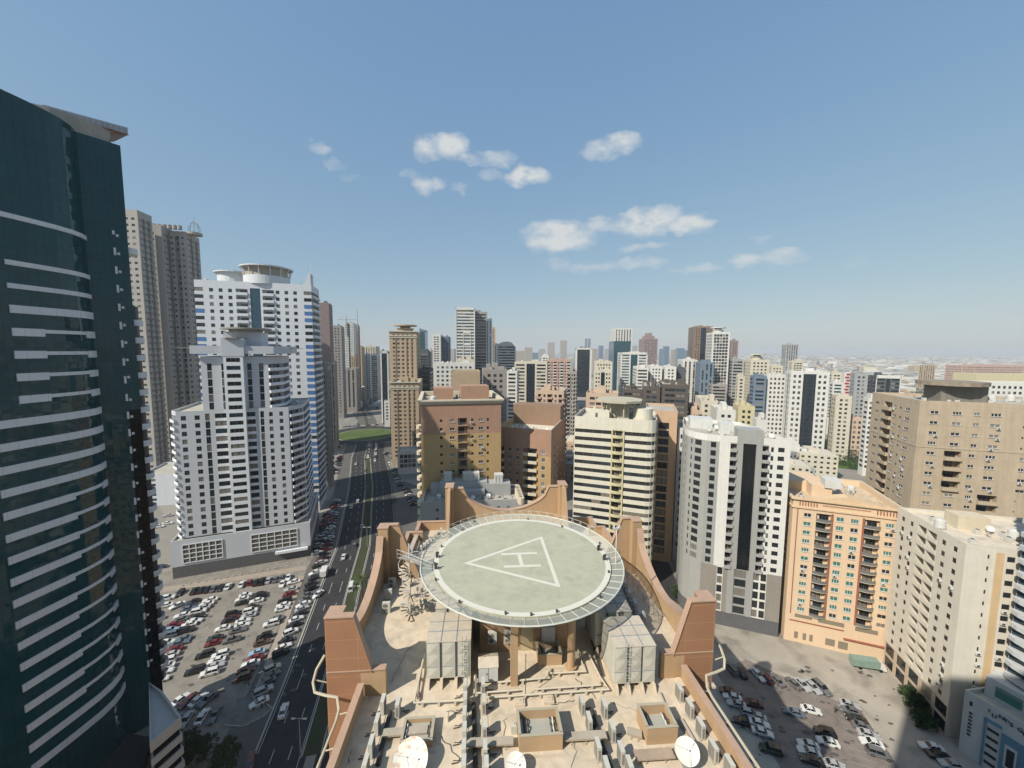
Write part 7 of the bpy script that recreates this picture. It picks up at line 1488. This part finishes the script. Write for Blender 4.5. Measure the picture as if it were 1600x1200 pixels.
person('person in dark clothes walking between parked rows of the right lot', 1100 + 965 / 4.706, 960 + 725 / 4.706, frame_d, mat('trousers_dark', (.03, .03, .05), var=0))
person('person walking at the lower end of the slanted kerbside row', 230 + 652 / 3.636, 870 + 868 / 3.636, frame_d, mat('trousers_dark', 0))
person('person standing at the bottom end of the pink divider', 230 + 580 / 3.636, 870 + 735 / 3.636, mat('shirt_grey', (.2, .2, .22), var=0), frame_d)
for p_ in list(PROTO.values()) + list(SIMP.values()): hide(p_)
# ------------------------------------------------------------------ trees and plants
leafd = mat('leaf_dark', (.028, .055, .018), rough=.7, var=.5, nscale=1.2, spec=.2); leafm = mat('leaf_mid', (.055, .095, .028), rough=.7, var=.45, nscale=1.2, spec=.2); bark = mat('bark', (.14, .10, .07), rough=.95, var=.3); frond = mat('palm_frond', (.075, .11, .035), rough=.7, var=.4, spec=.2)
TM = {}
def tree_mesh(seed, h, rx, leafm_, nclump=46, per=34, low=.25):
    r = random.Random(seed); tr = MB(); tr.tube([(0, 0, 0), (r.uniform(-.1, .1), 0, h * .3), (r.uniform(-.2, .2), .1, h * .55)], [.22, .16, .1], 7)
    for k in range(6): a = r.uniform(0, 6.28); tr.tube([(0, 0, h * r.uniform(.25, .45)), (rx * .35 * math.cos(a), rx * .35 * math.sin(a), h * .6), (rx * .7 * math.cos(a), rx * .7 * math.sin(a), h * r.uniform(.65, .85))], [.1, .07, .03], 5)
    cr = MB()
    for c in range(nclump):
        a = r.uniform(0, 6.28); u = r.random() ** .5; z = r.uniform(low, 1); prof = math.sin(math.pi * min(1, max(.05, (z - low) / (1 - low) * .8 + .15))) ** .7
        cx, cy, cz = rx * u * prof * math.cos(a) * r.uniform(.8, 1.15), rx * u * prof * math.sin(a) * r.uniform(.8, 1.15), h * z; s_ = rx * r.uniform(.16, .32); m = 0 if r.random() < .55 else 1
        for q in range(per):
            v = Vector((r.gauss(0, 1), r.gauss(0, 1), r.gauss(0, .8))); v = v.normalized() * s_ * r.uniform(.5, 1.1); p = Vector((cx, cy, cz)) + v; e = r.uniform(.09, .2) * (.5 + rx / 5); a1 = Vector((r.gauss(0, 1), r.gauss(0, 1), r.gauss(0, 1))).normalized(); b1 = a1.cross(Vector((r.gauss(0, 1), r.gauss(0, 1), r.gauss(0, 1)))).normalized()
            cr.quad(tuple(p - a1 * e - b1 * e * .6), tuple(p + a1 * e - b1 * e * .6), tuple(p + a1 * e + b1 * e * .6), tuple(p - a1 * e + b1 * e * .6), m)
    return tr.mesh('trunk', [bark]), cr.mesh('crown', leafm_)
TM['bush'] = tree_mesh(1, 5, 3.0, [leafd, leafm], 60, 40, .1); TM['dark'] = tree_mesh(2, 8, 3.4, [leafd, leafd], 60, 42); TM['mid'] = tree_mesh(3, 7, 3.6, [leafd, leafm], 50, 36); TM['far'] = tree_mesh(4, 8, 4.4, [leafd, leafm], 34, 22)
def palm_mesh():
    t_ = MB(); t_.tube([(0, 0, 0), (.15, 0, 3), (.05, .1, 6)], [.28, .2, .18], 8); f = MB(); r = random.Random(5)
    for k in range(30):
        a = k * 2.4; el_ = r.uniform(-.3, 1.1); L_ = r.uniform(2.2, 3.0); pts = [Vector((math.cos(a) * L_ * s * math.cos(el_ * (1 - s * .6)), math.sin(a) * L_ * s * math.cos(el_ * (1 - s * .6)), 6 + L_ * s * math.sin(el_) - 1.7 * s * s)) for s in (0, .25, .5, .75, 1)]
        side = Vector((-math.sin(a), math.cos(a), 0))
        for p, q in zip(pts, pts[1:]):
            for j in range(4):
                c = p.lerp(q, j / 4)
                for s in (-1, 1): e = c + side * s * .45 + (q - p) * .5 + Vector((0, 0, -.18)); f.quad(tuple(c), tuple(c + (q - p) * .12), tuple(e + (q - p) * .03), tuple(e))
    return t_.mesh('trunk', [bark]), f.mesh('crown', [frond])
TM['palm'] = palm_mesh()
def tree(kind, x, y, s, label, group=None, cat='tree', name=None, z=0):
    T = thing(name or {'palm': 'palm_tree', 'bush': 'bush'}.get(kind, 'leafy_tree'), label, cat, (x, y, z), random.uniform(0, 6), group); T.scale = (s, s, s * random.uniform(.9, 1.1))
    for me, nm in zip(TM[kind], ('trunk', 'crown')): o_ = bpy.data.objects.new(nm, me); C.objects.link(o_); o_.parent = T
for i, (px, py, k, s, lb) in enumerate(((296, 1192, 'dark', .75, 'dark shaded tree at the foot of the podium, left one'), (322, 1188, 'dark', .72, 'dark shaded tree at the foot of the podium, middle one'), (356, 1206, 'dark', .85, 'dark shaded tree at the bottom edge, right one of three'))): tree(k, *G(px, py), s, lb, 'shaded trees at the lower left')
for px, py, s, lb in ((1420, 1092, .62, 'leafy bush at the foot of the ivory block, farthest'), (1433, 1112, .78, 'leafy bush at the foot of the ivory block, second'), (1442, 1136, .74, 'leafy bush at the foot of the ivory block, nearest')): tree('bush', *G(px, py), s, lb, 'bushes along the ivory block', 'bush')
tree('palm', *G(566, 935), 1.15, 'palm tree on the verge left of the scalloped wall', cat='palm tree'); tree('palm', *G(545, 1000), .8, 'smaller palm lower down the verge, partly behind the front pylon', cat='palm tree')
for i, (px, py) in enumerate(((572, 742), (573, 757), (574, 772), (575, 800), (576, 822), (571, 725), (570, 712))): tree('palm', *G(px, py), .55, '%s small palm on the median counted from the roundabout' % ['sixth', 'fifth', 'fourth', 'third', 'second', 'seventh', 'eighth'][i], 'small palms on the median', 'palm tree')
tree('mid', *G(1058, 935), .6, 'small street tree beside the white and black tower in the shade'); 
for i, (px, py) in enumerate(((1240, 705), (1252, 712), (1262, 716), (1275, 722), (1288, 724), (1302, 726), (1316, 728), (1330, 733), (1344, 736), (1356, 742), (1236, 722), (1247, 730), (1310, 716), (1325, 720), (1340, 722), (1230, 696))): tree('far', *G(px, py), random.uniform(.9, 1.3), 'leafy park tree right of the modern tower, %s of the row' % ['first', 'second', 'third', 'fourth', 'fifth', 'sixth', 'seventh', 'eighth', 'ninth', 'tenth', 'eleventh', 'twelfth', 'thirteenth', 'fourteenth', 'fifteenth', 'sixteenth'][i], 'park trees')
for i, (px, py) in enumerate(((598, 655), (606, 662), (590, 640), (604, 644), (545, 640), (560, 668))): tree('far', *G(px, py), .6, 'street tree beyond the roundabout, %s from the left' % ['fourth', 'sixth', 'third', 'fifth', 'first', 'second'][i], 'trees by the roundabout')
# ------------------------------------------------------------------ street lamps
def lamp(px, py, h, label):
    x, y = G(px, py); T = thing('street_lamp', label, 'street lamp', (x, y, 0), 0, 'street lamps along the main road')
    b = MB(); b.tube([(x, y, 0), (x, y, h)], [.14, .07], 7); obj('pole', b, stl, T); b = MB(); b.tube([(x - 1.1, y, h + .05), (x + 1.1, y, h + .05)], .05, 5); obj('arm', b, stl, T)
    for s in (-1, 1): b = MB(); b.box((x + s * 1.2, y, h + .02), (.75, .28, .14)); obj('lamp_head', b, white_m, T)
lamp(574, 855, 9, 'tall twin headed street lamp on the verge beside the rear left pylon'); lamp(556, 957, 9, 'twin headed street lamp lower on the verge by the palm'); lamp(573, 730, 9, 'twin headed street lamp on the median far up the road')
lamp(470, 1185, 9, 'twin headed street lamp at the bottom of the road, in shade')
# sign box at the kerb
x, y = G(567, 905); b = MB(); b.box((x, y, 1.0), (1.2, .5, 1.6)); b.box((x, y, .1), (1.4, .7, .2)); tag(obj('utility_box', b, mat('box_orange', (.42, .2, .07), rough=.7), loc=(x, y, 0)), 'orange brown utility box on the grass verge below the street lamp', 'utility box')
# ------------------------------------------------------------------ haze
hz = MB(); hz.prism([(-27000, -27000), (27000, -27000), (27000, 27000), (-27000, 27000)], -1.5, 190)
hm = bpy.data.materials.new('haze_air'); hm.use_nodes = True; t_ = hm.node_tree; t_.nodes.clear(); ov = t_.nodes.new('ShaderNodeOutputMaterial'); pv = t_.nodes.new('ShaderNodeVolumePrincipled'); pv.inputs['Color'].default_value = (.90, .94, .98, 1); pv.inputs['Density'].default_value = HAZE; pv.inputs['Anisotropy'].default_value = 0; t_.links.new(pv.outputs[0], ov.inputs['Volume'])
tag(obj('haze', hz, hm, kind='stuff'), 'thin pale haze lying over the city towards the horizon', 'haze')
